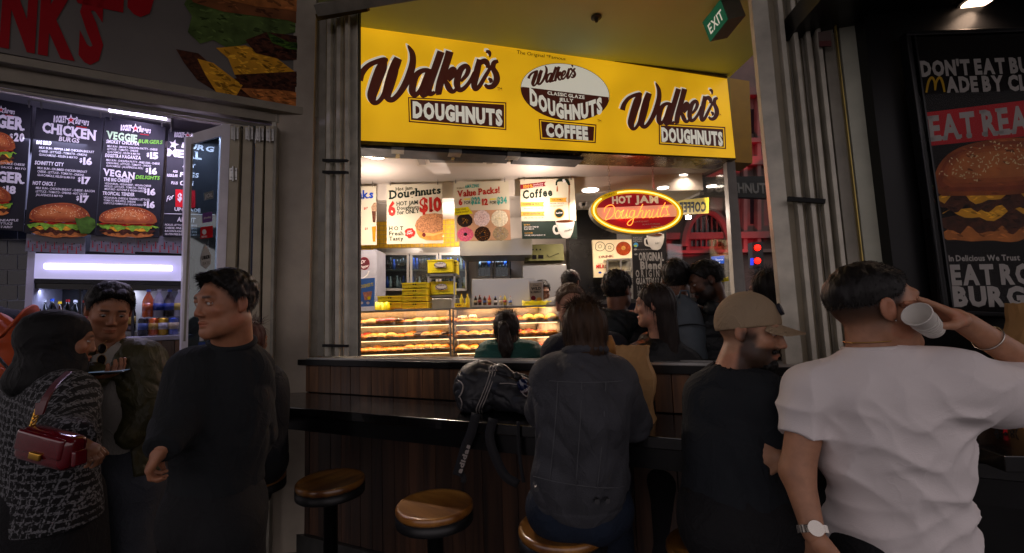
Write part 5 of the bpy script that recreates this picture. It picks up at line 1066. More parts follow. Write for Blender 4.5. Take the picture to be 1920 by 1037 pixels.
# blue poster
pt = thing('counter_sign', 'blue tilted counter poster with a drink at the left end of the display case', 'sign'); P_ = yplane(4.1)
b = MB(); quad_px(P_, [(664, 576), (701, 574), (702, 521), (664, 523)], .02, b); b.build('panel', M('blue_poster', '#2c5aa0', .4, emit=.12, ecol='#2c5aa0', var=.1), pt); pr = Print(P_, pt)
pr.text('DOUGHSERTS', 673, 541, 700, 536, 6, 6, m_yl, 2, .03); pr.poly([(680, 548), (698, 546), (695, 562), (684, 563)], M('pink_cup_print', '#b07a6a', .5, var=.3, vs=60), 2, 'cup_picture'); pr.ell(692, 559, 3.5, 3.5, m_yl, 3, 'badge'); pr.ell(678, 568, 3, 2.5, T_W, 2, 'badge'); pr.ell(690, 568, 3, 2.5, T_W, 2, 'badge'); pr.flush()
dp = thing('drink_dispenser', 'white drinks dispenser front with a maroon Dr Pepper disc by the jamb', 'dispenser'); P_ = yplane(4.9)
b = MB(); quad_px(P_, [(640, 600), (706, 598), (706, 468), (640, 470)], .35, b); b.build('cabinet', M('white_dispenser', '#8f8f98', .4), dp); pr = Print(P_, dp)
pr.ell(683, 494, 10, 12, m_mar, 1, 'logo_print'); pr.ell(683, 494, 8.8, 10.6, M('deep_maroon', '#4a0c18', .4), 2, 'logo_print'); pr.text('Dr', 677, 495, 685, 492, 6, 6, T_W, 3, .02, shear=.2); pr.text('Pepper', 676, 504, 691, 500, 5, 5, T_W, 3, .02, shear=.2)
pr.stroke([(672, 514, 2), (678, 522, 2), (688, 516, 2), (692, 508, 1.5)], m_yl if 0 else M('swirl_print', '#c9c4c0', .5), 2, 'logo_print'); pr.flush()
def fridge(label, x0, x1, y0, y1, nd, Y=5.9):
    t = thing('glass_door_fridge', label, 'fridge'); P_ = yplane(Y); w_ = (x1-x0)/nd
    b = MB(); quad_px(P_, [(x0, y1), (x1, y1), (x1, y0), (x0, y0)], .02, b, -.17); b.build('back_panel', M('fridge_inner', '#2c3036', .5), t)
    for k in range(nd):
        a = x0+k*w_; c_ = a+w_-2
        for xx in (a+2, c_-2): b = MB(); bar_px(P_, xx, y0, xx, y1, 4, 4, .03, b); b.build('door_stile', M('white_fridge_frame', '#a5a29c', .4), t)
 
        for yq in (y0+2, y1-2): b = MB(); bar_px(P_, a+4.2, yq, c_-4.2, yq, 4.5, 4.5, .03, b); b.build('door_rail', MATS['white_fridge_frame'], t)
        b = MB(); quad_px(P_, [(a+4, y1-3), (c_-4, y1-3), (c_-4, y0+3), (a+4, y0+3)], .004, b, -.01); b.build('glass', glassy('fridge_glass', (.7, .8, .8), .03, .03), t)
    for yy in (y0+(y1-y0)*.45, y1-5):
        b = MB(); bar_px(P_, x0, yy, x1, yy, 1.5, 1.5, .14, b, -.02); b.build('shelf', m_ssdk, t)
    # many small bottles: too small to tell apart, one part
    b = MB(); rg = random.Random(int(x0))
    for yy in (y0+(y1-y0)*.45-.8, y1-6):
        x = x0+6
        while x < x1-6:
            p = P_.at(x, yy, -.08); h = rg.uniform(.13, .16); b.mi = rg.randrange(4); b.lathe([(.018, 0), (.02, h*.5), (.008, h*.75), (.008, h), (0, h)], p, n=7); x += rg.uniform(5.4, 6.6)
    o = b.build('bottles', [m_cola, cc['blue'], cc['white'], m_brglass], t, True); o['kind'] = 'stuff'
    q = P_.at((x0+x1)/2, y0+6, -.06); area('fridge_light', q, q-np.array([0, -.02, .5]), (P_.at(x1, 500)-P_.at(x0, 500))[0]*.8, 1.4, '#cfe0ff', .03)
fridge('three door glass drinks fridge on the back wall behind the yellow cartons', 714, 878, 474, 545, 3); fridge('small glass drinks fridge behind the stainless hood', 893, 958, 484, 522, 2, 5.95)
def sbox(name, label, cat, Q, Y, depth, mat, part='body'):
    t = thing(name, label, cat); b = MB(); quad_px(yplane(Y), Q, depth, b); b.build(part, mat, t, bevel=.004); return t
sbox('range_hood', 'stainless extraction hood hanging behind the Value Packs board', 'hood', [(862, 480), (998, 478), (998, 446), (862, 450)], 5.3, .6, m_ss)
sbox('splash_panel', 'brushed steel splash panel behind the row of small bottles', 'panel', [(884, 576), (1003, 574), (1003, 521), (884, 523)], 4.6, .03, m_ss)
ov = sbox('oven', 'stainless doughnut fryer with an olive control panel on top', 'oven', [(980, 590), (1062, 590), (1062, 496), (980, 498)], 5.6, .5, m_ss)
b = MB(); quad_px(yplane(5.55), [(984, 489), (1058, 488), (1056, 457), (986, 459)], .3, b); b.build('control_panel', M('olive_panel', '#6a6a3a', .5), ov)
pr = Print(yplane(5.55), ov); pr.quad(998, 478, 1006, 486, T_K, 1, 'display'); pr.quad(1009, 478, 1019, 485, T_K, 1, 'display')
for x in (999, 1006, 1013): pr.ell(x, 468, 1.6, 1.6, T_K, 1, 'knob')
pr.stroke([(1026, 478, 1), (1030, 482, 1), (1040, 478, 1), (1048, 475, 1)], T_K, 1, 'printed_curve'); pr.flush()
sbox('shop_wall_trim', 'steel trim strip above the drinks fridge', 'trim', [(700, 478), (864, 474), (864, 463), (700, 466)], 6.0, .05, m_ss)
sbox('worktop', 'stainless work bench behind the display case', 'bench', [(700, 620), (1062, 620), (1062, 560), (700, 560)], 4.95, .4, m_ssdk)
rg = random.Random(8)
for i, (px, c_, lc) in enumerate(((892, m_cola, 'red'), (900, m_brglass, 'red'), (909, m_brglass, 'red'), (918, M('red_bottle', '#8a2a14', .3), 'orange'), (929, m_cola, 'blue'), (939, M('clear_bottle', '#8a8c8a', .2, coat=.4), 'yellow'), (947, M('yellow_bottle', '#a0922c', .3), 'dark'), (957, MATS['clear_bottle'], 'red'))):
    P_ = yplane(4.45); p = P_.at(px, 572)
    bottle('small_bottle', 'small drink bottle on the case in front of the steel panel, %s from the left' % ORD[i], 'bottle', tuple(p), rg.uniform(.085, .1), .017, c_, cc[lc], labs[i % 5], 'row of small bottles behind the display case')
for px, lab in ((866, 'yellow mustard squeeze bottle left of the steel panel'), (877, 'yellow sauce bottle nearest the steel panel')):
    p = yplane(4.3).at(px, 577); bottle('sauce_bottle', lab, 'bottle', tuple(p), .13, .02, M('yellow_bottle_plastic', '#b8a408', .4), cc['yellow'], None)
cs = thing('counter_sign', 'small framed sign on a yellow bag on the right display case', 'sign'); P_ = yplane(4.15); b = MB(); quad_px(P_, [(994, 571), (1019, 569), (1018, 527), (991, 528)], .015, b); b.build('frame', m_sw if 0 else T_W, cs); pr = Print(P_, cs)
pr.quad(993, 531, 1016, 567, M('sign_paper', '#9a8f80', .5), 1, dy=-1); pr.text('The', 999, 537, 1010, 536, 3, 3, T_K, 2, 0); pr.text('WILD', 996, 544, 1014, 543, 5, 5, T_K, 2, .04); pr.text('BLUEBERRY', 995, 550, 1015, 549, 4, 4, T_K, 2, .03); pr.ell(1000, 559, 4.5, 4.5, m_mar, 2, 'badge'); pr.ell(1011, 562, 5, 4.5, m_bunl, 2, 'pastry_picture'); pr.flush()
def bagslab(name, label, x0, x1, y0, y1, Y, dep, mat, seed=0):
    rg = random.Random(seed); P_ = yplane(Y); t = thing(name, label, 'bag'); b = MB(); n = 12; V = []
    for j in range(2):
        for i in range(n+1):
            x = x0+(x1-x0)*i/n; q = P_.at(x, y1); q2 = P_.at(x, y0+rg.uniform(-.12, .12)*(y1-y0)); d_ = np.array([0, dep*j+(rg.uniform(-.01, .01)), 0]); V += [q+d_, q2+d_+np.array([0, .01*(1-2*j), 0])]
    m = n+1; F = [(2*i, 2*i+2, 2*i+3, 2*i+1) for i in range(n)]+[(2*m+2*i+1, 2*m+2*i+3, 2*m+2*i+2, 2*m+2*i) for i in range(n)]+[(2*i+1, 2*i+3, 2*m+2*i+3, 2*m+2*i+1) for i in range(n)]+[(0, 1, 2*m+1, 2*m), (2*n, 2*m+2*n, 2*m+2*n+1, 2*n+1)]
    b.add(V, F); b.build('bag_body', mat, t, True); return t
bagslab('paper_bag', 'folded yellow paper bags under the small sign on the display case', 980, 1034, 564, 577, 4.12, .2, m_ybox, 1); bagslab('paper_bag', 'crumpled yellow paper bag beside the blue poster', 702, 728, 567, 581, 4.1, .2, m_ybox, 2)

# ---- right part: drink lightbox, coffee poster, rack
lb_ = thing('light_box', 'warm lit DRINK light box poster left of the black coffee poster', 'sign'); P_ = yplane(5.6)
b = MB(); quad_px(P_, [(1114, 520), (1186, 518), (1184, 449), (1111, 450)], .06, b); b.build('panel', M('warm_lightbox', '#b8a684', .5, emit=.33, ecol='#ffdca6', var=.15, vs=9), lb_); pr = Print(P_, lb_)
pr.text('DRINK', 1123, 484, 1150, 482, 4, 4, m_mar, 1, .02, serif=True); pr.text('&', 1131, 491, 1137, 491, 4, 4, T_R, 1, .02); pr.text('CLASSIC COLD', 1120, 496, 1140, 495, 2, 2, T_K, 1, 0); pr.text('MILKSHAKES', 1118, 503, 1162, 501, 6, 6, T_R, 1, .05, shear=.1); pr.ell(1125, 511, 3, 2, m_blu, 1, 'logo_print')
for (x, y, r_) in ((1125, 462, 9), (1143, 464, 8)):
    pr.stroke([(x+r_*math.cos(a/10*6.28)*(1+.1*math.sin(a*2.1)), y+r_*math.sin(a/10*6.28)*.95, .9) for a in range(11)], T_K, 1, 'doughnut_drawing', 3); pr.stroke([(x+r_*.35*math.cos(a/8*6.28), y+r_*.35*math.sin(a/8*6.28), .7) for a in range(9)], T_K, 1, 'doughnut_drawing', 3)
pr.ell(1169, 466, 14, 13, M('glazed_doughnut_print', '#7a2c10', .4, emit=.25, ecol='#c04a14', var=.4, vs=30), 1, 'doughnut_picture'); pr.ell(1169, 465, 4, 4, m_bunl, 2, 'doughnut_picture'); pr.flush()
cpz = thing('coffee_poster', 'tall black poster reading ORIGINAL Blend GUATEMALA with a white cup', 'poster'); P_ = yplane(4.9)
z6 = lambda X, Y: (1090+X/5.184, 420+Y/5.184)
b = MB(); quad_px(P_, [(1192, 720), (1250, 718), (1249, 425), (1185, 427)], .02, b); b.build('panel', M('black_poster_sheet', '#131114', .4), cpz); pr = Print(P_, cpz); m_gp = M('grey_poster_print', '#8a8886', .5)
pr.poly([z6(*p) for p in ((632, 98), (800, 95), (806, 130), (795, 190), (770, 240), (740, 255), (690, 250), (655, 210), (640, 150))], m_cup, 2, 'cup_picture'); pr.ell(*z6(718, 100), 15, 3.0, m_cup, 3, 'cup_picture'); pr.ell(*z6(718, 103), 13.2, 2.2, m_cof, 4, 'cup_picture'); pr.stroke([(*z6(645, 140), 3), (*z6(620, 150), 3), (*z6(625, 200), 3), (*z6(665, 215), 3)], m_cup, 2, 'cup_picture'); pr.text("Walker's", *z6(715, 200), *z6(765, 190), 4, 4, m_dk, 5, 0, shear=.2)
for s, x0, y, x1 in (('A Smooth', 510, 118, 600), ('Full Roast', 505, 140, 592), ('Cappuccino', 505, 158, 592), ('100% Arabica', 505, 175, 592)): pr.text(s, *z6(x0, y), *z6(x1, y), 2, 2, m_gp, 2, .02)
pr.ell(*z6(530, 205), 4.5, 4.5, M('fair_blue', '#2a7ab0', .5), 2, 'logo_print'); pr.ell(*z6(527, 212), 3, 2, M('fair_green', '#8aa82a', .5), 3, 'logo_print'); pr.text('Our house blend is fresh', *z6(545, 255), *z6(700, 250), 2, 2, m_gp, 2, 0); pr.ell(*z6(525, 247), 3, 1.8, m_gp, 2, 'logo_print'); pr.ell(*z6(530, 295), 3, 1.8, m_gp, 2, 'logo_print')
pr.text('ORIGINAL', *z6(560, 355), *z6(803, 355), 14, 15, m_gp, 2, .04, gap=.12); pr.text('Blend', *z6(575, 438), *z6(785, 436), 13.5, 13.5, m_gp, 2, .05); pr.text('ORIGIN', *z6(530, 515), *z6(760, 510), 12.5, 12, m_gp, 2, .03, gap=.6); pr.text('GUATEMALA', *z6(533, 585), *z6(800, 580), 11, 11, m_gp, 2, .05, gap=.08)
pr.text('TASTE', *z6(540, 640), *z6(640, 638), 7, 7, m_gp, 2, .03, gap=1.2)
for y, s in ((670, 'Milk'), (700, 'Choc'), (730, 'Cara'), (765, 'BODY'), (800, 'Full')): pr.text(s, *z6(548, y), *z6(600, y), 4.5, 4.5, m_gp, 2, .05)
pr.flush()
rk2 = thing('warming_cabinet', 'steel warming cabinet with lit shelves behind the man in the dark puffer jacket', 'cabinet'); P_ = yplane(5.3)
b = MB(); quad_px(P_, [(1139, 600), (1186, 600), (1185, 485), (1137, 489)], .03, b, -.25); b.build('back_panel', m_ssdk, rk2)
for x0, y0, x1, y1 in ((1139, 488, 1140, 600), (1164, 487, 1165, 600), (1184, 486, 1186, 600), (1138, 487, 1186, 485), (1139, 510, 1186, 508), (1139, 530, 1186, 528), (1139, 552, 1186, 550)): b = MB(); bar_px(P_, x0, y0, x1, y1, 2.6, 2.6, .25 if y1-y0 < 50 else .02, b); b.build('frame_bar', m_ss, rk2)
q = P_.at(1172, 500, -.05); area('cabinet_light', q, q+np.array([0, .1, -.5]), .2, 1.0, '#ffd8a0', .05)
# ---- glass side wall with frame post
gw = thing('glass_side_wall', 'large clear glass side wall of the doughnut shop with pale aluminium post', 'glass wall')
b = MB(); g0, g1 = 4.62, 8.2; b.hexa([(GX(g0), g0, 1.0), (GX(g0)+.01, g0, 1.0), (GX(g1)+.01, g1, 1.0), (GX(g1), g1, 1.0), (GX(g0), g0, CZ), (GX(g0)+.01, g0, CZ), (GX(g1)+.01, g1, CZ), (GX(g1), g1, CZ)]); b.build('pane', glassy('side_glass', (.9, .9, .88), .01, .06), gw)
b = MB(); g0 = 4.45; quad_px(yplane(g0), [(1388, 720), (1413, 720), (1377, 290), (1362, 295)], .08, b); b.build('post', M('pale_post', '#8d8984', .4, .3), gw)
b = MB(); b.hexa([(GX(4.6), 4.6, CZ-.03), (GX(4.6)+.05, 4.6, CZ-.03), (GX(5.1)+.05, 5.1, CZ-.03), (GX(5.1), 5.1, CZ-.03), (GX(4.6), 4.6, CZ), (GX(4.6)+.05, 4.6, CZ), (GX(5.1)+.05, 5.1, CZ), (GX(5.1), 5.1, CZ)]); b.build('top_channel', m_aludk, gw)
b = MB(); b.hexa([(GX(5.1), 5.1, CL2-.03), (GX(5.1)+.05, 5.1, CL2-.03), (GX(8.2)+.05, 8.2, CL2-.03), (GX(8.2), 8.2, CL2-.03), (GX(5.1), 5.1, CL2), (GX(5.1)+.05, 5.1, CL2), (GX(8.2)+.05, 8.2, CL2), (GX(8.2), 8.2, CL2)]); b.build('top_channel', m_aludk, gw)
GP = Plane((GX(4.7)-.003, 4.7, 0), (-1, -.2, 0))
pr = Print(GP, gw, .001, .001); pr.poly([(1270, 403), (1329, 400), (1329, 370), (1270, 376)], M('painted_yellow_reflection', '#9a8a08', .5, emit=.12, ecol='#c8b010'), 1, 'painted_reflection')  # COFFEE reflection painted onto the pane as a mirrored yellow panel
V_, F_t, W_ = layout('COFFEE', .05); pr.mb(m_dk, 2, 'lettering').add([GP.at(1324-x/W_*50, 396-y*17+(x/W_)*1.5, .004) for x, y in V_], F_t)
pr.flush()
# counter with register things at the right
rc = thing('service_counter', 'coffee service counter behind the queue with blue screen and cups', 'counter'); P_ = yplane(3.75)
b = MB(); quad_px(P_, [(1060, 720), (1400, 720), (1400, 556), (1060, 566)], .5, b); b.build('counter_body', M('dark_blue_counter', '#171c30', .4), rc)
b = MB(); quad_px(P_, [(1060, 572), (1400, 562), (1400, 555), (1060, 564)], .52, b, .01); b.build('counter_top', m_ssdk, rc)
def cup(label, px, py, Y, h, r, mat=None):
    p = yplane(Y).at(px, py); t = thing('paper_cup', label, 'cup', tuple(p)); b = MB(); b.lathe([(r*.72, 0), (r, h), (r*1.06, h+.003), (r*.9, h+.004), (r*.66, .01), (0, .01)], n=18); b.build('cup_body', mat or M('white_paper_cup', '#a8a49e', .5), t, True); b = MB(); b.lathe([(r*1.05, h+.002), (r*1.05, h+.01), (r*.9, h+.016), (0, h+.016)], n=18); b.build('lid', m_blackm, t)
for i, px in enumerate((1292, 1304, 1316)): cup('stacked white paper cup on the service counter, %s from the left' % ORD[i], px, 561, 3.85, .11, .027)
for i, (x0, x1, y0, y1) in enumerate(((1248, 1262, 531, 540), (1278, 1316, 529, 536), (1340, 1366, 519, 527))): bagslab('yellow_tray', 'bright yellow tray edge on the service counter, %s from the left' % ORD[i], x0, x1, y0, y1, 3.95, .12, M('bright_yellow_plastic', '#c8b400', .4, emit=.05), i+5)
scn = thing('menu_screen', 'small bright blue screen hanging beyond the glass near the post', 'screen'); P_ = yplane(6.5); b = MB(); quad_px(P_, [(1336, 495), (1364, 493), (1363, 479), (1335, 481)], .03, b); b.build('display', M('blue_screen', '#1040a0', .3, emit=1.0, ecol='#1560d8', var=0), scn); pr = Print(P_, scn); pr.text('Oporto', 1342, 489, 1356, 488, 3.5, 3.5, M('screen_white', '#ffffff', emit=.8, ecol='#ffffff', var=0), 1, .03); pr.quad(1336, 492, 1350, 495, MATS['screen_white'], 1, 'screen_band', -1); pr.flush()
for i, (Q, c_) in enumerate((([(1366, 600), (1378, 600), (1375, 476), (1364, 478)], '#a8a4a0'), ([(1340, 520), (1362, 519), (1361, 498), (1339, 499)], '#5a4a3a'))): sbox('equipment_box', ('tall white machine panel seen through the glass beside the post', 'brown lit cabinet under the blue screen')[i], 'equipment', Q, 6.0+i*.6, .1, M('equip_%d' % i if 0 else ('machine_white', 'cabinet_brown')[i], c_, .5))

# ================================================================ street beyond: red lit station building, black sign, signals
far = yplane(42); stn = thing('station_building', 'ornate station building washed in red light across the street', 'building'); m_brick = M('station_render', '#5c4a44', .8, var=.3, vs=.6, bump=.2, bs=2.)
b = MB(); quad_px(far, [(1150, 640), (1700, 640), (1700, 40), (1150, 40)], 1, b); b.build('wall', m_brick, stn)
for (y, w_) in ((170, 14), (262, 8), (300, 16), (344, 9), (440, 12), (470, 6)): b = MB(); bar_px(far, 1150, y+4, 1700, y-4, w_, w_, 1.2, b, .9); b.build('cornice', m_brick, stn)
for x in (1398, 1424, 1366, 1290, 1235, 1460): b = MB(); bar_px(far, x, 180, x, 470, 7, 7, 1, b, .7); b.build('pilaster', m_brick, stn)
for (x, y0, y1, w_) in ((1411, 372, 420, 8), (1411, 205, 250, 8), (1340, 205, 250, 9), (1378, 372, 420, 7)):
    b = MB(); quad_px(far, [(x-w_/2, y1), (x+w_/2, y1), (x+w_/2, y0), (x-w_/2, y0)], .3, b, .05); b.build('window', M('night_window', '#16181e', .1, coat=.5), stn)
b = MB(); A = []
for i in range(25): t = math.pi*i/24; A.append(far.at(1325+42*math.cos(t), 462-66*math.sin(t), 1.0))
b.tube(A, .35, 6); b.build('arch_ring', m_brick, stn)
q = [(1325+38*math.cos(math.pi*i/24), 462-60*math.sin(math.pi*i/24)) for i in range(25)]; b = MB(); b.add([far.at(x, y, .2) for x, y in q], [tuple(range(25))]); b.build('arch_window', MATS['night_window'], stn)
for k in range(-3, 4): b = MB(); x = 1325+k*10; hh = 58*math.sqrt(max(0.05, 1-(k*10/38)**2)); bar_px(far, x, 462-hh, x, 462, 1.6, 1.6, .2, b, .5); b.build('mullion', m_brick, stn)
for (px, py) in ((1405, 470), (1320, 470), (1410, 300), (1340, 330)):
    p = far.at(px, py, 3.5); l = bpy.data.lights.new('red_floodlight', 'SPOT'); l.energy = 800; l.color = (1, .015, .05); l.spot_size = R(100); l.shadow_soft_size = .2; o = bpy.data.objects.new('red_floodlight', l); COL.objects.link(o); o.location = tuple(p); o.rotation_euler = Vector((0, 1, 1.1)).to_track_quat('-Z', 'Y').to_euler()
bs = thing('awning_sign', 'dark outdoor awning sign reading DOUGHNUT beyond the glass wall', 'sign'); P_ = vplane(2.9, 6.6, -14)
b = MB(); quad_px(P_, [(1300, 366), (1455, 372), (1455, 330), (1300, 332)], .1, b); b.build('panel', M('dark_green_awning', '#121715', .5), bs); pr = Print(P_, bs); pr.text('DOUGHNUT', 1326, 360, 1437, 362, 17, 18, M('dull_grey_letters', '#6a6c68', .5), 1, .04, serif=True); pr.flush()
tf = thing('traffic_light', 'traffic signal with two red lamps lit beyond the glass post', 'traffic light'); P_ = yplane(11)
b = MB(); bar_px(P_, 1420, 454, 1422, 502, 20, 20, .2, b); b.build('housing', M('signal_black', '#08080a', .5), tf); b = MB(); bar_px(P_, 1421, 500, 1424, 640, 5, 5, .1, b); b.build('pole', MATS['signal_black'], tf)
for x, y in ((1420, 464.5), (1420, 489)): b = MB(); c_ = P_.at(x, y, .02); b.lathe([(.0, 0), (.075, .0), (.07, .03), (0, .045)], n=20); b.v = [(c_[0]+v[0], c_[1]-v[2], c_[2]+v[1]) for v in b.v]; b.build('red_lamp', M('red_signal_lamp', '#ff2010', .4, emit=5, ecol='#ff1408', var=0), tf)
b = MB(); quad_px(P_, [(1408, 497), (1413, 497), (1413, 484), (1408, 484)], .03, b, .03); b.build('blue_panel', M('blue_led_panel', '#2030c0', .4, emit=.8, ecol='#2a40ff', var=0), tf)
# ================================================================ stools
def stool(label, px, py):
    p = hz(px, py, .775); t = thing('bar_stool', label, 'bar stool', (p[0], p[1], 0), random.uniform(0, 6), 'round bar stools along the window counter')
    r = .172
    b = MB(); b.lathe([(0, .742), (r*.97, .742), (r, .752), (r*.995, .768), (r*.955, .776), (r*.90, .7735), (0, .7735)], n=56); b.build('seat', m_seat, t, True)
    b = MB(); b.lathe([(r*.99, .70), (r*1.0, .705), (r*1.0, .7425), (0, .7425)], n=48); b.lathe([(0, .699), (r*.99, .6995)], n=48); b.build('seat_rim', M('black_seat_rim', '#111112', .45, var=.2), t, True)
    b = MB(); b.lathe([(.035, .03), (.035, .69), (.06, .695), (0, .698)], n=20); b.build('pole', M('black_pole', '#0c0c0e', .35, var=.2), t, True)
    b = MB(); b.lathe([(.2, 0), (.2, .012), (.06, .035), (0, .036)], n=32); b.build('base', M('black_pole', '#0c0c0e'), t, True)
    return t
ST = [stool('round wooden bar stool nearest the pale column', 620, 898), stool('round wooden bar stool in the middle, empty beside the backpack straps', 815, 943), stool('wooden bar stool under the person in the grey denim jacket', 1054, 985), stool('wooden bar stool under the man in the beige cap', 1345, 1024)]
sx = thing('bar_stool', 'partly hidden bar stool behind the man in the dark sweater', 'bar stool', (-1.46, 2.56, 0), 0, 'round bar stools along the window counter')
for ch in ST[0].children: dup(ch, None, parent=sx)
# ================================================================ poster print (right)
m_pg = M('poster_grey_print', '#a39e99', .5, var=.05); pr = Print(PP.off(.021), ps, .001, .0007)
z8 = lambda X, Y: (1690+X/1.9217, 60+Y/1.9204)
pr.text("DON'T EAT BURGERS", *z8(72, 158), *z8(640, 136), 26, 26, m_pg, 2, .055)
pr.text('ADE BY CLOWNS', *z8(164, 215), *z8(640, 202), 26, 26, m_pg, 2, .055)
m_arch = M('golden_m_print', '#b08a20', .5); pr.stroke([(*z8(90, 218), 3.5), (*z8(98, 180), 4.5), (*z8(110, 164), 4.5), (*z8(120, 180), 4), (*z8(122, 210), 3)], m_arch, 2); pr.stroke([(*z8(122, 210), 3), (*z8(126, 180), 4), (*z8(138, 164), 4.5), (*z8(148, 180), 4.5), (*z8(156, 216), 3.5)], m_arch, 3)
pr.poly([z8(88, 290), z8(700, 215), z8(700, 350), z8(103, 410)], M('red_poster_band', '#b0141e', .45, var=.1, spec=.1), 1, 'red_band')
pr.text('EAT REAL MEAT', *z8(106, 390), *z8(760, 330), 43, 50, m_pg, 2, .04, serif=True)
burger(pr, 1880, 352, 268, 200, 1, -14, 31, 170, 2)
pr.text('In Delicious We Trust', *z8(172, 825), *z8(428, 822), 10.5, 10.5, m_pg, 2, .03); pr.text('EAT ROCKET', *z8(182, 908), *z8(690, 900), 34, 34, m_pg, 2, .055); pr.text('BURGERS', *z8(190, 985), *z8(620, 985), 34, 34, m_pg, 2, .055)
pr.flush()
b = MB(); quad_px(PP, [(1766, 582), (2180, 598), (2140, 54), (1708, 70)], .003, b, .035); b.build('glass_front', glassy('poster_glass', (.95, .95, .95), .02, 0, 1.1), ps)
# lit lamp over the right side, seen as a glint at the top edge
dlx = thing('downlight', 'small warm downlight glinting at the top right edge of the photo', 'ceiling light', CAM+rayd(1832, 2)*1.9)
b = MB(); b.lathe([(.05, 0), (.05, -.01), (0, -.01)], n=20); b.build('diffuser', M('warm_lit_diffuser', '#ffffff', emit=5, ecol='#ffd8b8', var=0), dlx)
b = MB(); b.lathe([(.065, .004), (.065, -.004), (.052, -.004)], n=20); b.build('trim_ring', m_blackm, dlx)
l = bpy.data.lights.new('downlight_or_fill_lamp', 'SPOT'); l.energy = 10; l.color = lin('#ffd8b8'); l.spot_size = R(140); l.spot_blend = .7; l.shadow_soft_size = .05; o = bpy.data.objects.new('downlight_or_fill_lamp', l); COL.objects.link(o); o.location = tuple(CAM+rayd(1832, 2)*1.9-np.array([0, 0, .03]))
# dark canopy ceiling above the right side
b = MB(); z_ = float((CAM+rayd(1832, 2)*1.9)[2])+.005
b.hexa([(1.25, 1.0, z_), (4.5, .2, z_), (4.5, 2.6, z_), (1.35, 2.3, z_), (1.25, 1.0, z_+.1), (4.5, .2, z_+.1), (4.5, 2.6, z_+.1), (1.35, 2.3, z_+.1)]); struct(b.build('ceiling', M('dark_canopy', '#0c0c0d', .3, var=.2), None))
# ================================================================ brown paper bags
m_kraft = M('kraft_paper', '#b38a58', .75, var=.14, vs=12, bump=.25, bs=25)
def paperbag(label, c, w_, d, h, rz, seed, name='paper_bag'):
    rg = random.Random(seed); t = thing(name, label, 'paper bag', c, rz); nx, nz = 9, 14; V = []; idx = {}
    per = [(-w_/2+w_*i/nx, -d/2) for i in range(nx)]+[(w_/2, -d/2+d*i/5) for i in range(5)]+[(w_/2-w_*i/nx, d/2) for i in range(nx)]+[(-w_/2, d/2-d*i/5) for i in range(5)]; n = len(per)
    for j in range(nz+1):
        z = h*j/nz; k = j/nz
        for i, (x, y) in enumerate(per):
            am = .003+.005*k; xx = x*(1-.05*k)+am*(rg.random()-.5); yy = y*(1-.45*k*k)+am*(rg.random()-.5)
            if abs(x) > w_/2-1e-6: xx += -.012*math.sin(k*9)*np.sign(x)
            zz_ = z+(0 if j < nz else (.004*((i*3) % 2)))
            V.append((xx, yy, zz_))
    F = [(j*n+i, j*n+(i+1) % n, (j+1)*n+(i+1) % n, (j+1)*n+i) for j in range(nz) for i in range(n)]+[tuple(reversed(range(n)))]
    b = MB(); b.add(V, F); o = b.build('bag_body', m_kraft, t); sm = o.modifiers.new('thick', 'SOLIDIFY'); sm.thickness = .0015; return t
_p = BW.at(1192, 788, .19); paperbag('tall brown paper bag standing on the counter right of the denim jacket', (_p[0], _p[1], 1.096), .175, .11, .34, -R(25), 3)
tb = paperbag('large brown takeaway bag with red print behind the raised arm', (1.93, 1.56, 1.17), .40, .16, .41, R(-8), 9)
P_ = Plane((1.93, 1.475, 0), (math.sin(R(-8)), -math.cos(R(-8)), 0)); pr = Print(P_, tb, .02, .001); pr.text('Art of', 1862, 815, 1908, 813, 10, 10, T_K, 1, .03, shear=.2); star(pr, 1885, 806, 8, T_R, 2); pr.text('meat', 1862, 830, 1912, 830, 9, 9, T_R, 1, .02, shear=.2)
for (mn, layer, nm), (mb, mat) in pr.jobs.items():
    c_, s_ = math.cos(-R(-8)), math.sin(-R(-8)); mb.v = [((x-1.93)*c_-(y-1.56)*s_, (x-1.93)*s_+(y-1.56)*c_, z-1.17) for x, y, z in mb.v]; mb.build(nm, mat, tb)
rs = thing('wall_shelf', 'black ledge shelf on the right holding the takeaway bag', 'shelf'); b = MB(); b.hexa([(1.35, 1.30, 1.12), (3.2, 1.05, 1.12), (3.2, 1.75, 1.12), (1.45, 1.85, 1.12), (1.35, 1.30, 1.165), (3.2, 1.05, 1.165), (3.2, 1.75, 1.165), (1.45, 1.85, 1.165)]); b.build('ledge', m_counter, rs, bevel=.003)
b = MB(); b.hexa([(1.5, 1.62, 0), (3.2, 1.38, 0), (3.2, 1.6, 0), (1.5, 1.84, 0), (1.5, 1.62, 1.118), (3.2, 1.38, 1.118), (3.2, 1.6, 1.118), (1.5, 1.84, 1.118)]); b.build('support_panel', m_black, rs)

# unseen street canopy, added over the foreground to cut overhead light
b = MB(); b.box((0, .2, 4.75), (16, 5.4, .12)); struct(b.build('canopy', M('canopy_paint', '#4a4642', .7), None))
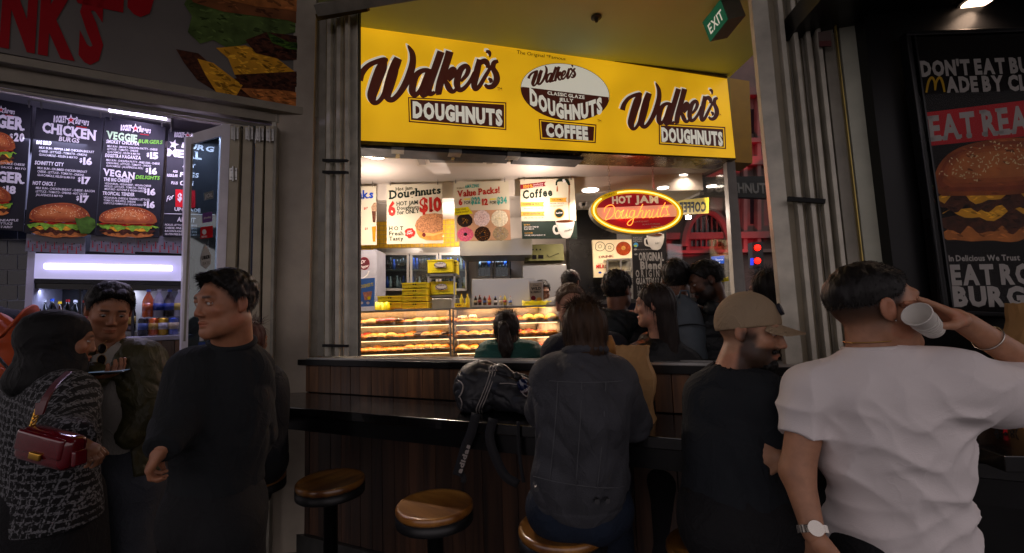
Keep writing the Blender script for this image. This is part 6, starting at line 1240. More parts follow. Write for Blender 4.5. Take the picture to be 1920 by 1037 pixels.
# ================================================================ signed distance modelling of people (numpy, surface nets)
f32 = np.float32
def nrm(v): v = np.asarray(v, float); return v/(np.linalg.norm(v)+1e-9)
def pix(px, py, Y): d = rayd(px, py); return CAM+d*(Y/d[1])
class Cap:        # round cone
    def __init__(s, a, b, ra, rb): s.a = np.asarray(a, f32); s.b = np.asarray(b, f32); s.ra = ra; s.rb = rb
    def __call__(s, P):
        ba = s.b-s.a; pa = P-s.a; t = np.clip(pa@ba/(ba@ba+1e-9), 0, 1); d = pa-t[:, None]*ba; return np.sqrt((d*d).sum(1))-(s.ra+(s.rb-s.ra)*t)
class Ell:
    def __init__(s, c, r, fr=None): s.c = np.asarray(c, f32); s.r = np.asarray(r, f32); s.fr = None if fr is None else np.asarray(fr, f32)
    def __call__(s, P):
        q = P-s.c
        if s.fr is not None: q = q@s.fr.T
        k0 = np.sqrt(((q/s.r)**2).sum(1)); k1 = np.sqrt(((q/(s.r*s.r))**2).sum(1)); return k0*(k0-1)/(k1+1e-9)
def smin(a, b, k):
    if k <= 0: return np.minimum(a, b)
    h = np.maximum(k-np.abs(a-b), 0)/k; return np.minimum(a, b)-h*h*k*.25
def smax(a, b, k): return -smin(-a, -b, k)
def union(items):
    """items: (prim, k) list -> field"""
    def f(P):
        d = None
        for p, k in items:
            v = p(P); d = v if d is None else smin(d, v, k)
        return d
    return f
def wob(P, amp, sc, seed=0, ridge=False):
    sc = np.asarray(sc, f32); q = P*sc; ph = np.random.RandomState(seed).rand(9).astype(f32)*6.28
    w = np.stack([np.sin(q[:, 1]*.7+q[:, 2]*.5+ph[0]), np.sin(q[:, 2]*.8+q[:, 0]*.6+ph[1]), np.sin(q[:, 0]*.7+q[:, 1]*.9+ph[2])], 1); q = q+1.3*w
    a = np.sin(q[:, 0]+ph[3]+.6*q[:, 2])*.6+np.sin(q[:, 1]*1.3+ph[4])*.5+np.sin(q[:, 2]*1.1+q[:, 0]*.5+ph[5])*.6
    if ridge: a = 1-2*np.abs(np.sin(a*1.5+ph[6]))**.7
    return amp*a
def nets(f, lo, hi, h, B=4):
    lo = np.asarray(lo, float); hi = np.asarray(hi, float); nb = np.maximum(np.ceil((hi-lo)/(h*B)).astype(int), 1); n = nb*B
    ax = [lo[i]+h*B*(np.arange(nb[i])+.5)-h*.5 for i in range(3)]
    G = np.stack(np.meshgrid(*ax, indexing='ij'), -1).reshape(-1, 3).astype(f32); v = np.concatenate([f(G[i:i+60000]) for i in range(0, len(G), 60000)])
    act = np.abs(v) < h*B*.9*1.25+h*1.5
    vol = np.repeat(np.repeat(np.repeat(v.reshape(nb), B, 0), B, 1), B, 2).astype(f32)
    idx = np.stack(np.unravel_index(np.nonzero(act)[0], nb), 1)*B
    o = np.stack(np.meshgrid(*[np.arange(B)]*3, indexing='ij'), -1).reshape(-1, 3)
    I = (idx[:, None]+o[None]).reshape(-1, 3); P = (lo+I*h).astype(f32)
    if len(P): vol[I[:, 0], I[:, 1], I[:, 2]] = np.concatenate([f(P[i:i+120000]) for i in range(0, len(P), 120000)])
    s = vol < 0
    s[0] = s[-1] = False; s[:, 0] = s[:, -1] = False; s[:, :, 0] = s[:, :, -1] = False
    vol = np.where(s, np.minimum(vol, -1e-6), np.maximum(vol, 1e-6))
    c = np.zeros(tuple(n-1), np.uint8)
    sl = lambda a, i, j, k: a[i:a.shape[0]-1+i, j:a.shape[1]-1+j, k:a.shape[2]-1+k]
    for i in (0, 1):
        for j in (0, 1):
            for k in (0, 1): c += sl(s, i, j, k)
    mix = (c > 0) & (c < 8); C = np.stack(np.nonzero(mix), 1)
    if not len(C): return np.zeros((0, 3)), np.zeros((0, 4), int)
    vid = -np.ones(mix.shape, np.int64); vid[mix] = np.arange(len(C))
    acc = np.zeros((len(C), 3)); cnt = np.zeros(len(C)); cor = [(i, j, k) for i in (0, 1) for j in (0, 1) for k in (0, 1)]
    for a in cor:
        for d in range(3):
            if a[d]: continue
            b = list(a); b[d] = 1; va = vol[C[:, 0]+a[0], C[:, 1]+a[1], C[:, 2]+a[2]]; vb = vol[C[:, 0]+b[0], C[:, 1]+b[1], C[:, 2]+b[2]]; m = (va < 0) != (vb < 0)
            t = np.where(m, va/(va-vb+1e-12), 0); p = np.array(a, float)[None].repeat(len(C), 0); p[:, d] = t; acc[m] += p[m]; cnt[m] += 1
    V = lo+(C+acc/np.maximum(cnt, 1)[:, None])*h; F = []
    for d in range(3):
        e, g = [(1, 2), (2, 0), (0, 1)][d]; A = s.copy(); sa = [slice(1, -1)]*3; sa[d] = slice(0, -1); sb = [slice(1, -1)]*3; sb[d] = slice(1, None)
        x = A[tuple(sa)]; y = A[tuple(sb)]; m = x != y; I = np.stack(np.nonzero(m), 1)
        if not len(I): continue
        off = np.ones(3, int); off[d] = 0; I = I+off; fl = x[m]
        def cell(de, dg): J = I.copy(); J[:, e] -= de; J[:, g] -= dg; return vid[J[:, 0], J[:, 1], J[:, 2]]
        q = np.stack([cell(1, 1), cell(0, 1), cell(0, 0), cell(1, 0)], 1); q[~fl] = q[~fl][:, ::-1]; q = q[(q >= 0).all(1)]; F.append(q)
    return V, np.vstack(F)
def boxof(prims, pad=.03):
    L = []; H = []
    for p, k in prims:
        if isinstance(p, Cap): L += [p.a-p.ra, p.b-p.rb]; H += [p.a+p.ra, p.b+p.rb]
        elif isinstance(p, Ell): L.append(p.c-p.r.max()); H.append(p.c+p.r.max())
    return np.min(L, 0)-pad, np.max(H, 0)+pad
def meshobj(name, parts, mat, parent, tint=None):
    V = []; F = []; b = 0
    for v, f in parts:
        if len(v): V.append(v); F.append(f+b); b += len(v)
    V = np.vstack(V); F = np.vstack(F); loc = np.array(parent.location)
    o = mkobj(name, V-loc, F, mat, parent, True)
    if tint is not None:
        me = o.data; c = tint(V)
        if len(me.vertices) == len(c): a = me.color_attributes.new('tint', 'FLOAT_COLOR', 'POINT'); a.data.foreach_set('color', np.hstack([c, np.ones((len(c), 1))]).astype(np.float32).ravel())
    return o
# ---------------------------------------------------------------- head
class Head:
    """c = centre of skull at ear height; yaw 0 faces the camera, +90 faces photo right; pitch > 0 looks down"""
    def __init__(s, c, yaw, pitch=0., roll=0., sc=1.):
        s.c = np.asarray(c, float); y = R(yaw); fw = np.array([math.sin(y), -math.cos(y), 0]); up = np.array([0, 0, 1.]); rt = np.cross(fw, up)
        cp, sp_ = math.cos(R(pitch)), math.sin(R(pitch)); f = fw*cp-up*sp_; u = up*cp+fw*sp_; cr, sr = math.cos(R(roll)), math.sin(R(roll)); r2 = rt*cr+u*sr; u2 = u*cr-rt*sr
        s.M = np.array([r2, f, u2]); s.sc = sc; HD[0] = s
    def L(s, P): return ((P-s.c.astype(f32))@s.M.T.astype(f32))/s.sc
    def W(s, p): return s.c+(np.asarray(p, float)*s.sc)@s.M
def head_field(nose=1.0, male=True, ears_on=True):
    jw = .047 if male else .042
    it = [(Ell((0, -.012, .030), (.073, .092, .086)), 0), (Ell((0, .022, -.018), (.060, .068, .082)), .03), (Cap((-jw, .0, -.060), (-.012, .066, -.098), .020, .019), .03), (Cap((jw, .0, -.060), (.012, .066, -.098), .020, .019), .03), (Ell((0, .070, -.097), (.020, .018, .016)), .015),
          (Cap((-.034, .079, .026), (.034, .079, .026), .011, .011), .02), (Ell((-.042, .060, -.022), (.020, .018, .016)), .02), (Ell((.042, .060, -.022), (.020, .018, .016)), .02), (Cap((-.03, .03, -.07), (.03, .03, -.07), .035, .035), .03)]
    base = union(it)
    sock = [Ell((-.031, .097, .006), (.017, .015, .011)), Ell((.031, .097, .006), (.017, .015, .011))]
    add = union([(Cap((0, .086, .014), (0, .101*nose, -.028), .0070, .0105), 0), (Ell((-.012, .096, -.035), (.008, .009, .0065)), .008), (Ell((.012, .096, -.035), (.008, .009, .0065)), .008)])
    lips = union([(Cap((-.018, .083, -.0635), (0, .0925, -.0610), .0042, .0062), 0), (Cap((.018, .083, -.0635), (0, .0925, -.0610), .0042, .0062), .003), (Cap((-.014, .083, -.0735), (.014, .083, -.0735), .0055, .0055), .001), (Ell((0, .088, -.0735), (.012, .007, .0060)), .004)])
    lids = union([(Cap((-.044, .081, .008), (-.031, .0885, .0135), .0035, .0045), 0), (Cap((-.031, .0885, .0135), (-.018, .084, .008), .0045, .003), .004), (Cap((-.043, .081, .0), (-.020, .083, -.002), .003, .003), .002),
                  (Cap((.044, .081, .008), (.031, .0885, .0135), .0035, .0045), .002), (Cap((.031, .0885, .0135), (.018, .084, .008), .0045, .003), .004), (Cap((.043, .081, .0), (.020, .083, -.002), .003, .003), .002)])
    ears = []
    for sx in (-1, 1): ears.append((Ell((sx*.077, -.010, .0), (.008, .019, .030)), .008)); ears.append((Ell((sx*.074, -.004, -.022), (.008, .010, .012)), .006))
    earf = union([(ears[0][0], 0), (ears[1][0], .006), (ears[2][0], 0), (ears[3][0], .006)]); earc = [Ell((sx*.086, -.006, .002), (.007, .009, .017)) for sx in (-1, 1)]
    def f(q):
        d = base(q)
        for e in sock: d = smax(d, -e(q), .014)
        d = smin(d, add(q), .010); d = smin(d, lids(q), .003); d = smin(d, lips(q), .005)
        if not ears_on: return d
        e = earf(q)
        for c in earc: e = smax(e, -c(q), .005)
        return smin(d, e, .004)
    return f
def sm(a, b, x): t = np.clip((x-a)/(b-a), 0, 1); return t*t*(3-2*t)
def skin_tint(hd, skin, beard=0., fade=0., lips=.5, brow=1., hair='#120d0a', bstyle='full'):
    sk = np.array(lin(skin)); hc = np.array(lin(hair))
    def t(V):
        q = hd.L(V.astype(f32)); x, y, z = np.abs(q[:, 0]), q[:, 1], q[:, 2]; n = len(V); col = np.tile(sk, (n, 1)); hm = (z > -.13) & (z < .13) & (x < .11) & (np.abs(y) < .13)
        def mixc(m, c): 
            nonlocal col
            m = (m*hm)[:, None]; col = col*(1-m)+np.array(c)*m
        mixc(.30*np.exp(-((x-.045)**2+(y-.07)**2+(z+.025)**2)/.0004), sk*np.array([1.25, .75, .7])); mixc(.35*np.exp(-((x)**2+(y-.11)**2+(z+.03)**2)/.0002), sk*np.array([1.2, .75, .7]))
        mixc(.35*(x > .068), sk*np.array([1.15, .75, .7]))
        if beard:
            m = sm(-.028, -.045, z-(.02-x)*.1)*sm(-.02, .0, y)*(1-np.exp(-(x**2/.0003+(z+.067)**2/.00006))*.95)
            if bstyle == 'full': m = np.maximum(m, sm(.058, .066, x)*sm(.02, -.01, z)*sm(-.02, .005, y)*sm(.05, .03, y))
            mixc(np.clip(m, 0, 1)*beard, hc*1.2)
        if fade:
            m = sm(-.075, .005, z)*sm(.030, .010, y-.75*z)*sm(.080, .077, x); mixc(np.clip(m, 0, 1)*fade, hc*1.5)
        ml = np.exp(-((x/.022)**2)**2)*np.exp(-(((z+.067)/.0085)**2)**2)*sm(.078, .084, y); mixc(ml*lips, sk*np.array([1.05, .55, .5]))
        mb = sm(.012, .016, x)*sm(.048, .042, x)*np.exp(-(((z-.0265+.10*(x-.03)**2*10)/.0048)**2)**2)*sm(.06, .07, y); mixc(mb*brow*.9, hc)
        mixc(.3*np.exp(-(((x-.031)/.016)**2+((z-.002)/.009)**2))*sm(.07, .08, y), sk*.45)
        return col
    return t
def hair_short(hd, top=.014, side=.004, seed=0, quiff=0., line=.75, low=-.062, front=.0, rough=1.):
    def f(P):
        q = hd.L(P); x, y, z = q[:, 0], q[:, 1], q[:, 2]; th = side+(top-side)*sm(-.02, .07, z)
        d = Ell((0, -.012, .030), (.073, .092, .086))(q)-th
        n = wob(q, .0022*rough, (190, 190, 80), seed)+wob(q, .002*rough, (90, 60, 110), seed+3); d = np.minimum(d-n*sm(-.03, .05, z), Ell((0, -.012, .030), (.073, .092, .086))(q)-.0018)
        if quiff: d = smin(d, union([(Cap((-.03, .066, .098), (.035, .066, .098), .016+quiff*.4, .014+quiff*.4), 0), (Cap((-.045, .0, .1), (.045, 0, .1), .018, .018), .03)])(q)-wob(q, .004, (160, 60, 60), seed+9), .02)
        cut = (y-(line*z+.010+front))*.8+wob(q, .002, (120, 120, 120), seed+5); cut = smax(cut, low-z+.25*np.maximum(y+.04, 0), .004)
        # gap round the ear
        ear = -(np.sqrt((y+.008)**2+(z+.002)**2)-.026)
        cut = np.where(np.abs(x) > .05, smax(cut, ear, .004), cut)
        return smax(d, cut, .004)*hd.sc
    c = hd.c; r = .17*hd.sc; return f, c-r, c+r
def strands(q, amp, seed, fr=55.):
    ph = np.random.RandomState(seed).rand(6)*6.28; a = np.arctan2(q[:, 0], -q[:, 1]+.001); z = q[:, 2]
    return amp*(np.sin(a*fr*.35+2.5*np.sin(z*14+ph[0])+ph[1])*.6+np.sin(a*fr*.8+3*np.sin(z*9+ph[2])+ph[3])*.35+np.sin(a*fr*.17+1.5*np.sin(z*20+ph[4]))*.6)
def hair_long(hd, length=.3, seed=0, width=.085, back=-.03, face_open=.03, curl=.0, bob=False, depth=.075):
    def f(P):
        q = hd.L(P); x, y, z = q[:, 0], q[:, 1], q[:, 2]
        d = Ell((0, -.014, .034), (.083, .098, .090))(q)
        its = [(Cap((0, back, 0), (0, back-.03, -length), width, width*.75), 0)] if not bob else [(Cap((0, -.02, .0), (0, -.025, -length), .078, .074), 0)]
        q2 = q.copy(); q2[:, 1] = (q[:, 1]-back)*(width/depth)+back
        d = smin(d, union(its)(q2), .04)-strands(q, .0030, seed)-(wob(q, .006*curl, (60, 60, 45), seed) if curl else 0)
        cut = y-(.030+face_open*0+.65*np.clip(z, -.05, .12)+.01); cut = np.where(z < -.03, np.minimum(cut, y-(.005)), cut)
        return smax(d, cut+strands(q, .003, seed+2), .008)*hd.sc
    c = hd.W((0, -.03, -length*.5)); r = np.array([.16, .16, length*.5+.16])*hd.sc; return f, c-r, c+r
# ---------------------------------------------------------------- hand
def hand(w_, d, n, curl=.5, side=1, sc=1., spread=.0, curls=None, thumb=(.55, .75, .25)):
    d = nrm(d); n = nrm(np.asarray(n)-d*np.dot(n, d)); s_ = np.cross(n, d)*side; P = []
    P.append((Ell(w_+d*.048*sc, (.050*sc, .038*sc, .0155*sc), np.array([d, s_, n])), .02)); P.append((Cap(w_-d*.02, w_+d*.02, .024*sc, .025*sc), .015)); root = w_+d*.082*sc
    for i, (o, ln) in enumerate(((.029, .072), (.010, .080), (-.010, .075), (-.029, .060))):
        c = curls[i] if curls else curl; a = root+s_*o*sc-d*abs(o)*.25*sc; dirv = nrm(d+s_*o*spread*10); ang = 0.; P.append((Cap(w_+d*.05*sc+s_*o*.8*sc, a, .0105*sc, .0092*sc), .008))
        for k, (fr, ca) in enumerate(((.45, .55), (.30, .9), (.25, .6))):
            ang += c*ca*1.3; v = dirv*math.cos(ang)+n*math.sin(ang); b = a+v*ln*fr*sc; P.append((Cap(a, b, (.0090-.0008*k)*sc, (.0083-.0008*k)*sc), .0025)); a = b
    t0 = w_+d*.022*sc+s_*.026*sc; v = nrm(d*thumb[0]+s_*thumb[1]+n*thumb[2]); t1 = t0+v*.040*sc; v2 = nrm(v+d*.7+n*.3*curl); t2 = t1+v2*.032*sc; t3 = t2+nrm(v2+n*.4)*.024*sc
    P += [(Cap(t0, t1, .0135*sc, .0115*sc), .012), (Cap(t1, t2, .0108*sc, .0095*sc), .004), (Cap(t2, t3, .0095*sc, .0080*sc), .003)]; return P
# ---------------------------------------------------------------- whole figure
m_skin = M('skin', '#a06a4c', .5, attr='tint', var=.13, vs=38, bump=.08, bs=400, spec=.4); m_skin.node_tree.nodes['Principled BSDF'].inputs['Subsurface Weight'].default_value = .08; m_skin.node_tree.nodes['Principled BSDF'].inputs['Subsurface Radius'].default_value = (.01, .004, .002)
def hairmat(name, col, rough=.38): return M(name, col, rough+.18, var=.35, vs=40, bump=.4, bs=90, stretch=(1, 1, .12), spec=.3)
m_hblack = hairmat('black_hair', '#0d0a09'); m_hbrown = hairmat('dark_brown_hair', '#1c110b'); m_hbr2 = hairmat('brown_hair', '#33200f', .42); m_hred = hairmat('reddish_hair', '#3a1510'); m_hgrey = hairmat('sandy_grey_hair', '#5a4636')
m_eyew = M('eye_white', '#a8a09a', .15, var=0, coat=.5); m_iris = M('dark_iris', '#120a06', .1, var=0, coat=.6)
def eyes(hd, par, look=(0, 0), closed=False):
    for sx in (-1, 1):
        e = MB(); c = np.array([sx*.031, .0745, .0055]); k = 12
        prof = []; 
        V = []; F = []; rr = .0125
        for i in range(9):
            t = math.pi*i/8
            for j in range(k): a = 2*math.pi*j/k; V.append(c+rr*np.array([math.sin(t)*math.cos(a), math.cos(t), math.sin(t)*math.sin(a)]))
        for i in range(8):
            for j in range(k): F.append((i*k+j, i*k+(j+1) % k, (i+1)*k+(j+1) % k, (i+1)*k+j))
        e.add([hd.W(v)-np.array(par.location) for v in V], F); o = e.build('eye', m_eyew, par, True)
        e = MB(); ci = c+np.array([look[0], .0118, look[1]]); V = [hd.W(ci+np.array([.0055*math.cos(a), -.0009+.0*a, .0055*math.sin(a)]))-np.array(par.location) for a in np.linspace(0, 6.283, 13)[:-1]]; V.append(hd.W(ci+np.array([0, .0012, 0]))-np.array(par.location)); e.add(V, [(i, (i+1) % 12, 12) for i in range(12)]); e.build('iris', m_iris, o, True)
def frame3(a, b, up):      # width axis from a to b, up axis
    w_ = nrm(b-a); u = nrm(up-w_*np.dot(up, w_)); return np.array([w_, np.cross(u, w_), u])
def torso(J, g=1., inf=0., hip=1., belly=1., dep=1.):
    SA, SB, C, P_, N = J['sa'], J['sb'], J['c'], J['p'], J['n']; fr = frame3(SA, SB, N-P_); W_ = (C+P_)/2; sw = np.linalg.norm(SB-SA)/2; k = g
    T = [(Ell(C, (.150*k+inf, .108*k*dep+inf, .185+inf), fr), .0), (Ell(W_, (.135*k*belly+inf, .100*k*belly*dep+inf, .17+inf), fr), .08), (Ell(P_, (.158*k*hip+inf, .112*k*hip*dep+inf, .135+inf), fr), .08),
         (Cap(SA+(SB-SA)*.10, SB+(SA-SB)*.10, .058*k+inf, .058*k+inf), .07), (Cap(N-(N-C)*.12, SA+(N-SA)*.12, .046*k+inf, .048*k+inf), .05), (Cap(N-(N-C)*.12, SB+(N-SB)*.12, .046*k+inf, .048*k+inf), .05)]
    return T, fr
def arm(J, s_, g=1., inf=0., upto=1., low=True, r=(.053, .043, .028)):
    S_, E, W_ = J['s'+s_], J['e'+s_], J['w'+s_]; out = [(Cap(S_, E, r[0]*g+inf, r[1]*g+inf*.9), .035)]
    if low: out.append((Cap(E, W_, r[1]*g+inf*.9, r[2]*g+inf*.7), .02))
    return out
def legs(J, g=1., inf=0., r=(.086, .056, .040)):
    out = []
    for s_ in 'ab':
        H_, K, A = J['h'+s_], J['k'+s_], J['f'+s_]; out += [(Cap(H_, K, r[0]*g+inf, r[1]*g+inf), .05), (Cap(K, A, r[1]*g*.97+inf, r[2]*g+inf), .03)]
    return out
def feet(J, yaw):
    out = []
    f = np.array([math.sin(R(yaw)), -math.cos(R(yaw)), 0])
    for s_ in 'ab': A = J['f'+s_]; out += [(Cap(A+np.array([0, 0, -.03]), A+f*.13+np.array([0, 0, -.05]), .042, .034), .03)]
    return out
def person(label, cat, base, group=None): return thing('person', label, cat, base, 0, group)
def skinbody(t, J, hd, skin, h=.010, hh=.004, g=1., male=True, hands=(), nose=1., nk=.056, ears=True, **tk):
    T, fr = torso(J, g*.93); B_ = T+[(p, k) for s_ in 'ab' for p, k in arm(J, s_, g*.97)]+legs(J, g*.93)
    nb = J['n']; hb = hd.W((0, -.018, -.06)); neck = [(Cap(nb, hb, nk*1.05, nk), .03)]
    ft = []
    for s_ in 'ab': ft += [(Cap(J['f'+s_], J['f'+s_]+np.array([0, -.02, -.03]), .036, .035), .02)]
    prims = B_+neck+ft; f0 = union(prims); lo, hi = boxof(prims); parts = [nets(f0, lo, hi, h)]
    hf = head_field(nose, male, ears); nc = Cap(nb+(hb-nb)*.15, hb, nk*1.05+.0012, nk+.0012)
    def f1(P): return smin(hf(hd.L(P))*hd.sc, nc(P), .018)
    r = .155*hd.sc; c = hd.c; lo = np.minimum(c-r, nb-.03); hi = c+r; lo[:2] = np.minimum(lo[:2], (nb-.07)[:2]); hi = np.maximum(hi, nb+.07)
    parts.append(nets(f1, lo, hi, hh))
    for hp in hands: lo, hi = boxof(hp, .012); parts.append(nets(union(hp), lo, hi, min(hh, .0038)))
    return meshobj('body', parts, m_skin, t, skin_tint(hd, skin, **tk))
def garment(name, t, prims, mat, cuts=(), h=.008, folds=(), extra=None, smooth_cut=.006, hollow=(), parts_extra=(), sleeves=()):
    base = union(prims); sl_ = [(union(a), c_) for a, c_ in sleeves]; allp = list(prims)
    for a, c_ in sleeves: allp += a
    def f(P):
        d = base(P)
        for u_, c_ in sl_:
            v = u_(P)
            if c_ is not None: v = smax(v, c_(P), .006)
            d = smin(d, v, .035)
        if extra: d = extra(P, d)
        for amp, sc, seed, ridge in folds: d = d+wob(P, amp, sc, seed, ridge)
        for c in cuts: d = smax(d, c(P), smooth_cut)
        for c in hollow: d = smax(d, -c(P), .003)
        return d
    lo, hi = boxof(allp, .05); return meshobj(name, [nets(f, lo, hi, h)]+list(parts_extra), mat, t)
def plane_cut(p, n): p = np.asarray(p, f32); n = nrm(n).astype(f32); return lambda P: (P-p)@n      # keeps the side opposite to n
def sleeve_cut(a, b, fr_, rad=.13):   # cut only near the limb beyond fraction fr_ of a->b
    a = np.asarray(a, float); b = np.asarray(b, float); p = (a+(b-a)*fr_).astype(f32); n = nrm(b-a).astype(f32); return lambda P: (P-p)@n
def hairobj(t, hf, mat, h=.005, name='hair', n=3200, ln=.011, down=.8, fwd=.8, up=.28, w_=.0008, hd=None, seed=1):
    f, lo, hi = hf; V, F = nets(f, lo, hi, h); o = meshobj(name, [(V, F)], mat, t); hd = hd or HD[0]
    a = V[F[:, 0]]; nn = np.cross(V[F[:, 2]]-a, V[F[:, 3]]-V[F[:, 1]]); nn /= np.linalg.norm(nn, axis=1)[:, None]+1e-12; c = V[F].mean(1); rg = np.random.RandomState(seed)
    q = hd.L(c.astype(f32)); i = rg.randint(0, len(F), n); i = i[np.abs(q[i, 0]) < 9]; c = c[i]; nn = nn[i]; q = q[i]
    f_ = hd.M[1]; d = nn*up+np.array([0, 0, -1.])*(down*sm(.10, .02, q[:, 2]))[:, None]+f_*(fwd*sm(.02, .09, q[:, 2]))[:, None]; d += rg.normal(0, .28, d.shape)*min(1, up*2); d /= np.linalg.norm(d, axis=1)[:, None]
    L_ = ln*(.5+rg.rand(len(d), 1)); sd_ = np.cross(d, nn+rg.normal(0, .3, d.shape)); sd_ /= np.linalg.norm(sd_, axis=1)[:, None]+1e-9; r_ = c-nn*.0015
    m_ = r_+d*L_*.55; tip = r_+d*L_-np.array([0, 0, 1])*L_*.15; VV = np.stack([r_-sd_*w_, r_+sd_*w_, m_+sd_*w_*.8, m_-sd_*w_*.8, tip+sd_*w_*.15, tip-sd_*w_*.15], 1).reshape(-1, 3); k = np.arange(len(d))[:, None]*6
    FF = np.vstack([k+np.array([[0, 1, 2, 3]]), k+np.array([[3, 2, 4, 5]])]); o2 = meshobj('hair_strands', [(VV, FF)], mat, t); o2['kind'] = 'stuff'; return o
HD = [None]
def pants(J, g=1., inf=.02, waist=True, r=(.086, .056, .040)):
    T, fr = torso(J, g, inf); return legs(J, g, inf, r)+[T[2], (Ell((J['c']+J['p'])/2*.4+J['p']*.6, (.14*g+inf*.7, .11*g+inf*.7, .13), fr), .05)]
def crease(m, sc=9., st=.5, dist=.014, stretch=(1, 1, .6)):
    t = m.node_tree; b = t.nodes['Principled BSDF']; tc = t.nodes.new('ShaderNodeTexCoord'); mp = t.nodes.new('ShaderNodeMapping'); mp.inputs['Scale'].default_value = stretch; mp.inputs['Rotation'].default_value = (.3, .5, .2); t.links.new(tc.outputs['Object'], mp.inputs[0])
    n = t.nodes.new('ShaderNodeTexNoise'); n.inputs['Scale'].default_value = sc; n.inputs['Detail'].default_value = 3; n.inputs['Distortion'].default_value = 1.8; t.links.new(mp.outputs[0], n.inputs['Vector'])
    a = t.nodes.new('ShaderNodeMath'); a.operation = 'SUBTRACT'; a.inputs[1].default_value = .5; t.links.new(n.outputs[0], a.inputs[0]); a2 = t.nodes.new('ShaderNodeMath'); a2.operation = 'ABSOLUTE'; t.links.new(a.outputs[0], a2.inputs[0]); a3 = t.nodes.new('ShaderNodeMath'); a3.operation = 'POWER'; a3.inputs[1].default_value = .6; t.links.new(a2.outputs[0], a3.inputs[0])
    bp = t.nodes.new('ShaderNodeBump'); bp.inputs['Strength'].default_value = st; bp.inputs['Distance'].default_value = dist; bp.invert = True; t.links.new(a3.outputs[0], bp.inputs['Height'])
    if b.inputs['Normal'].is_linked: t.links.new(b.inputs['Normal'].links[0].from_socket, bp.inputs['Normal'])
    t.links.new(bp.outputs[0], b.inputs['Normal']); return m
def cloth(name, col, rough=.85, var=.12, bump=.35, bs=180, vs=6, sheen=.0, cs=9., cst=.5):
    if name in MATS: return MATS[name]
    return crease(M(name, col, rough, var=var, vs=vs, bump=bump, bs=bs, sheen=sheen, spec=.3), cs, cst)
def stand(J, yaw, hipw=.09):       # hips, knees, feet under the pelvis for a standing figure
    r_ = np.array([math.cos(R(yaw)), math.sin(R(yaw)), 0]); f = np.array([math.sin(R(yaw)), -math.cos(R(yaw)), 0])
    if yaw > 90 or yaw < -90: r_ = -r_
    for s_, sg in (('a', -1), ('b', 1)):
        J.setdefault('h'+s_, J['p']+r_*sg*hipw+np.array([0, 0, -.04])); hz_ = J['h'+s_]
        J.setdefault('k'+s_, np.array([hz_[0], hz_[1], hz_[2]*.54])+f*.03+r_*sg*.015); J.setdefault('f'+s_, np.array([hz_[0], hz_[1], .09])+r_*sg*.03)
    return J
def shoes(t, J, yaw, mat=None):
    ps_ = feet(J, yaw); lo, hi = boxof(ps_); fl_ = plane_cut((0, 0, .012), (0, 0, -1))
    for s_ in range(2):
        pp = [ps_[s_]]; lo, hi = boxof(pp); g_ = union(pp); meshobj('shoe', [nets(lambda P: smax(g_(P), fl_(P), .004), lo, hi, .009)], mat or M('dark_shoe', '#131211', .5), t)
def onsurf(pts, prims, off=.004):
    f = union(prims); out = []
    for px, py in pts:
        d = rayd(px, py); d = d/np.linalg.norm(d); t_ = 1.
        for _ in range(80):
            v = float(f((CAM+d*t_)[None].astype(f32))[0]); t_ += v*.8
            if abs(v) < .0006 or t_ > 5: break
        if t_ < 5: out.append(CAM+d*(t_-off))
    return out
import time as _t; _T0 = _t.time()
# ================================================================ 1. man in white T-shirt drinking, at the right
Y = 1.30; hd = Head(pix(1638, 578, 1.30), 80, -6, 0, 1.08)
J = dict(n=pix(1640, 672, 1.30), c=pix(1668, 810, 1.29), p=pix(1690, 1075, 1.34), sa=pix(1520, 738, 1.36), sb=pix(1800, 728, 1.20), ea=pix(1494, 885, 1.34), wa=pix(1526, 1002, 1.27), eb=pix(2030, 750, 1.26), wb=pix(1806, 604, 1.20)); stand(J, 190)
J['p'][2] = .93; [J.pop(k) for k in ('ha', 'hb', 'ka', 'kb', 'fa', 'fb')]; stand(J, 190)
t = person('man in a white T-shirt drinking from a paper cup with his back turned', 'person', (J['p'][0], J['p'][1], 0))
cupc = pix(1736, 605, 1.17)
hA = hand(J['wa'], nrm(J['wa']-J['ea']+np.array([.06, 0, 0])), (0.9, .45, 0), .5, 1); hB = hand(J['wb'], nrm(pix(1716, 556, 1.20)-J['wb']), (-.3, .25, -.9), .3, -1, curls=(.05, .22, .3, .4), thumb=(.75, .45, .75))
skinbody(t, J, hd, '#a97a5e', h=.0075, hh=.0038, g=1.03, hands=(hA, hB), fade=.9, brow=1, nk=.060)
eyes(hd, t)
hairobj(t, hair_short(hd, .011, .0018, 3, low=.012, front=.0, rough=.6), m_hblack, .0045, n=8000, ln=.007, up=.25)
m_tee = cloth('white_cotton', '#dcd5d4', .85, .03, .12, 300, cs=4., cst=.3); T, fr = torso(J, 1.05, .018, .98, 1.0)
sA = arm(J, 'a', 1.10, .022, low=False); sB = arm(J, 'b', 1.12, .034, low=False)
dir_a = J['ea']-J['sa']; dir_b = J['eb']-J['sb']; T2, _ = torso(J, 1.1, .0)
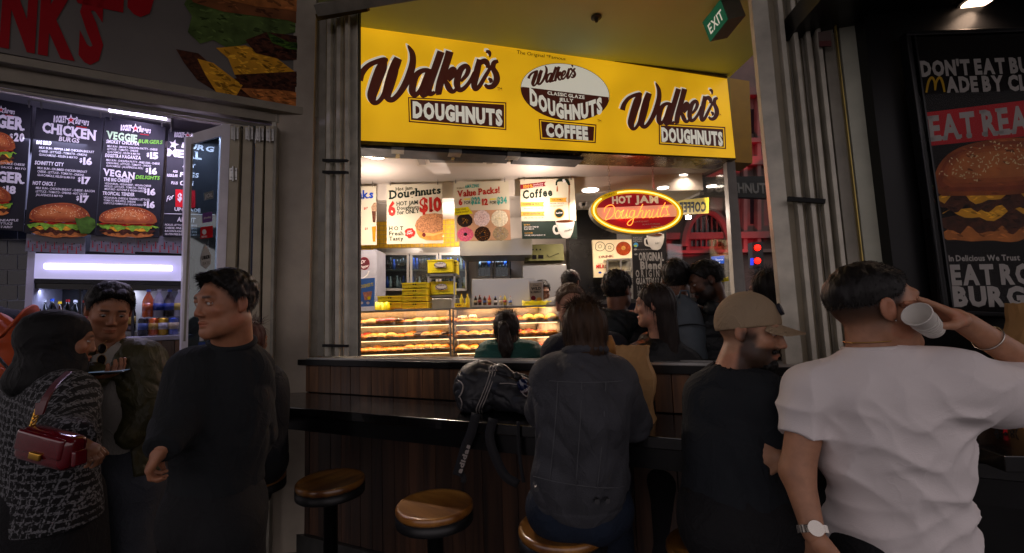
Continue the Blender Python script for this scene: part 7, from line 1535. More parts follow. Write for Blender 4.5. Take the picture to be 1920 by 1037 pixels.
def wr(P, d):      # folds fan out from the neck, pull from the raised arm and pool above the waist
    x = P[:, 0]; z = P[:, 2]; N_ = J['n']; rg_ = lambda a: 1-2*np.abs(np.sin(a))**.75
    def fan(cx, cz, k, ph, r0, r1, a0, a1, amp):
        dx = x-cx; dz = cz-z; th = np.arctan2(dx, dz); rr = np.sqrt(dx*dx+dz*dz); return amp*rg_(th*k+ph+1.1*np.sin(rr*17+ph)+.6*np.sin(rr*41))*sm(r0, r0+.08, rr)*sm(r1, r1-.12, rr)*sm(a0-.35, a0, th)*sm(a1+.35, a1, th)
    s = fan(N_[0]-.02, N_[2]+.06, 6.5, .4, .07, .42, -1.2, 1.3, .0042)+fan(J['sb'][0]+.1, J['sb'][2]-.02, 7.5, 1.3, .07, .62, -1.35, .1, .0055)+fan(J['sa'][0]-.03, J['sa'][2]+.03, 6, 2.2, .05, .35, -.3, 1.1, .0035)
    s = s+.006*rg_((z*1.0-x*.42)*36+1.3*np.sin(x*15)+.7*np.sin(z*24))*np.exp(-((z-.95)/.10)**2)+.003*rg_((z+x*.7)*33+1.5*np.sin(x*11+1))*np.exp(-((z-1.12)/.07)**2)
    return d-s
neckc = Cap(J['n'], hd.W((0, -.02, -.05)), .064, .066)
garment('shirt', t, T, m_tee, [plane_cut((0, 0, .74), (0, 0, -1))], .006, [(.0045, (16, 16, 9), 4, False)], wr, hollow=[neckc], sleeves=[(sA, sleeve_cut(J['sa'], J['ea'], .60)), (sB, sleeve_cut(J['sb'], J['eb'], .60))])
mbr = MB(); cc_ = J['n']+np.array([0, 0, .012]); ring = lambda c, ax, r, n=24: [c+r*(math.cos(a)*ax[0]+math.sin(a)*ax[1]) for a in np.linspace(0, 6.283, n+1)[:-1]]
nd = nrm(hd.W((0, -.02, -.05))-J['n']); ax = (nrm(np.cross(nd, (0, 1, 0))), nrm(np.cross(nd, np.cross(nd, (0, 1, 0)))))
def rl(mb, t_): return rel(mb, t_)
m_silver = M('silver_metal', '#b5b0a8', .25, .9, var=.1)
b = MB(); b.tube(ring(J['n']+nd*.030, ax, .0685), .007, 8, False, True); rl(b, t).build('collar', m_tee, t, True)
b = MB(); b.tube(ring(J['n']+nd*.050, ax, .0665, 40), .0018, 6, False, True); rl(b, t).build('necklace', M('gold_chain', '#b08a50', .3, .9), t, True)
wd = nrm(J['wa']-J['ea']); ax = (nrm(np.cross(wd, (0, 1, 0))), nrm(np.cross(wd, np.cross(wd, (0, 1, 0))))); b = MB()
for k in range(20):
    a = 2*math.pi*k/20; c = J['wa']-wd*.012+.0325*(math.cos(a)*ax[0]+math.sin(a)*ax[1]); b.tube([c-wd*.009, c+wd*.009], .0048, 6)
c = J['wa']-wd*.012+.035*nrm(np.array([-.3, -1, .2])-wd*np.dot((-.3, -1, .2), wd)); nn = nrm(c-(J['wa']-wd*.012)); b.tube([c-nn*.003, c+nn*.006], .019, 20); o = rl(b, t).build('watch', m_silver, t); o['kind'] = 'stuff'
wd = nrm(J['wb']-J['eb']); ax = (nrm(np.cross(wd, (0, 1, 0))), nrm(np.cross(wd, np.cross(wd, (0, 1, 0))))); b = MB(); b.tube(ring(J['wb']-wd*.085, ax, .0345), .0020, 6, False, True); rl(b, t).build('bracelet', m_silver, t, True)
b = MB(); e_ = hd.W((-.083, -.002, -.03)); b.lathe([(0, -.004), (.004, 0), (0, .004)], e_, 8); e_ = hd.W((.083, -.002, -.03)); 
b2 = MB(); b2.lathe([(0, -.004), (.004, 0), (0, .004)], e_, 8); rl(b, t).build('earring', m_silver, t); rl(b2, t).build('earring', m_silver, t)
garment('trousers', t, pants(J, .92, .008), cloth('black_trousers', '#131316', .8), [plane_cut((0, 0, .10), (0, 0, -1))], .014, [(.004, (20, 20, 12), 3, False)]); shoes(t, J, 190)
# paper cup
ct_ = thing('paper_cup', 'white paper cup tipped to the mouth of the man in the white T-shirt', 'cup', cupc); ad = nrm(np.array([-.75, -.32, .5])); ax = (nrm(np.cross(ad, (0, 1, 0))), nrm(np.cross(ad, np.cross(ad, (0, 1, 0)))))
b = MB(); n = 28; V = []
for r_, z in ((0, -.05), (.026, -.05), (.028, -.048), (.038, .05), (.0405, .052), (.0385, .054), (.036, .052), (.026, -.044), (0, -.044)):
    for j in range(n): a = 2*math.pi*j/n; V.append(.84*(ad*z+r_*(math.cos(a)*ax[0]+math.sin(a)*ax[1])))
b.add(V, [(i*n+j, i*n+(j+1) % n, (i+1)*n+(j+1) % n, (i+1)*n+j) for i in range(8) for j in range(n)]); b.build('cup_body', M('cup_paper', '#d0ccc4', .5, var=.05), ct_, True)
b = MB()
for k in range(5): b.tube([ad*(-.035+k*.012)*.84+(.0283+.00125*k*1.2+.0008)*.84*(math.cos(a)*ax[0]+math.sin(a)*ax[1]) for a in np.linspace(0, 6.283, 25)[:-1]], .0012, 4, False, True)
o = b.build('ripple_sleeve', MATS['cup_paper'], ct_, True); o['kind'] = 'stuff'
# ================================================================ 2. man in dark sweater
hd = Head(pix(424, 570, 1.60), -24, 3, 0, .97)
J = dict(n=pix(436, 655, 1.66), c=pix(420, 760, 1.66), p=pix(402, 950, 1.66), sa=pix(365, 698, 1.58), sb=pix(468, 694, 1.72), ea=pix(330, 800, 1.48), wa=pix(306, 838, 1.40), eb=pix(478, 815, 1.78), wb=pix(420, 850, 1.9)); J['p'][2] = .93; stand(J, 150, .10)
t = person('man in a plain dark sweater looking back over his shoulder', 'person', (J['p'][0], J['p'][1], 0))
hA = hand(J['wa'], (-.32, -.05, -.55), (.6, .45, -.3), .85, 1, .88, thumb=(.7, .4, .4))
skinbody(t, J, hd, '#96654a', h=.010, hh=.0036, g=.94, hands=(hA,), brow=1.0, nk=.062, fade=.5, lips=.6); eyes(hd, t, (.001, .001))
hairobj(t, hair_short(hd, .018, .005, 6, quiff=.002, low=-.045, front=-.006), m_hblack, .0042, n=6000, ln=.012, up=.12)
T, fr = torso(J, .95, .018, 1.0, 1.05, 1.12); m_sw_ = cloth('dark_sweater_knit', '#16191c', .9, .1, .25, 300)
garment('sweater', t, T+arm(J, 'b', 1.12, .022), m_sw_, [plane_cut(pix(400, 915, 1.66), (0, 0, -1))], .007, [(.005, (18, 18, 10), 4, False), (.0035, (30, 26, 18), 9, True)], sleeves=[(arm(J, 'a', 1.12, .020), sleeve_cut(J['ea'], J['wa'], 1.1))], hollow=[Cap(J['n'], hd.W((0, -.02, -.05)), .066, .07)])
nd = nrm(hd.W((0, -.02, -.05))-J['n']); ax = (nrm(np.cross(nd, (0, 1, 0))), nrm(np.cross(nd, np.cross(nd, (0, 1, 0))))); b = MB(); b.tube(ring(J['n']+nd*.030, ax, .0705), .0105, 8, False, True); rl(b, t).build('collar', m_sw_, t, True)
garment('trousers', t, pants(J, 1.0, .016, r=(.09, .075, .06)), cloth('charcoal_trousers', '#101114', .85), [plane_cut((0, 0, .07), (0, 0, -1))], .010, [(.006, (14, 14, 8), 5, False)]); shoes(t, J, 150)
# ================================================================ 3. man in olive bomber jacket with phone
hd = Head(pix(205, 582, 1.98), 50, 20, 3, .95)
J = dict(n=pix(205, 660, 2.02), c=pix(215, 740, 2.02), p=pix(216, 850, 2.02), sa=pix(160, 680, 2.02), sb=pix(262, 680, 2.0), ea=pix(140, 760, 1.98), wa=pix(176, 706, 1.86), eb=pix(276, 775, 1.98), wb=pix(238, 818, 1.90)); J['p'][2] = .96; stand(J, 5)
t = person('young man in an open olive bomber jacket looking down at his phone', 'person', (J['p'][0], J['p'][1], 0))
hA = hand(J['wa'], (.9, -.15, .1), (0, -.1, 1), .55, 1, thumb=(.8, .3, .5))
skinbody(t, J, hd, '#8a5c42', h=.011, hh=.0038, g=.96, hands=(hA,), brow=1, lips=.6); eyes(hd, t, (0, -.005))
hairobj(t, hair_short(hd, .018, .007, 8, quiff=.003, low=-.04, front=-.004), m_hblack, .0042, n=6000, ln=.015, up=.1, fwd=1.2)
m_ol = cloth('olive_nylon', '#3b3822', .5, .15, .15, 60, sheen=0); T, fr = torso(J, 1.05, .026, 1.0, 1.1)
opn = Cap(J['n']+np.array([.055, -.085, .03]), J['p']+np.array([.09, -.14, .0]), .055, .085)
garment('jacket', t, T+arm(J, 'a', 1.2, .028)+arm(J, 'b', 1.2, .030), m_ol, [plane_cut(J['p']+np.array([0, 0, .02]), (0, 0, -1)), lambda P: -opn(P)], .007, [(.006, (20, 20, 16), 2, False), (.003, (36, 36, 40), 6, True)], hollow=[Cap(J['n'], hd.W((0, 0, -.05)), .062, .075)])
T, fr = torso(J, .97, .012); garment('t_shirt', t, T, cloth('grey_tee', '#a09a92', .85, .08, .1), [plane_cut(J['p']+np.array([0, 0, -.10]), (0, 0, -1))], .009, [(.004, (20, 20, 12), 2, False)], hollow=[Ell(J['n']+np.array([0, -.06, .05]), (.06, .07, .06))])
garment('jeans', t, pants(J, .98, .016), cloth('grey_denim', '#3c3f46', .85, .2, .2), [plane_cut((0, 0, .07), (0, 0, -1))], .010, [(.003, (24, 24, 14), 2, False)]); shoes(t, J, 5)
# sunglasses hooked on shirt
sgp = pix(190, 664, 1.86); g_ = thing('sunglasses', 'round lens sunglasses hooked on the grey T-shirt of the phone user', 'sunglasses', sgp); b = MB()
for dz_ in (.022, -.024): b.tube([(.019*math.cos(a), .002, dz_+.021*math.sin(a)) for a in np.linspace(0, 6.283, 21)[:-1]], .0016, 6, False, True)
b.tube([(0, 0, .04), (.02, -.0, .055)], .0014, 5); o = b.build('frame', M('gold_wire', '#9a7a50', .3, .8), g_, True); o['kind'] = 'stuff'; b = MB()
for dz_ in (.022, -.024):
    bb = MB(); bb.add([(.018*math.cos(a), .003, dz_+.020*math.sin(a)) for a in np.linspace(0, 6.283, 21)[:-1]], [tuple(range(20))]); bb.build('lens', M('brown_lens', '#1c1010', .1, coat=.5), g_)
ph = thing('phone', 'dark smartphone held flat by the man in the olive jacket', 'phone', pix(203, 698, 1.83), R(20)); b = MB(); b.box((0, 0, 0), (.125, .068, .008)); b.build('case', M('phone_case', '#101014', .25), ph, bevel=.003); b = MB(); b.box((0, 0, .0047), (.118, .062, .001)); b.build('screen', M('phone_screen', '#1c2026', .1, emit=.25, ecol='#8aa0c0', var=0), ph)
# ================================================================ 4. woman in hijab, tweed jacket, red bag
hd = Head(pix(116, 640, 1.72), 132, 6, 0, .93)
J = dict(n=pix(100, 715, 1.74), c=pix(98, 790, 1.74), p=pix(95, 925, 1.74), sa=pix(55, 745, 1.84), sb=pix(120, 750, 1.64), ea=pix(60, 860, 1.85), wa=pix(110, 870, 1.90), eb=pix(118, 812, 1.54), wb=pix(134, 832, 1.45)); J['p'][2] = .90; stand(J, 80, .07)
t = person('woman in a black headscarf and checked tweed jacket with a red bag', 'person', (J['p'][0], J['p'][1], 0))
hB = hand(J['wb'], (.5, .1, -.25), (-.3, .2, -.8), .8, -1, .82, thumb=(.7, .5, .4))
skinbody(t, J, hd, '#8a5c42', h=.012, hh=.004, g=.93, male=False, hands=(hB,), brow=.8, lips=.8, nose=.97, ears=False); eyes(hd, t)
m_hj = cloth('black_scarf_cloth', '#08080a', .75, .1, .15, 60)
def hj(P):
    q = hd.L(P); x, y, z = q[:, 0], q[:, 1], q[:, 2]; d = Ell((0, -.02, .034), (.088, .106, .096))(q); d = smin(d, Ell((0, .0, -.075), (.085, .085, .085))(q), .05)
    d = smin(d, Ell((0, -.055, .01), (.085, .085, .085))(q), .05); d = smin(d, Ell((0, -.03, -.155), (.125, .115, .085))(q), .07); d = d-wob(q, .003, (26, 26, 20), 3)-wob(q, .0018, (60, 50, 50), 5, True)
    face = Ell((0, .155, -.015), (.050, .10, .080))(q); return smax(d, -face, .008)*hd.sc
meshobj('headscarf', [nets(hj, hd.c-np.array([.22, .22, .32]), hd.c+np.array([.22, .22, .16]), .006)], m_hj, t)
def tweed():
    m = cloth('black_white_tweed', '#101012', .9, .1, .5, 220); n_ = m.node_tree; b_ = n_.nodes['Principled BSDF']; tc = n_.nodes.new('ShaderNodeTexCoord'); mp = n_.nodes.new('ShaderNodeMapping'); mp.inputs['Rotation'].default_value = (0, R(-8), 0); n_.links.new(tc.outputs['Object'], mp.inputs[0]); outs = []
    for dr, sc, ph_ in (('Z', 22, 0), ('X', 22, 1), ('Z', 22, 1.2), ('X', 22, 2.6)):
        w1 = n_.nodes.new('ShaderNodeTexWave'); w1.wave_type = 'BANDS'; w1.bands_direction = dr; w1.inputs['Scale'].default_value = 12; w1.inputs['Distortion'].default_value = 1.6; w1.inputs['Detail'].default_value = 3; w1.inputs['Detail Scale'].default_value = 4; w1.inputs['Phase Offset'].default_value = ph_; n_.links.new(mp.outputs[0], w1.inputs[0])
        g1 = n_.nodes.new('ShaderNodeMath'); g1.operation = 'GREATER_THAN'; g1.inputs[1].default_value = .93; n_.links.new(w1.outputs['Fac'], g1.inputs[0]); outs.append(g1)
    a = outs[0]
    for o_ in outs[1:]: mm = n_.nodes.new('ShaderNodeMath'); mm.operation = 'MAXIMUM'; n_.links.new(a.outputs[0], mm.inputs[0]); n_.links.new(o_.outputs[0], mm.inputs[1]); a = mm
    ns_ = n_.nodes.new('ShaderNodeTexNoise'); ns_.inputs['Scale'].default_value = 120; n_.links.new(tc.outputs['Object'], ns_.inputs['Vector']); mr = n_.nodes.new('ShaderNodeMapRange'); mr.inputs[1].default_value = .42; mr.inputs[2].default_value = .55; n_.links.new(ns_.outputs[0], mr.inputs[0])
    ml = n_.nodes.new('ShaderNodeMath'); ml.operation = 'MULTIPLY'; n_.links.new(a.outputs[0], ml.inputs[0]); n_.links.new(mr.outputs[0], ml.inputs[1]); mx_ = n_.nodes.new('ShaderNodeMixRGB'); mx_.inputs[1].default_value = (*lin('#121214'), 1); mx_.inputs[2].default_value = (*lin('#68686c'), 1); n_.links.new(ml.outputs[0], mx_.inputs[0]); n_.links.new(mx_.outputs[0], b_.inputs['Base Color']); return m
m_tw = tweed(); T, fr = torso(J, .95, .03, 1.05, 1.12, 1.0)
garment('jacket', t, T+arm(J, 'a', 1.1, .03), m_tw, [plane_cut(J['p']+np.array([0, 0, .0]), (0, 0, -1))], .008, [(.004, (18, 18, 12), 2, False)], sleeves=[(arm(J, 'b', 1.15, .034), sleeve_cut(J['eb'], J['wb'], .9))])
garment('skirt', t, [(Cap(J['p']+np.array([0, 0, .06]), np.array([J['p'][0], J['p'][1], .10]), .155, .21), 0)], cloth('long_black_skirt', '#0d0d10', .9), [plane_cut((0, 0, .06), (0, 0, -1))], .012, [(.007, (26, 26, 2), 3, False)]); shoes(t, J, 80)
# ---- red patent bag with strap
bgc = pix(96, 838, 1.40); hb_ = thing('handbag', 'glossy dark red patent leather handbag hanging at the hip of the scarfed woman', 'handbag', bgc, R(-8)); m_pat_ = M('red_patent_leather', '#5c0a16', .10, var=.1, coat=1., bump=.35, bs=9); m_gold_ = M('gold_hardware', '#c09440', .25, .95)
def rb(c, d, name, mat, r=.012, par=hb_, rot=0.):
    b = MB(); b.box(c, d); o = b.build(name, mat, par, True, r); o.modifiers['bevel'].segments = 4; o.rotation_euler = (0, R(rot), 0); return o
rb((0, 0, 0), (.19, .07, .10), 'bag_body', m_pat_, .024, rot=12); rb((.0, -.032, .016), (.165, .016, .062), 'flap', m_pat_, .008, rot=12); rb((.005, -.042, -.014), (.04, .010, .022), 'clasp', m_gold_, .004, rot=12); rb((.100, 0, -.03), (.014, .04, .045), 'tassel', m_pat_, .006)
b = MB(); s0 = np.array([-.075, 0, .05]); top = pix(104, 700, 1.60)-bgc; 
for k in range(6): b.tube([s0+np.array([.004*k, 0, .012*k])+.009*np.array([math.cos(a), .3*math.sin(a), math.sin(a)]) for a in np.linspace(0, 6.283, 9)[:-1]], .0025, 5, False, True)
o = b.build('chain', m_gold_, hb_); o['kind'] = 'stuff'
P0 = s0+np.array([.024, 0, .08]); b = MB(); pts = catmull([P0, pix(72, 778, 1.385)-bgc, pix(84, 745, 1.40)-bgc, pix(96, 718, 1.46)-bgc, pix(106, 698, 1.56)-bgc], 5)
V = []; 
for p in pts: V += [p+np.array([-.012, -.002, 0]), p+np.array([.012, -.002, 0]), p+np.array([.012, .003, 0]), p+np.array([-.012, .003, 0])]
b.add([tuple(v) for v in V], [(4*i+j, 4*i+(j+1) % 4, 4*i+4+(j+1) % 4, 4*i+4+j) for i in range(len(pts)-1) for j in range(4)]); b.build('strap', M('red_strap_leather', '#4c0a14', .45), hb_)
# ================================================================ 5. person at the left edge with orange backpack
hd = Head(pix(-62, 520, 2.15), 170, 0, 0, 1.)
J = dict(n=pix(-45, 590, 2.15), c=pix(-45, 690, 2.15), p=pix(-45, 850, 2.15), sa=pix(-115, 620, 2.15), sb=pix(26, 622, 2.15), ea=pix(-130, 740, 2.1), wa=pix(-130, 830, 2.1), eb=pix(30, 730, 2.22), wb=pix(20, 830, 2.2)); J['p'][2] = .95; stand(J, 175, .09)
t = person('person in navy clothes with an orange backpack cut off by the left edge', 'person', (J['p'][0], J['p'][1], 0)); skinbody(t, J, hd, '#6e4a3a', h=.012, hh=.006); hairobj(t, hair_short(hd), m_hblack, .007)
T, fr = torso(J, 1.12, .03); m_nv = cloth('navy_cloth', '#0e1524', .8); garment('jacket', t, T+arm(J, 'a', 1.2, .025)+arm(J, 'b', 1.2, .025), m_nv, [plane_cut(J['p']+np.array([0, 0, .0]), (0, 0, -1))], .010, [(.005, (20, 20, 14), 2, False)])
garment('shorts', t, pants(J, 1.1, .035), M('blue_shorts', '#14203c', .8), [plane_cut((0, 0, .62), (0, 0, -1))], .012); shoes(t, J, 175)
bpk = thing('backpack', 'orange backpack worn by the person at the left edge', 'backpack', pix(-20, 690, 2.0)); m_or_ = M('orange_nylon', '#b0481a', .6, var=.2, vs=14, bump=.3, bs=30); o0 = bpk.location
pr_ = [(Ell((0, 0, 0), (.15, .10, .24)), 0), (Ell((0, -.07, -.06), (.11, .06, .12)), .03)]; garment('pack_body', bpk, [(Ell(np.array(o0)+p.c, p.r), k) for p, k in pr_], m_or_, h=.010, folds=[(.006, (20, 20, 30), 3, True)])
def ribbon3(P, wv, th=.008):
    P = catmull(P, 6); V = []
    for i, p in enumerate(P):
        w_ = np.array(wv, float); t_ = nrm(P[min(i+1, len(P)-1)]-P[max(i-1, 0)]); w_ = w_-t_*np.dot(w_, t_); n_ = nrm(np.cross(t_, w_))*th
        V += [p-w_, p+w_, p+w_+n_, p-w_+n_]
    b = MB(); return b.add(V, [(4*i+j, 4*i+(j+1) % 4, 4*i+4+(j+1) % 4, 4*i+4+j) for i in range(len(P)-1) for j in range(4)]+[(3, 2, 1, 0), tuple(4*len(P)-4+j for j in range(4))])
rl(ribbon3([pix(-25, 655, 1.90), pix(5, 625, 1.90), pix(32, 596, 1.96), pix(52, 588, 2.05), pix(60, 600, 2.2)], (.03, 0, .04)), bpk).build('strap', m_or_, bpk, True)
rl(ribbon3([pix(-20, 700, 1.88), pix(6, 712, 1.90), pix(22, 735, 1.95), pix(28, 790, 2.05)], (.028, 0, .03)), bpk).build('strap', m_or_, bpk, True)
b = MB(); b.tube([pix(-5, 668, 1.87), pix(14, 690, 1.87), pix(24, 740, 1.92)], .006, 6); rl(b, bpk).build('dark_strap', m_blackm, bpk, True)
# ================================================================ 6. woman with reddish hair behind the sweater man, on a stool
hd = Head(pix(468, 640, 2.5), 165, 5, 0, .95); bY = 2.52
J = dict(n=pix(474, 705, bY), c=pix(478, 760, bY), p=pix(470, 862, bY), sa=pix(440, 722, bY), sb=pix(500, 722, bY), ea=pix(430, 790, 2.6), wa=pix(450, 775, 2.8), eb=pix(508, 790, 2.55), wb=pix(500, 775, 2.85), ha=pix(450, 870, bY), hb=pix(495, 870, bY), ka=pix(455, 850, 2.9), kb=pix(495, 850, 2.9), fa=pix(460, 930, 2.95), fb=pix(490, 930, 2.95))
J['p'][2] = .88; t = person('woman with long reddish hair sitting behind the man in the dark sweater', 'person', (J['p'][0], J['p'][1], 0)); skinbody(t, J, hd, '#8a6450', h=.012, hh=.006, g=.92, male=False)
hairobj(t, hair_long(hd, .26, 4), m_hred, .007, n=2500, ln=.06, up=.06, down=1, fwd=0); T, fr = torso(J, 1.0, .03); garment('coat', t, T+arm(J, 'a', 1.1, .03)+arm(J, 'b', 1.1, .03), cloth('dark_navy_coat', '#0e1016', .7), [], .010, [(.004, (20, 20, 14), 5, False)]); garment('trousers', t, pants(J, 1., .018), cloth('black_trousers', '#131316'), [], .012)
# ================================================================ 7. seated person in grey denim jacket
hd = Head(pix(1098, 620, 1.72), 168, 14, 3, .92); bY = 1.70
J = dict(n=pix(1098, 672, 1.70), c=pix(1092, 770, 1.68), p=pix(1085, 945, 1.80), sa=pix(1038, 714, 1.72), sb=pix(1150, 716, 1.70), ea=pix(1018, 770, 1.86), wa=pix(1060, 720, 2.06), eb=pix(1184, 790, 1.84), wb=pix(1140, 715, 2.04), ha=pix(1045, 960, 1.82), hb=pix(1128, 965, 1.80), ka=pix(1060, 960, 2.16), kb=pix(1150, 985, 2.12), fa=pix(1075, 1130, 2.10), fb=pix(1160, 1110, 2.10)); J['p'][2] = .89
for k_ in ('ha', 'hb'): J[k_][2] = .85
for k_ in ('ka', 'kb'): J[k_][2] = .84
for k_ in ('fa', 'fb'): J[k_][2] = .40
t = person('person with shoulder length brown hair in a grey denim jacket eating at the counter', 'person', (J['p'][0], J['p'][1], 0)); hB = hand(J['wb'], (-.5, .5, .6), (-.5, 0, .5), .9, -1, .95)
skinbody(t, J, hd, '#8f6450', h=.011, hh=.0045, g=1.0, male=False, hands=(hB,))
hairobj(t, hair_long(hd, .070, 7, bob=True), m_hbr2, .0042, n=7000, ln=.035, up=.07, down=1, fwd=0)
m_dn = crease(M('grey_denim_jacket', '#3d3e43', .9, var=.3, vs=9, bump=.5, bs=260, spec=.3), 8., .6); T, fr = torso(J, .94, .024, 1.05, 1.08, 1.05); T = T[:2]+[(Ell(J['p']+np.array([0, -.02, .06]), (.172, .14, .15), fr), .09)]+T[3:]
def seam(P, d):
    z = P[:, 2]; x = P[:, 0]-.17*0; xc = J['c'][0]+(z-J['c'][2])*.05; s = 0
    for dx in (-.085, .075): s = s+.003*np.exp(-((x-xc-dx-.02*(z-1.2))/.0028)**2)
    s = s+.0035*np.exp(-((z-(J['n'][2]-.085)+.04*np.abs(x-xc))/.003)**2)+.002*np.exp(-((z-(J['p'][2]+.005))/.003)**2)
    return d+s-.003*sm(J['p'][2]+.01, J['p'][2]+.0, z)
garment('jacket', t, T+arm(J, 'a', 1.12, .028)+arm(J, 'b', 1.15, .030), m_dn, [plane_cut(J['p']+np.array([0, 0, -.055]), (-.03, 0, -1))], .006, [(.006, (17, 17, 10), 4, False), (.004, (28, 28, 20), 8, True)], seam, hollow=[Cap(J['n']+np.array([0, 0, .03]), J['n']+np.array([0, 0, .2]), .058, .07)])
_pj = T+arm(J, 'a', 1.12, .028)+arm(J, 'b', 1.15, .030); m_seam = M('denim_stitching', '#55565a', .9)
for _pts in ([(1046, 716), (1042, 780), (1036, 850), (1030, 905)], [(1136, 716), (1132, 790), (1126, 860), (1120, 915)], [(1030, 714), (1060, 716), (1100, 717), (1140, 716), (1168, 714)], [(1000, 893), (1040, 903), (1090, 911), (1140, 915), (1172, 912)], [(1091, 717), (1088, 790), (1084, 850), (1080, 908)]):
    _q = onsurf(catmull(_pts, 4), _pj, .0045)
    if len(_q) > 3: b = MB(); b.tube(_q, .0016, 5); rl(b, t).build('seam', m_seam, t, True)
nd = np.array([0, .2, 1.]); nd = nrm(nd); ax = ((1, 0, 0), nrm(np.cross(nd, (1, 0, 0)))); ax = (np.array([1., 0, 0]), ax[1]); b = MB(); b.tube(ring(J['n']+nd*.028, ax, .072), .017, 8, False, True); rl(b, t).build('collar', m_dn, t, True)
for i, (px, py) in enumerate(((1006, 918), (1120, 941), (1140, 940))): q = pix(px, py, 1.595); b = MB(); b.tube([q, q+np.array([0, .02, 0])], .0085, 12); rl(b, t).build('button', M('dull_button', '#4a4a4c', .4, .7), t)
garment('jeans', t, legs(J, 1.05, .02, (.09, .066, .05))+[(Ell(J['p']+np.array([0, 0, -.03]), (.18, .13, .10), fr), .06)], cloth('blue_denim', '#121c2c', .85, .25, .3), [], .010, [(.003, (24, 24, 14), 5, False)])
b = MB(); b.tube([J['fb'], J['fb']+np.array([0, .10, -.03])], [.045, .035], 10); rl(b, t).build('shoe', M('pale_shoe', '#8a8078', .6), t, True); b = MB(); b.tube([J['fa'], J['fa']+np.array([0, .10, -.03])], [.045, .035], 10); rl(b, t).build('shoe', M('pale_shoe', '#8a8078'), t, True)
# ================================================================ 8. cap man
pixc = lambda x, y, Y: pix(x, y, Y+.09)
hd = Head(pixc(1404, 622, 1.52), 52, 10, 2, 1.04)
J = dict(n=pixc(1372, 700, 1.52), c=pixc(1372, 800, 1.54), p=pixc(1378, 985, 1.52), sa=pixc(1336, 750, 1.58), sb=pixc(1430, 745, 1.45), ea=pixc(1385, 885, 1.68), wa=pixc(1415, 880, 1.66), eb=pixc(1496, 898, 1.42), wb=pixc(1474, 864, 1.37), ha=pixc(1352, 1010, 1.50), hb=pixc(1405, 1010, 1.60), ka=pixc(1500, 1020, 1.42), kb=pixc(1520, 1000, 1.75), fa=pixc(1520, 1200, 1.5), fb=pixc(1540, 1200, 1.75)); J['p'][2] = .88
J['ha'][2] = .86; J['hb'][2] = .86; J['ka'][2] = .82; J['kb'][2] = .84; J['fa'][2] = .36; J['fb'][2] = .36
t = person('bearded man in a beige cap and black T-shirt sitting with folded arms', 'person', (J['p'][0], J['p'][1], 0)); hB = hand(J['wb'], (-.85, .15, .28), (.1, .95, -.2), .75, -1, .95)
skinbody(t, J, hd, '#b08468', h=.009, hh=.0038, g=.95, hands=(hB,), beard=.9, fade=.5, brow=1, lips=.5, nose=1.05); eyes(hd, t, (.001, -.001))
# beard volume
def beard_f(hd, amp=.010, seed=2):
    def f(P):
        q = hd.L(P); x, y, z = q[:, 0], q[:, 1], q[:, 2]; d = union([(Cap((-.043, .026, -.062), (-.012, .066, -.100), .021, .021), 0), (Cap((.043, .026, -.062), (.012, .066, -.100), .021, .021), .03), (Ell((0, .066, -.098), (.026, .024, .022)), .02), (Cap((-.02, .084, -.053), (.02, .084, -.053), .006, .006), .004)])(q)-amp*.5-wob(q, .0015, (200, 200, 200), seed)
        cut = z+.028-.7*(np.abs(x)-.03)-.0; mouth = Ell((0, .10, -.067), (.021, .03, .009))(q); return smax(smax(d, cut*.7, .006), -mouth, .003)*hd.sc
    return f, hd.c-.16, hd.c+.16
hairobj(t, beard_f(hd, .004), m_hblack, .0042, 'beard', n=1500, ln=.007)
m_bt = cloth('black_tee_cloth', '#1a1e23', .85, .1, .15, 120); T, fr = torso(J, .98, .018, 1.05, 1.1, 1.1)
garment('t_shirt', t, T, m_bt, [plane_cut((0, 0, .83), (0, 0, -1))], .007, [(.006, (18, 18, 10), 5, False), (.004, (26, 26, 16), 9, True)], hollow=[Cap(J['n'], hd.W((0, -.02, -.05)), .062, .068)], sleeves=[(arm(J, 'a', 1.15, .024, low=False), sleeve_cut(J['sa'], J['ea'], .68)), (arm(J, 'b', 1.12, .020, low=False), sleeve_cut(J['sb'], J['eb'], .52))])
garment('trousers', t, pants(J, 1.1, .02), cloth('black_trousers', '#131316'), [], .011, [(.004, (20, 20, 14), 3, False)])
m_cap = cloth('beige_canvas', '#9a866c', .85, .08, .2, 300)
cp_t = thing('baseball_cap', 'beige canvas cap with a dark round badge on the seated man', 'cap', hd.c)
def capf(P):
    q = hd.L(P); z = q[:, 2]; y = q[:, 1]; a = np.arctan2(q[:, 0], y+.012); d = Ell((0, -.010, .030), (.085, .104, .106))(q); seam_ = .0012*np.exp(-((np.abs(((a+np.pi/6) % (np.pi/3))-np.pi/6))/.03)**2); d = d+seam_
    d = smax(d, (.012+.28*y)-z, .004); return d*hd.sc
def brimf(P):
    q = hd.L(P); x, y, z = q[:, 0], q[:, 1], q[:, 2]; s_ = z-(.040-.20*(y-.07)-5.0*x*x); e = np.sqrt((x/.078)**2+((y-.075)/.088)**2)-1; d = smax(np.abs(s_)-.0022, e*.07, .002); return smax(d, .058-y, .002)*hd.sc
r_ = .2; meshobj('crown', [nets(capf, hd.c-.13, hd.c+.15, .0045)], m_cap, cp_t); meshobj('brim', [nets(brimf, hd.c-.22, hd.c+.22, .0032)], m_cap, cp_t)
q = hd.W((0.0, .095, .062)); b = MB(); b.tube([hd.W((-.004, .078, .086)), hd.W((-.004, .087, .091))], .021, 20); rl(b, cp_t).build('badge', M('navy_badge', '#161a28', .7), cp_t); b = MB(); b.tube([hd.W((-.004, .084, .089)), hd.W((-.004, .0885, .0915))], .0145, 20); rl(b, cp_t).build('badge_ring', M('badge_grey', '#7a7470', .7), cp_t)
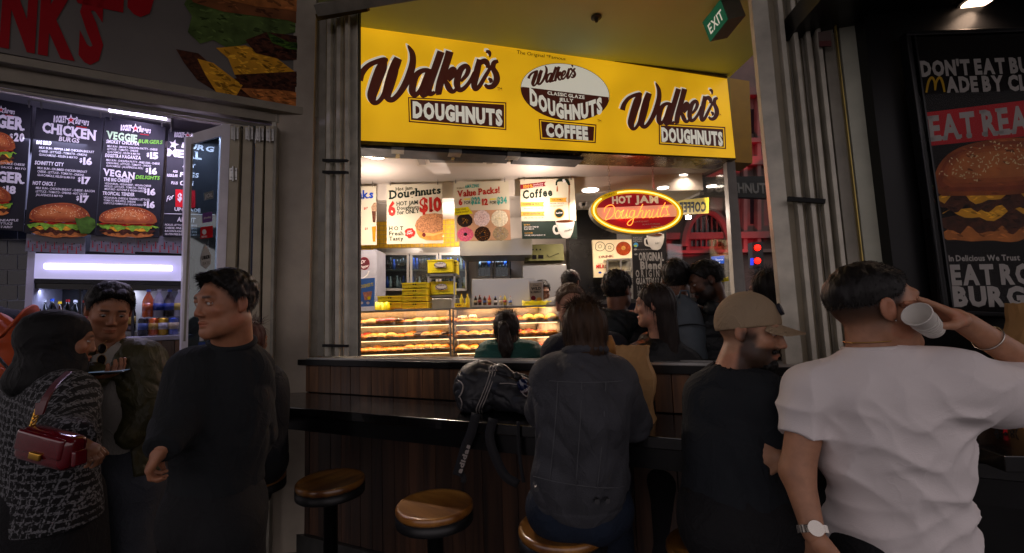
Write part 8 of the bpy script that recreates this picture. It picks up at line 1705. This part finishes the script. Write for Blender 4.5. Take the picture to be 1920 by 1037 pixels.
b = MB(); b.tube([hd.W((0, -.010, .134)), hd.W((0, -.010, .1395))], .007, 10); rl(b, cp_t).build('top_button', m_cap, cp_t)
# ================================================================ people beyond the window
def bust(label, head, yaw, pitch, Y, n, c, sa, sb, coat, hairf, hm, skin='#6e4a38', male=True, hp=None, sc=1., inf=.03, g=1.05, folds=((.004, (20, 20, 14), 5, False),), extra=None, h=.011, coatname='jacket', elb=None, **tk):
    hd = Head(pix(head[0], head[1], Y), yaw, pitch, 0, sc); J = dict(n=pix(n[0], n[1], Y), c=pix(c[0], c[1], Y), sa=pix(sa[0], sa[1], Y), sb=pix(sb[0], sb[1], Y)); J['p'] = np.array([J['c'][0], Y, J['c'][2]-.36]); w_ = J['sb']-J['sa']
    J['ea'] = J['sa']+np.array([-.05, .02, -.28]); J['eb'] = J['sb']+np.array([.05, .02, -.28]); fw = np.array([math.sin(R(yaw)), -math.cos(R(yaw)), 0]); J['wa'] = J['ea']+fw*.2+np.array([0, 0, -.05]); J['wb'] = J['eb']+fw*.2+np.array([0, 0, -.05])
    if elb: J.update(elb)
    stand(J, yaw); t = person(label, 'person', (J['p'][0], Y, 0)); skinbody(t, J, hd, skin, h=.014, hh=.005, g=g*.95, male=male, **tk)
    if abs(yaw) < 125: eyes(hd, t)
    if hairf: hairobj(t, hairf(hd), hm, .0055, n=2000, ln=.014 if male else .05, up=.5 if male else .06, down=.5 if male else 1., fwd=.5 if male else 0)
    T, fr = torso(J, g, inf, 1., 1.08); o = garment(coatname, t, T+arm(J, 'a', g*1.1, inf)+arm(J, 'b', g*1.1, inf), coat, [], h, list(folds), extra, hollow=[Cap(J['n']+np.array([0, 0, .02]), hd.W((0, -.02, -.05)), .06, .07)])
    garment('trousers', t, pants(J, 1.05, .02), cloth('black_trousers', '#131316'), [], .02); return t, J, hd
def puff(P, d): return d-.009*np.abs(np.sin(P[:, 2]*3.1416/.075+.4*np.sin(P[:, 0]*9)))**.6
t, J, hd = bust('man with glasses and sandy hair facing the camera across the counter', (1070, 572), 4, 6, 2.62, (1080, 634), (1095, 715), (1042, 662), (1150, 655), cloth('navy_pullover', '#12141f', .8), lambda h: hair_short(h, .012, .006, 4, low=-.03), m_hgrey, '#a87a62', fade=.2, brow=.4)
gl = thing('glasses', 'thin framed glasses on the sandy haired man across the counter', 'glasses', hd.W((0, .09, 0))); b = MB()
for sx in (-1, 1): b.tube([hd.W((sx*.033+.020*math.cos(a), .101, .004+.015*math.sin(a))) for a in np.linspace(0, 6.283, 17)[:-1]], .0014, 5, False, True); b.tube([hd.W((sx*.053, .1, .008)), hd.W((sx*.078, .0, .012))], .0013, 5)
b.tube([hd.W((-.013, .101, .008)), hd.W((.013, .101, .008))], .0013, 5); o = rl(b, gl).build('frame', M('dark_wire', '#1a1614', .3, .6), gl); o['kind'] = 'stuff'
t, J, hd = bust('girl with a wavy ponytail in a green padded jacket at the display case', (950, 618), 172, 6, 2.95, (953, 650), (955, 720), (918, 668), (995, 668), cloth('green_padded_nylon', '#1f5248', .6, sheen=0), lambda h: hair_short(h, .014, .012, 4, low=-.08, line=.9, front=.02, rough=.6), m_hbrown, male=False, sc=.97, extra=lambda P, d: d-.005*np.abs(np.sin(P[:, 2]*3.1416/.04)))
def pony(P):
    q = hd.L(P); d = union([(Cap((.0, -.095, .045), (.0, -.125, .0), .024, .034), 0), (Cap((.0, -.125, .0), (.01, -.12, -.12), .034, .044), .02), (Cap((.01, -.12, -.12), (.015, -.10, -.21), .044, .022), .02)])(q); return (d-wob(q, .007, (55, 55, 40), 3)-wob(q, .004, (110, 110, 30), 5, True))*hd.sc
meshobj('ponytail', [nets(pony, hd.c-np.array([.2, .25, .3]), hd.c+np.array([.2, .25, .15]), .0055)], m_hbrown, t); b = MB(); ax = (np.array([1., 0, 0]), np.array([0, .3, .95])); b.tube(ring(hd.W((-.0, -.10, .04)), ax, .026), .006, 6, False, True); rl(b, t).build('hair_tie', m_blackm, t, True)
t, J, hd = bust('man with tousled black hair in a dark puffer jacket with a hood', (1158, 545), 138, 5, 2.85, (1160, 600), (1165, 690), (1122, 625), (1198, 640), cloth('dark_puffer_nylon', '#15161a', .5, sheen=0), lambda h: hair_short(h, .018, .012, 14, low=-.05, rough=1.6), m_hblack, extra=puff, beard=.5)
hood = [(Cap(J['n']+np.array([-.09, -.03, .02]), J['n']+np.array([.07, -.06, .0]), .055, .055), 0), (Ell(J['n']+np.array([-.03, -.08, -.05]), (.11, .06, .09)), .04)]; garment('hood', t, hood, cloth('teal_dark_nylon', '#151d20', .5, sheen=0), h=.009, folds=[(.006, (24, 24, 30), 4, True)])
t, J, hd = bust('woman with very long straight dark hair in a black leather jacket', (1226, 572), -112, 2, 2.45, (1240, 640), (1240, 740), (1205, 675), (1285, 690), cloth('black_leather', '#101213', .42, sheen=0), lambda h: hair_long(h, .36, 9, .082, -.045, depth=.07), m_hbrown, '#a87a62', male=False, sc=.96, lips=.8, elb={'ea': pix(1200, 760, 2.35), 'wa': pix(1215, 640, 2.5)})
t, J, hd = bust('man with neat black hair wearing a light grey backpack', (1268, 524), 160, 0, 2.8, (1272, 575), (1285, 680), (1240, 605), (1318, 605), cloth('navy_jacket_cloth', '#121a2a', .75), lambda h: hair_short(h, .016, .008, 24, low=-.05), m_hblack)
bk = thing('backpack', 'light grey backpack on the man standing at the coffee counter', 'backpack', pix(1283, 640, 2.64)); c0 = np.array(bk.location); m_gb = M('grey_backpack_nylon', '#56616a', .6, var=.12, vs=12, bump=.2, bs=40)
garment('pack_body', bk, [(Ell(c0+np.array([0, 0, .03]), (.125, .085, .24)), 0), (Ell(c0+np.array([0, -.045, -.09]), (.105, .055, .12)), .02)], m_gb, h=.008, folds=[(.003, (20, 20, 24), 3, True)])
b = MB(); b.tube([c0+np.array([x, -.10-.0*x, .10-1.8*x*x]) for x in np.linspace(-.11, .11, 9)], .004, 5); rl(b, bk).build('zip', M('dark_zip', '#1c2024', .5), bk); b = MB(); b.tube([c0+np.array([-.03, -.04, .25]), c0+np.array([-.02, -.05, .29]), c0+np.array([.02, -.05, .29]), c0+np.array([.03, -.04, .25])], .006, 6); rl(b, bk).build('top_loop', m_gb, bk, True)
t, J, hd = bust('bearded man in a dark quilted puffer jacket looking down at the counter', (1324, 527), -98, 20, 2.7, (1345, 580), (1360, 680), (1325, 625), (1385, 610), cloth('black_quilted_nylon', '#181c20', .42, sheen=0), lambda h: hair_short(h, .014, .008, 34, low=-.03), m_hblack, '#5c3c2a', extra=puff, beard=.9)
hairobj(t, beard_f(hd, .003, 6), m_hblack, .005, 'beard', n=500, ln=.006); hood = [(Cap(J['n']+np.array([-.05, -.04, .0]), J['n']+np.array([.10, .0, -.02]), .05, .05), 0)]; garment('hood', t, hood, MATS['black_quilted_nylon'], h=.009, folds=[(.005, (30, 30, 30), 4, True)])
def hound():
    m = cloth('houndstooth_wool', '#8a7f70', .9, 0, .2, 200, sheen=0); n_ = m.node_tree; b_ = n_.nodes['Principled BSDF']; tc = n_.nodes.new('ShaderNodeTexCoord'); ck = n_.nodes.new('ShaderNodeTexChecker'); ck.inputs['Scale'].default_value = 60; ck.inputs[1].default_value = (*lin('#8a7a66'), 1); ck.inputs[2].default_value = (*lin('#14110f'), 1); n_.links.new(tc.outputs['Object'], ck.inputs[0]); n_.links.new(ck.outputs[0], b_.inputs['Base Color']); return m
t, J, hd = bust('dark haired woman with glasses in a small checked coat by the window post', (1440, 545), -155, 5, 2.55, (1446, 600), (1452, 690), (1420, 640), (1498, 640), hound(), lambda h: hair_long(h, .10, 19, bob=True), m_hblack, '#7a5644', male=False, sc=.97, coatname='coat')
b = MB()
for sx in (-1,): b.tube([hd.W((sx*.033+.021*math.cos(a), .103, .004+.018*math.sin(a))) for a in np.linspace(0, 6.283, 17)[:-1]], .0013, 5, False, True)
g2 = thing('glasses', 'glasses on the woman in the checked coat', 'glasses', hd.W((0, .09, 0))); rl(b, g2).build('frame', MATS['dark_wire'], g2)
t, J, hd = bust('shop worker with dark hair behind the small framed sign on the case', (1016, 548), 20, 15, 4.75, (1020, 578), (1022, 640), (995, 595), (1045, 595), cloth('pale_work_shirt', '#8f8c88', .8), lambda h: hair_short(h, .014, .01, 5), m_hblack, h=.016)
t, J, hd = bust('shop worker in a pale shirt bending behind the glasses man', (1070, 532), 150, 20, 4.2, (1062, 560), (1052, 640), (1030, 580), (1085, 580), MATS['pale_work_shirt'], lambda h: hair_short(h, .014, .01, 5), m_hblack, h=.016)
# ================================================================ backpack on the counter
bp = thing('backpack', 'black sports backpack with white stripes slumped on the counter shelf', 'backpack', (float(BW.at(930, 730, .2)[0]), float(BW.at(930, 730, .2)[1]), 1.1)); c0 = np.array(bp.location); m_bb = M('black_bag_nylon', '#1c1d22', .55, var=.2, vs=10, bump=.3, bs=50)
def bq(px, py, o): return BW.at(px, py, o)
pr_ = [(Ell(bq(903, 722, .17), (.145, .11, .125)), 0), (Ell(bq(890, 745, .22), (.10, .10, .095)), .03), (Ell(bq(965, 738, .16), (.145, .10, .10)), .03), (Cap(bq(880, 715, .18), bq(940, 700, .18), .05, .05), .03), (Ell(bq(985, 755, .22), (.07, .07, .06)), .03)]
garment('pack_body', bp, pr_, m_bb, [plane_cut((0, 0, 1.096), (0, 0, -1))], .006, [(.007, (22, 22, 26), 3, True), (.004, (40, 40, 40), 7, True)], smooth_cut=.012)
m_wp = M('off_white_piping', '#99918c', .6)
def pipe(pts, r, name='piping', mat=None): b = MB(); b.tube(onsurf(catmull(pts, 5), pr_, .010), r, 6); rl(b, bp).build(name, mat or m_wp, bp, True)
for k, dx in enumerate((0, 5, 10)): pipe([(897+dx, 781), (893+dx, 768), (901+dx, 748), (909+dx, 728), (917+dx, 705), (919+dx, 697)], .0028, 'stripe')
for k in range(3): pipe([(917+k*6, 692), (922+k*6, 685)], .0032, 'stripe')
pipe([(937, 719), (955, 719), (975, 722)], .003); pipe([(976, 732), (985, 742), (1000, 742), (1002, 720), (996, 712)], .003); pipe([(990, 745), (990, 758)], .003); pipe([(858, 712), (868, 722), (866, 736), (860, 745)], .004); pipe([(862, 745), (866, 755), (864, 768)], .0035)
def strapx(name, pts, wd, mat, back=.445):
    b = MB(); P = catmull(pts, 5); V = []
    for i, (x, y) in enumerate(P):
        d = P[min(i+1, len(P)-1)]-P[max(i-1, 0)]; d = d/(np.linalg.norm(d)+1e-9); n_ = np.array([-d[1], d[0]])*wd/2
        for k_, o_ in ((n_, back+.006), (-n_, back+.006), (-n_, back+.002), (n_, back+.002)): V.append(BW.at(x+k_[0], y+k_[1], o_))
    b.add(V, [(4*i+j, 4*i+(j+1) % 4, 4*i+4+(j+1) % 4, 4*i+4+j) for i in range(len(P)-1) for j in range(4)]+[(3, 2, 1, 0), tuple(4*len(P)-4+j for j in range(4))]); rl(b, bp).build(name, mat, bp, True)
m_st = M('black_webbing', '#16161a', .8, bump=.2, bs=200); strapx('strap', [(893, 775), (884, 810), (872, 840), (862, 875), (857, 892)], 18, m_st); strapx('strap', [(925, 785), (918, 820), (930, 860), (948, 893), (972, 908)], 18, m_st); strapx('strap', [(972, 790), (972, 830), (976, 870), (982, 905)], 7, m_st)
strapx('strap', [(862, 885), (870, 896), (868, 905)], 10, m_st, .43)
pq = Print(BW, bp, .454, .001); V_, F_t, W_ = layout('adidas', .05); p0 = np.array([857., 886.]); dv = np.array([17., -53.])/W_; nv = np.array([-.952, -.305])*8.2
pq.mb(m_wp, 1, 'lettering').add([BW.at(p0[0]+8+dv[0]*x+nv[0]*y, p0[1]+2+dv[1]*x+nv[1]*y, .455) for x, y in V_], F_t)
for (mn, layer, nm), (mb, mat) in pq.jobs.items(): tag(rl(mb, bp).build(nm, mat, bp), None, None, None, 'stuff')
pj = onsurf([(910, 697), (932, 695)], pr_, .012); V_, F_t, W_ = layout('adidas', .03); e1 = (pj[1]-pj[0])/W_; b = MB(); b.add([pj[0]+e1*x+np.array([0, -.002, .012])*y for x, y in V_], F_t); o = rl(b, bp).build('lettering', m_wp, bp); o['kind'] = 'stuff'
# water bottle stuck in the bag
wb_ = thing('drink_bottle', 'dark blue drink bottle with a black cap poking out of the backpack', 'bottle', bq(985, 728, .22)); wb_.rotation_euler = (R(8), R(-30), 0)
b = MB(); b.lathe([(.028, -.06), (.033, -.055), (.033, .02), (.026, .045), (.014, .055), (.014, .062)], n=20); b.build('bottle_body', M('blue_bottle', '#101c40', .15, coat=.7, var=.2), wb_, True); b = MB(); b.lathe([(.017, .058), (.017, .078), (.010, .082), (.008, .095), (0, .096)], n=16); b.build('cap', m_blackm, wb_, True)
b = MB(); b.lathe([(.0338, -.035), (.0338, .005)], n=20); b.build('label', M('red_blue_label', '#3c1424', .4, var=.5, vs=60), wb_, True)
V_, F_t, W_ = layout('NATURAL', .03); b = MB(); b.add([(.0345*math.sin((x/W_-.5)*1.5), -.0345*math.cos((x/W_-.5)*1.5), -.005+y*.011) for x, y in V_], F_t); o = b.build('lettering', T_W, wb_); o['kind'] = 'stuff'
# wrapped food held by the seated person
fd = thing('wrapped_food', 'orange paper wrapped food held by the person in the denim jacket', 'food wrap', pix(1142, 645, 1.98)); b = MB(); b.tube([(0, 0, -.05), (.0, .0, .0), (-.005, 0, .035)], [.028, .026, .018], 10); b.build('wrapper', M('tan_paper_wrap', '#a06a2c', .7, var=.3, vs=30, bump=.3), fd, True)
print('people built in', round(_t.time()-_T0, 1))
bpy.context.view_layer.update()
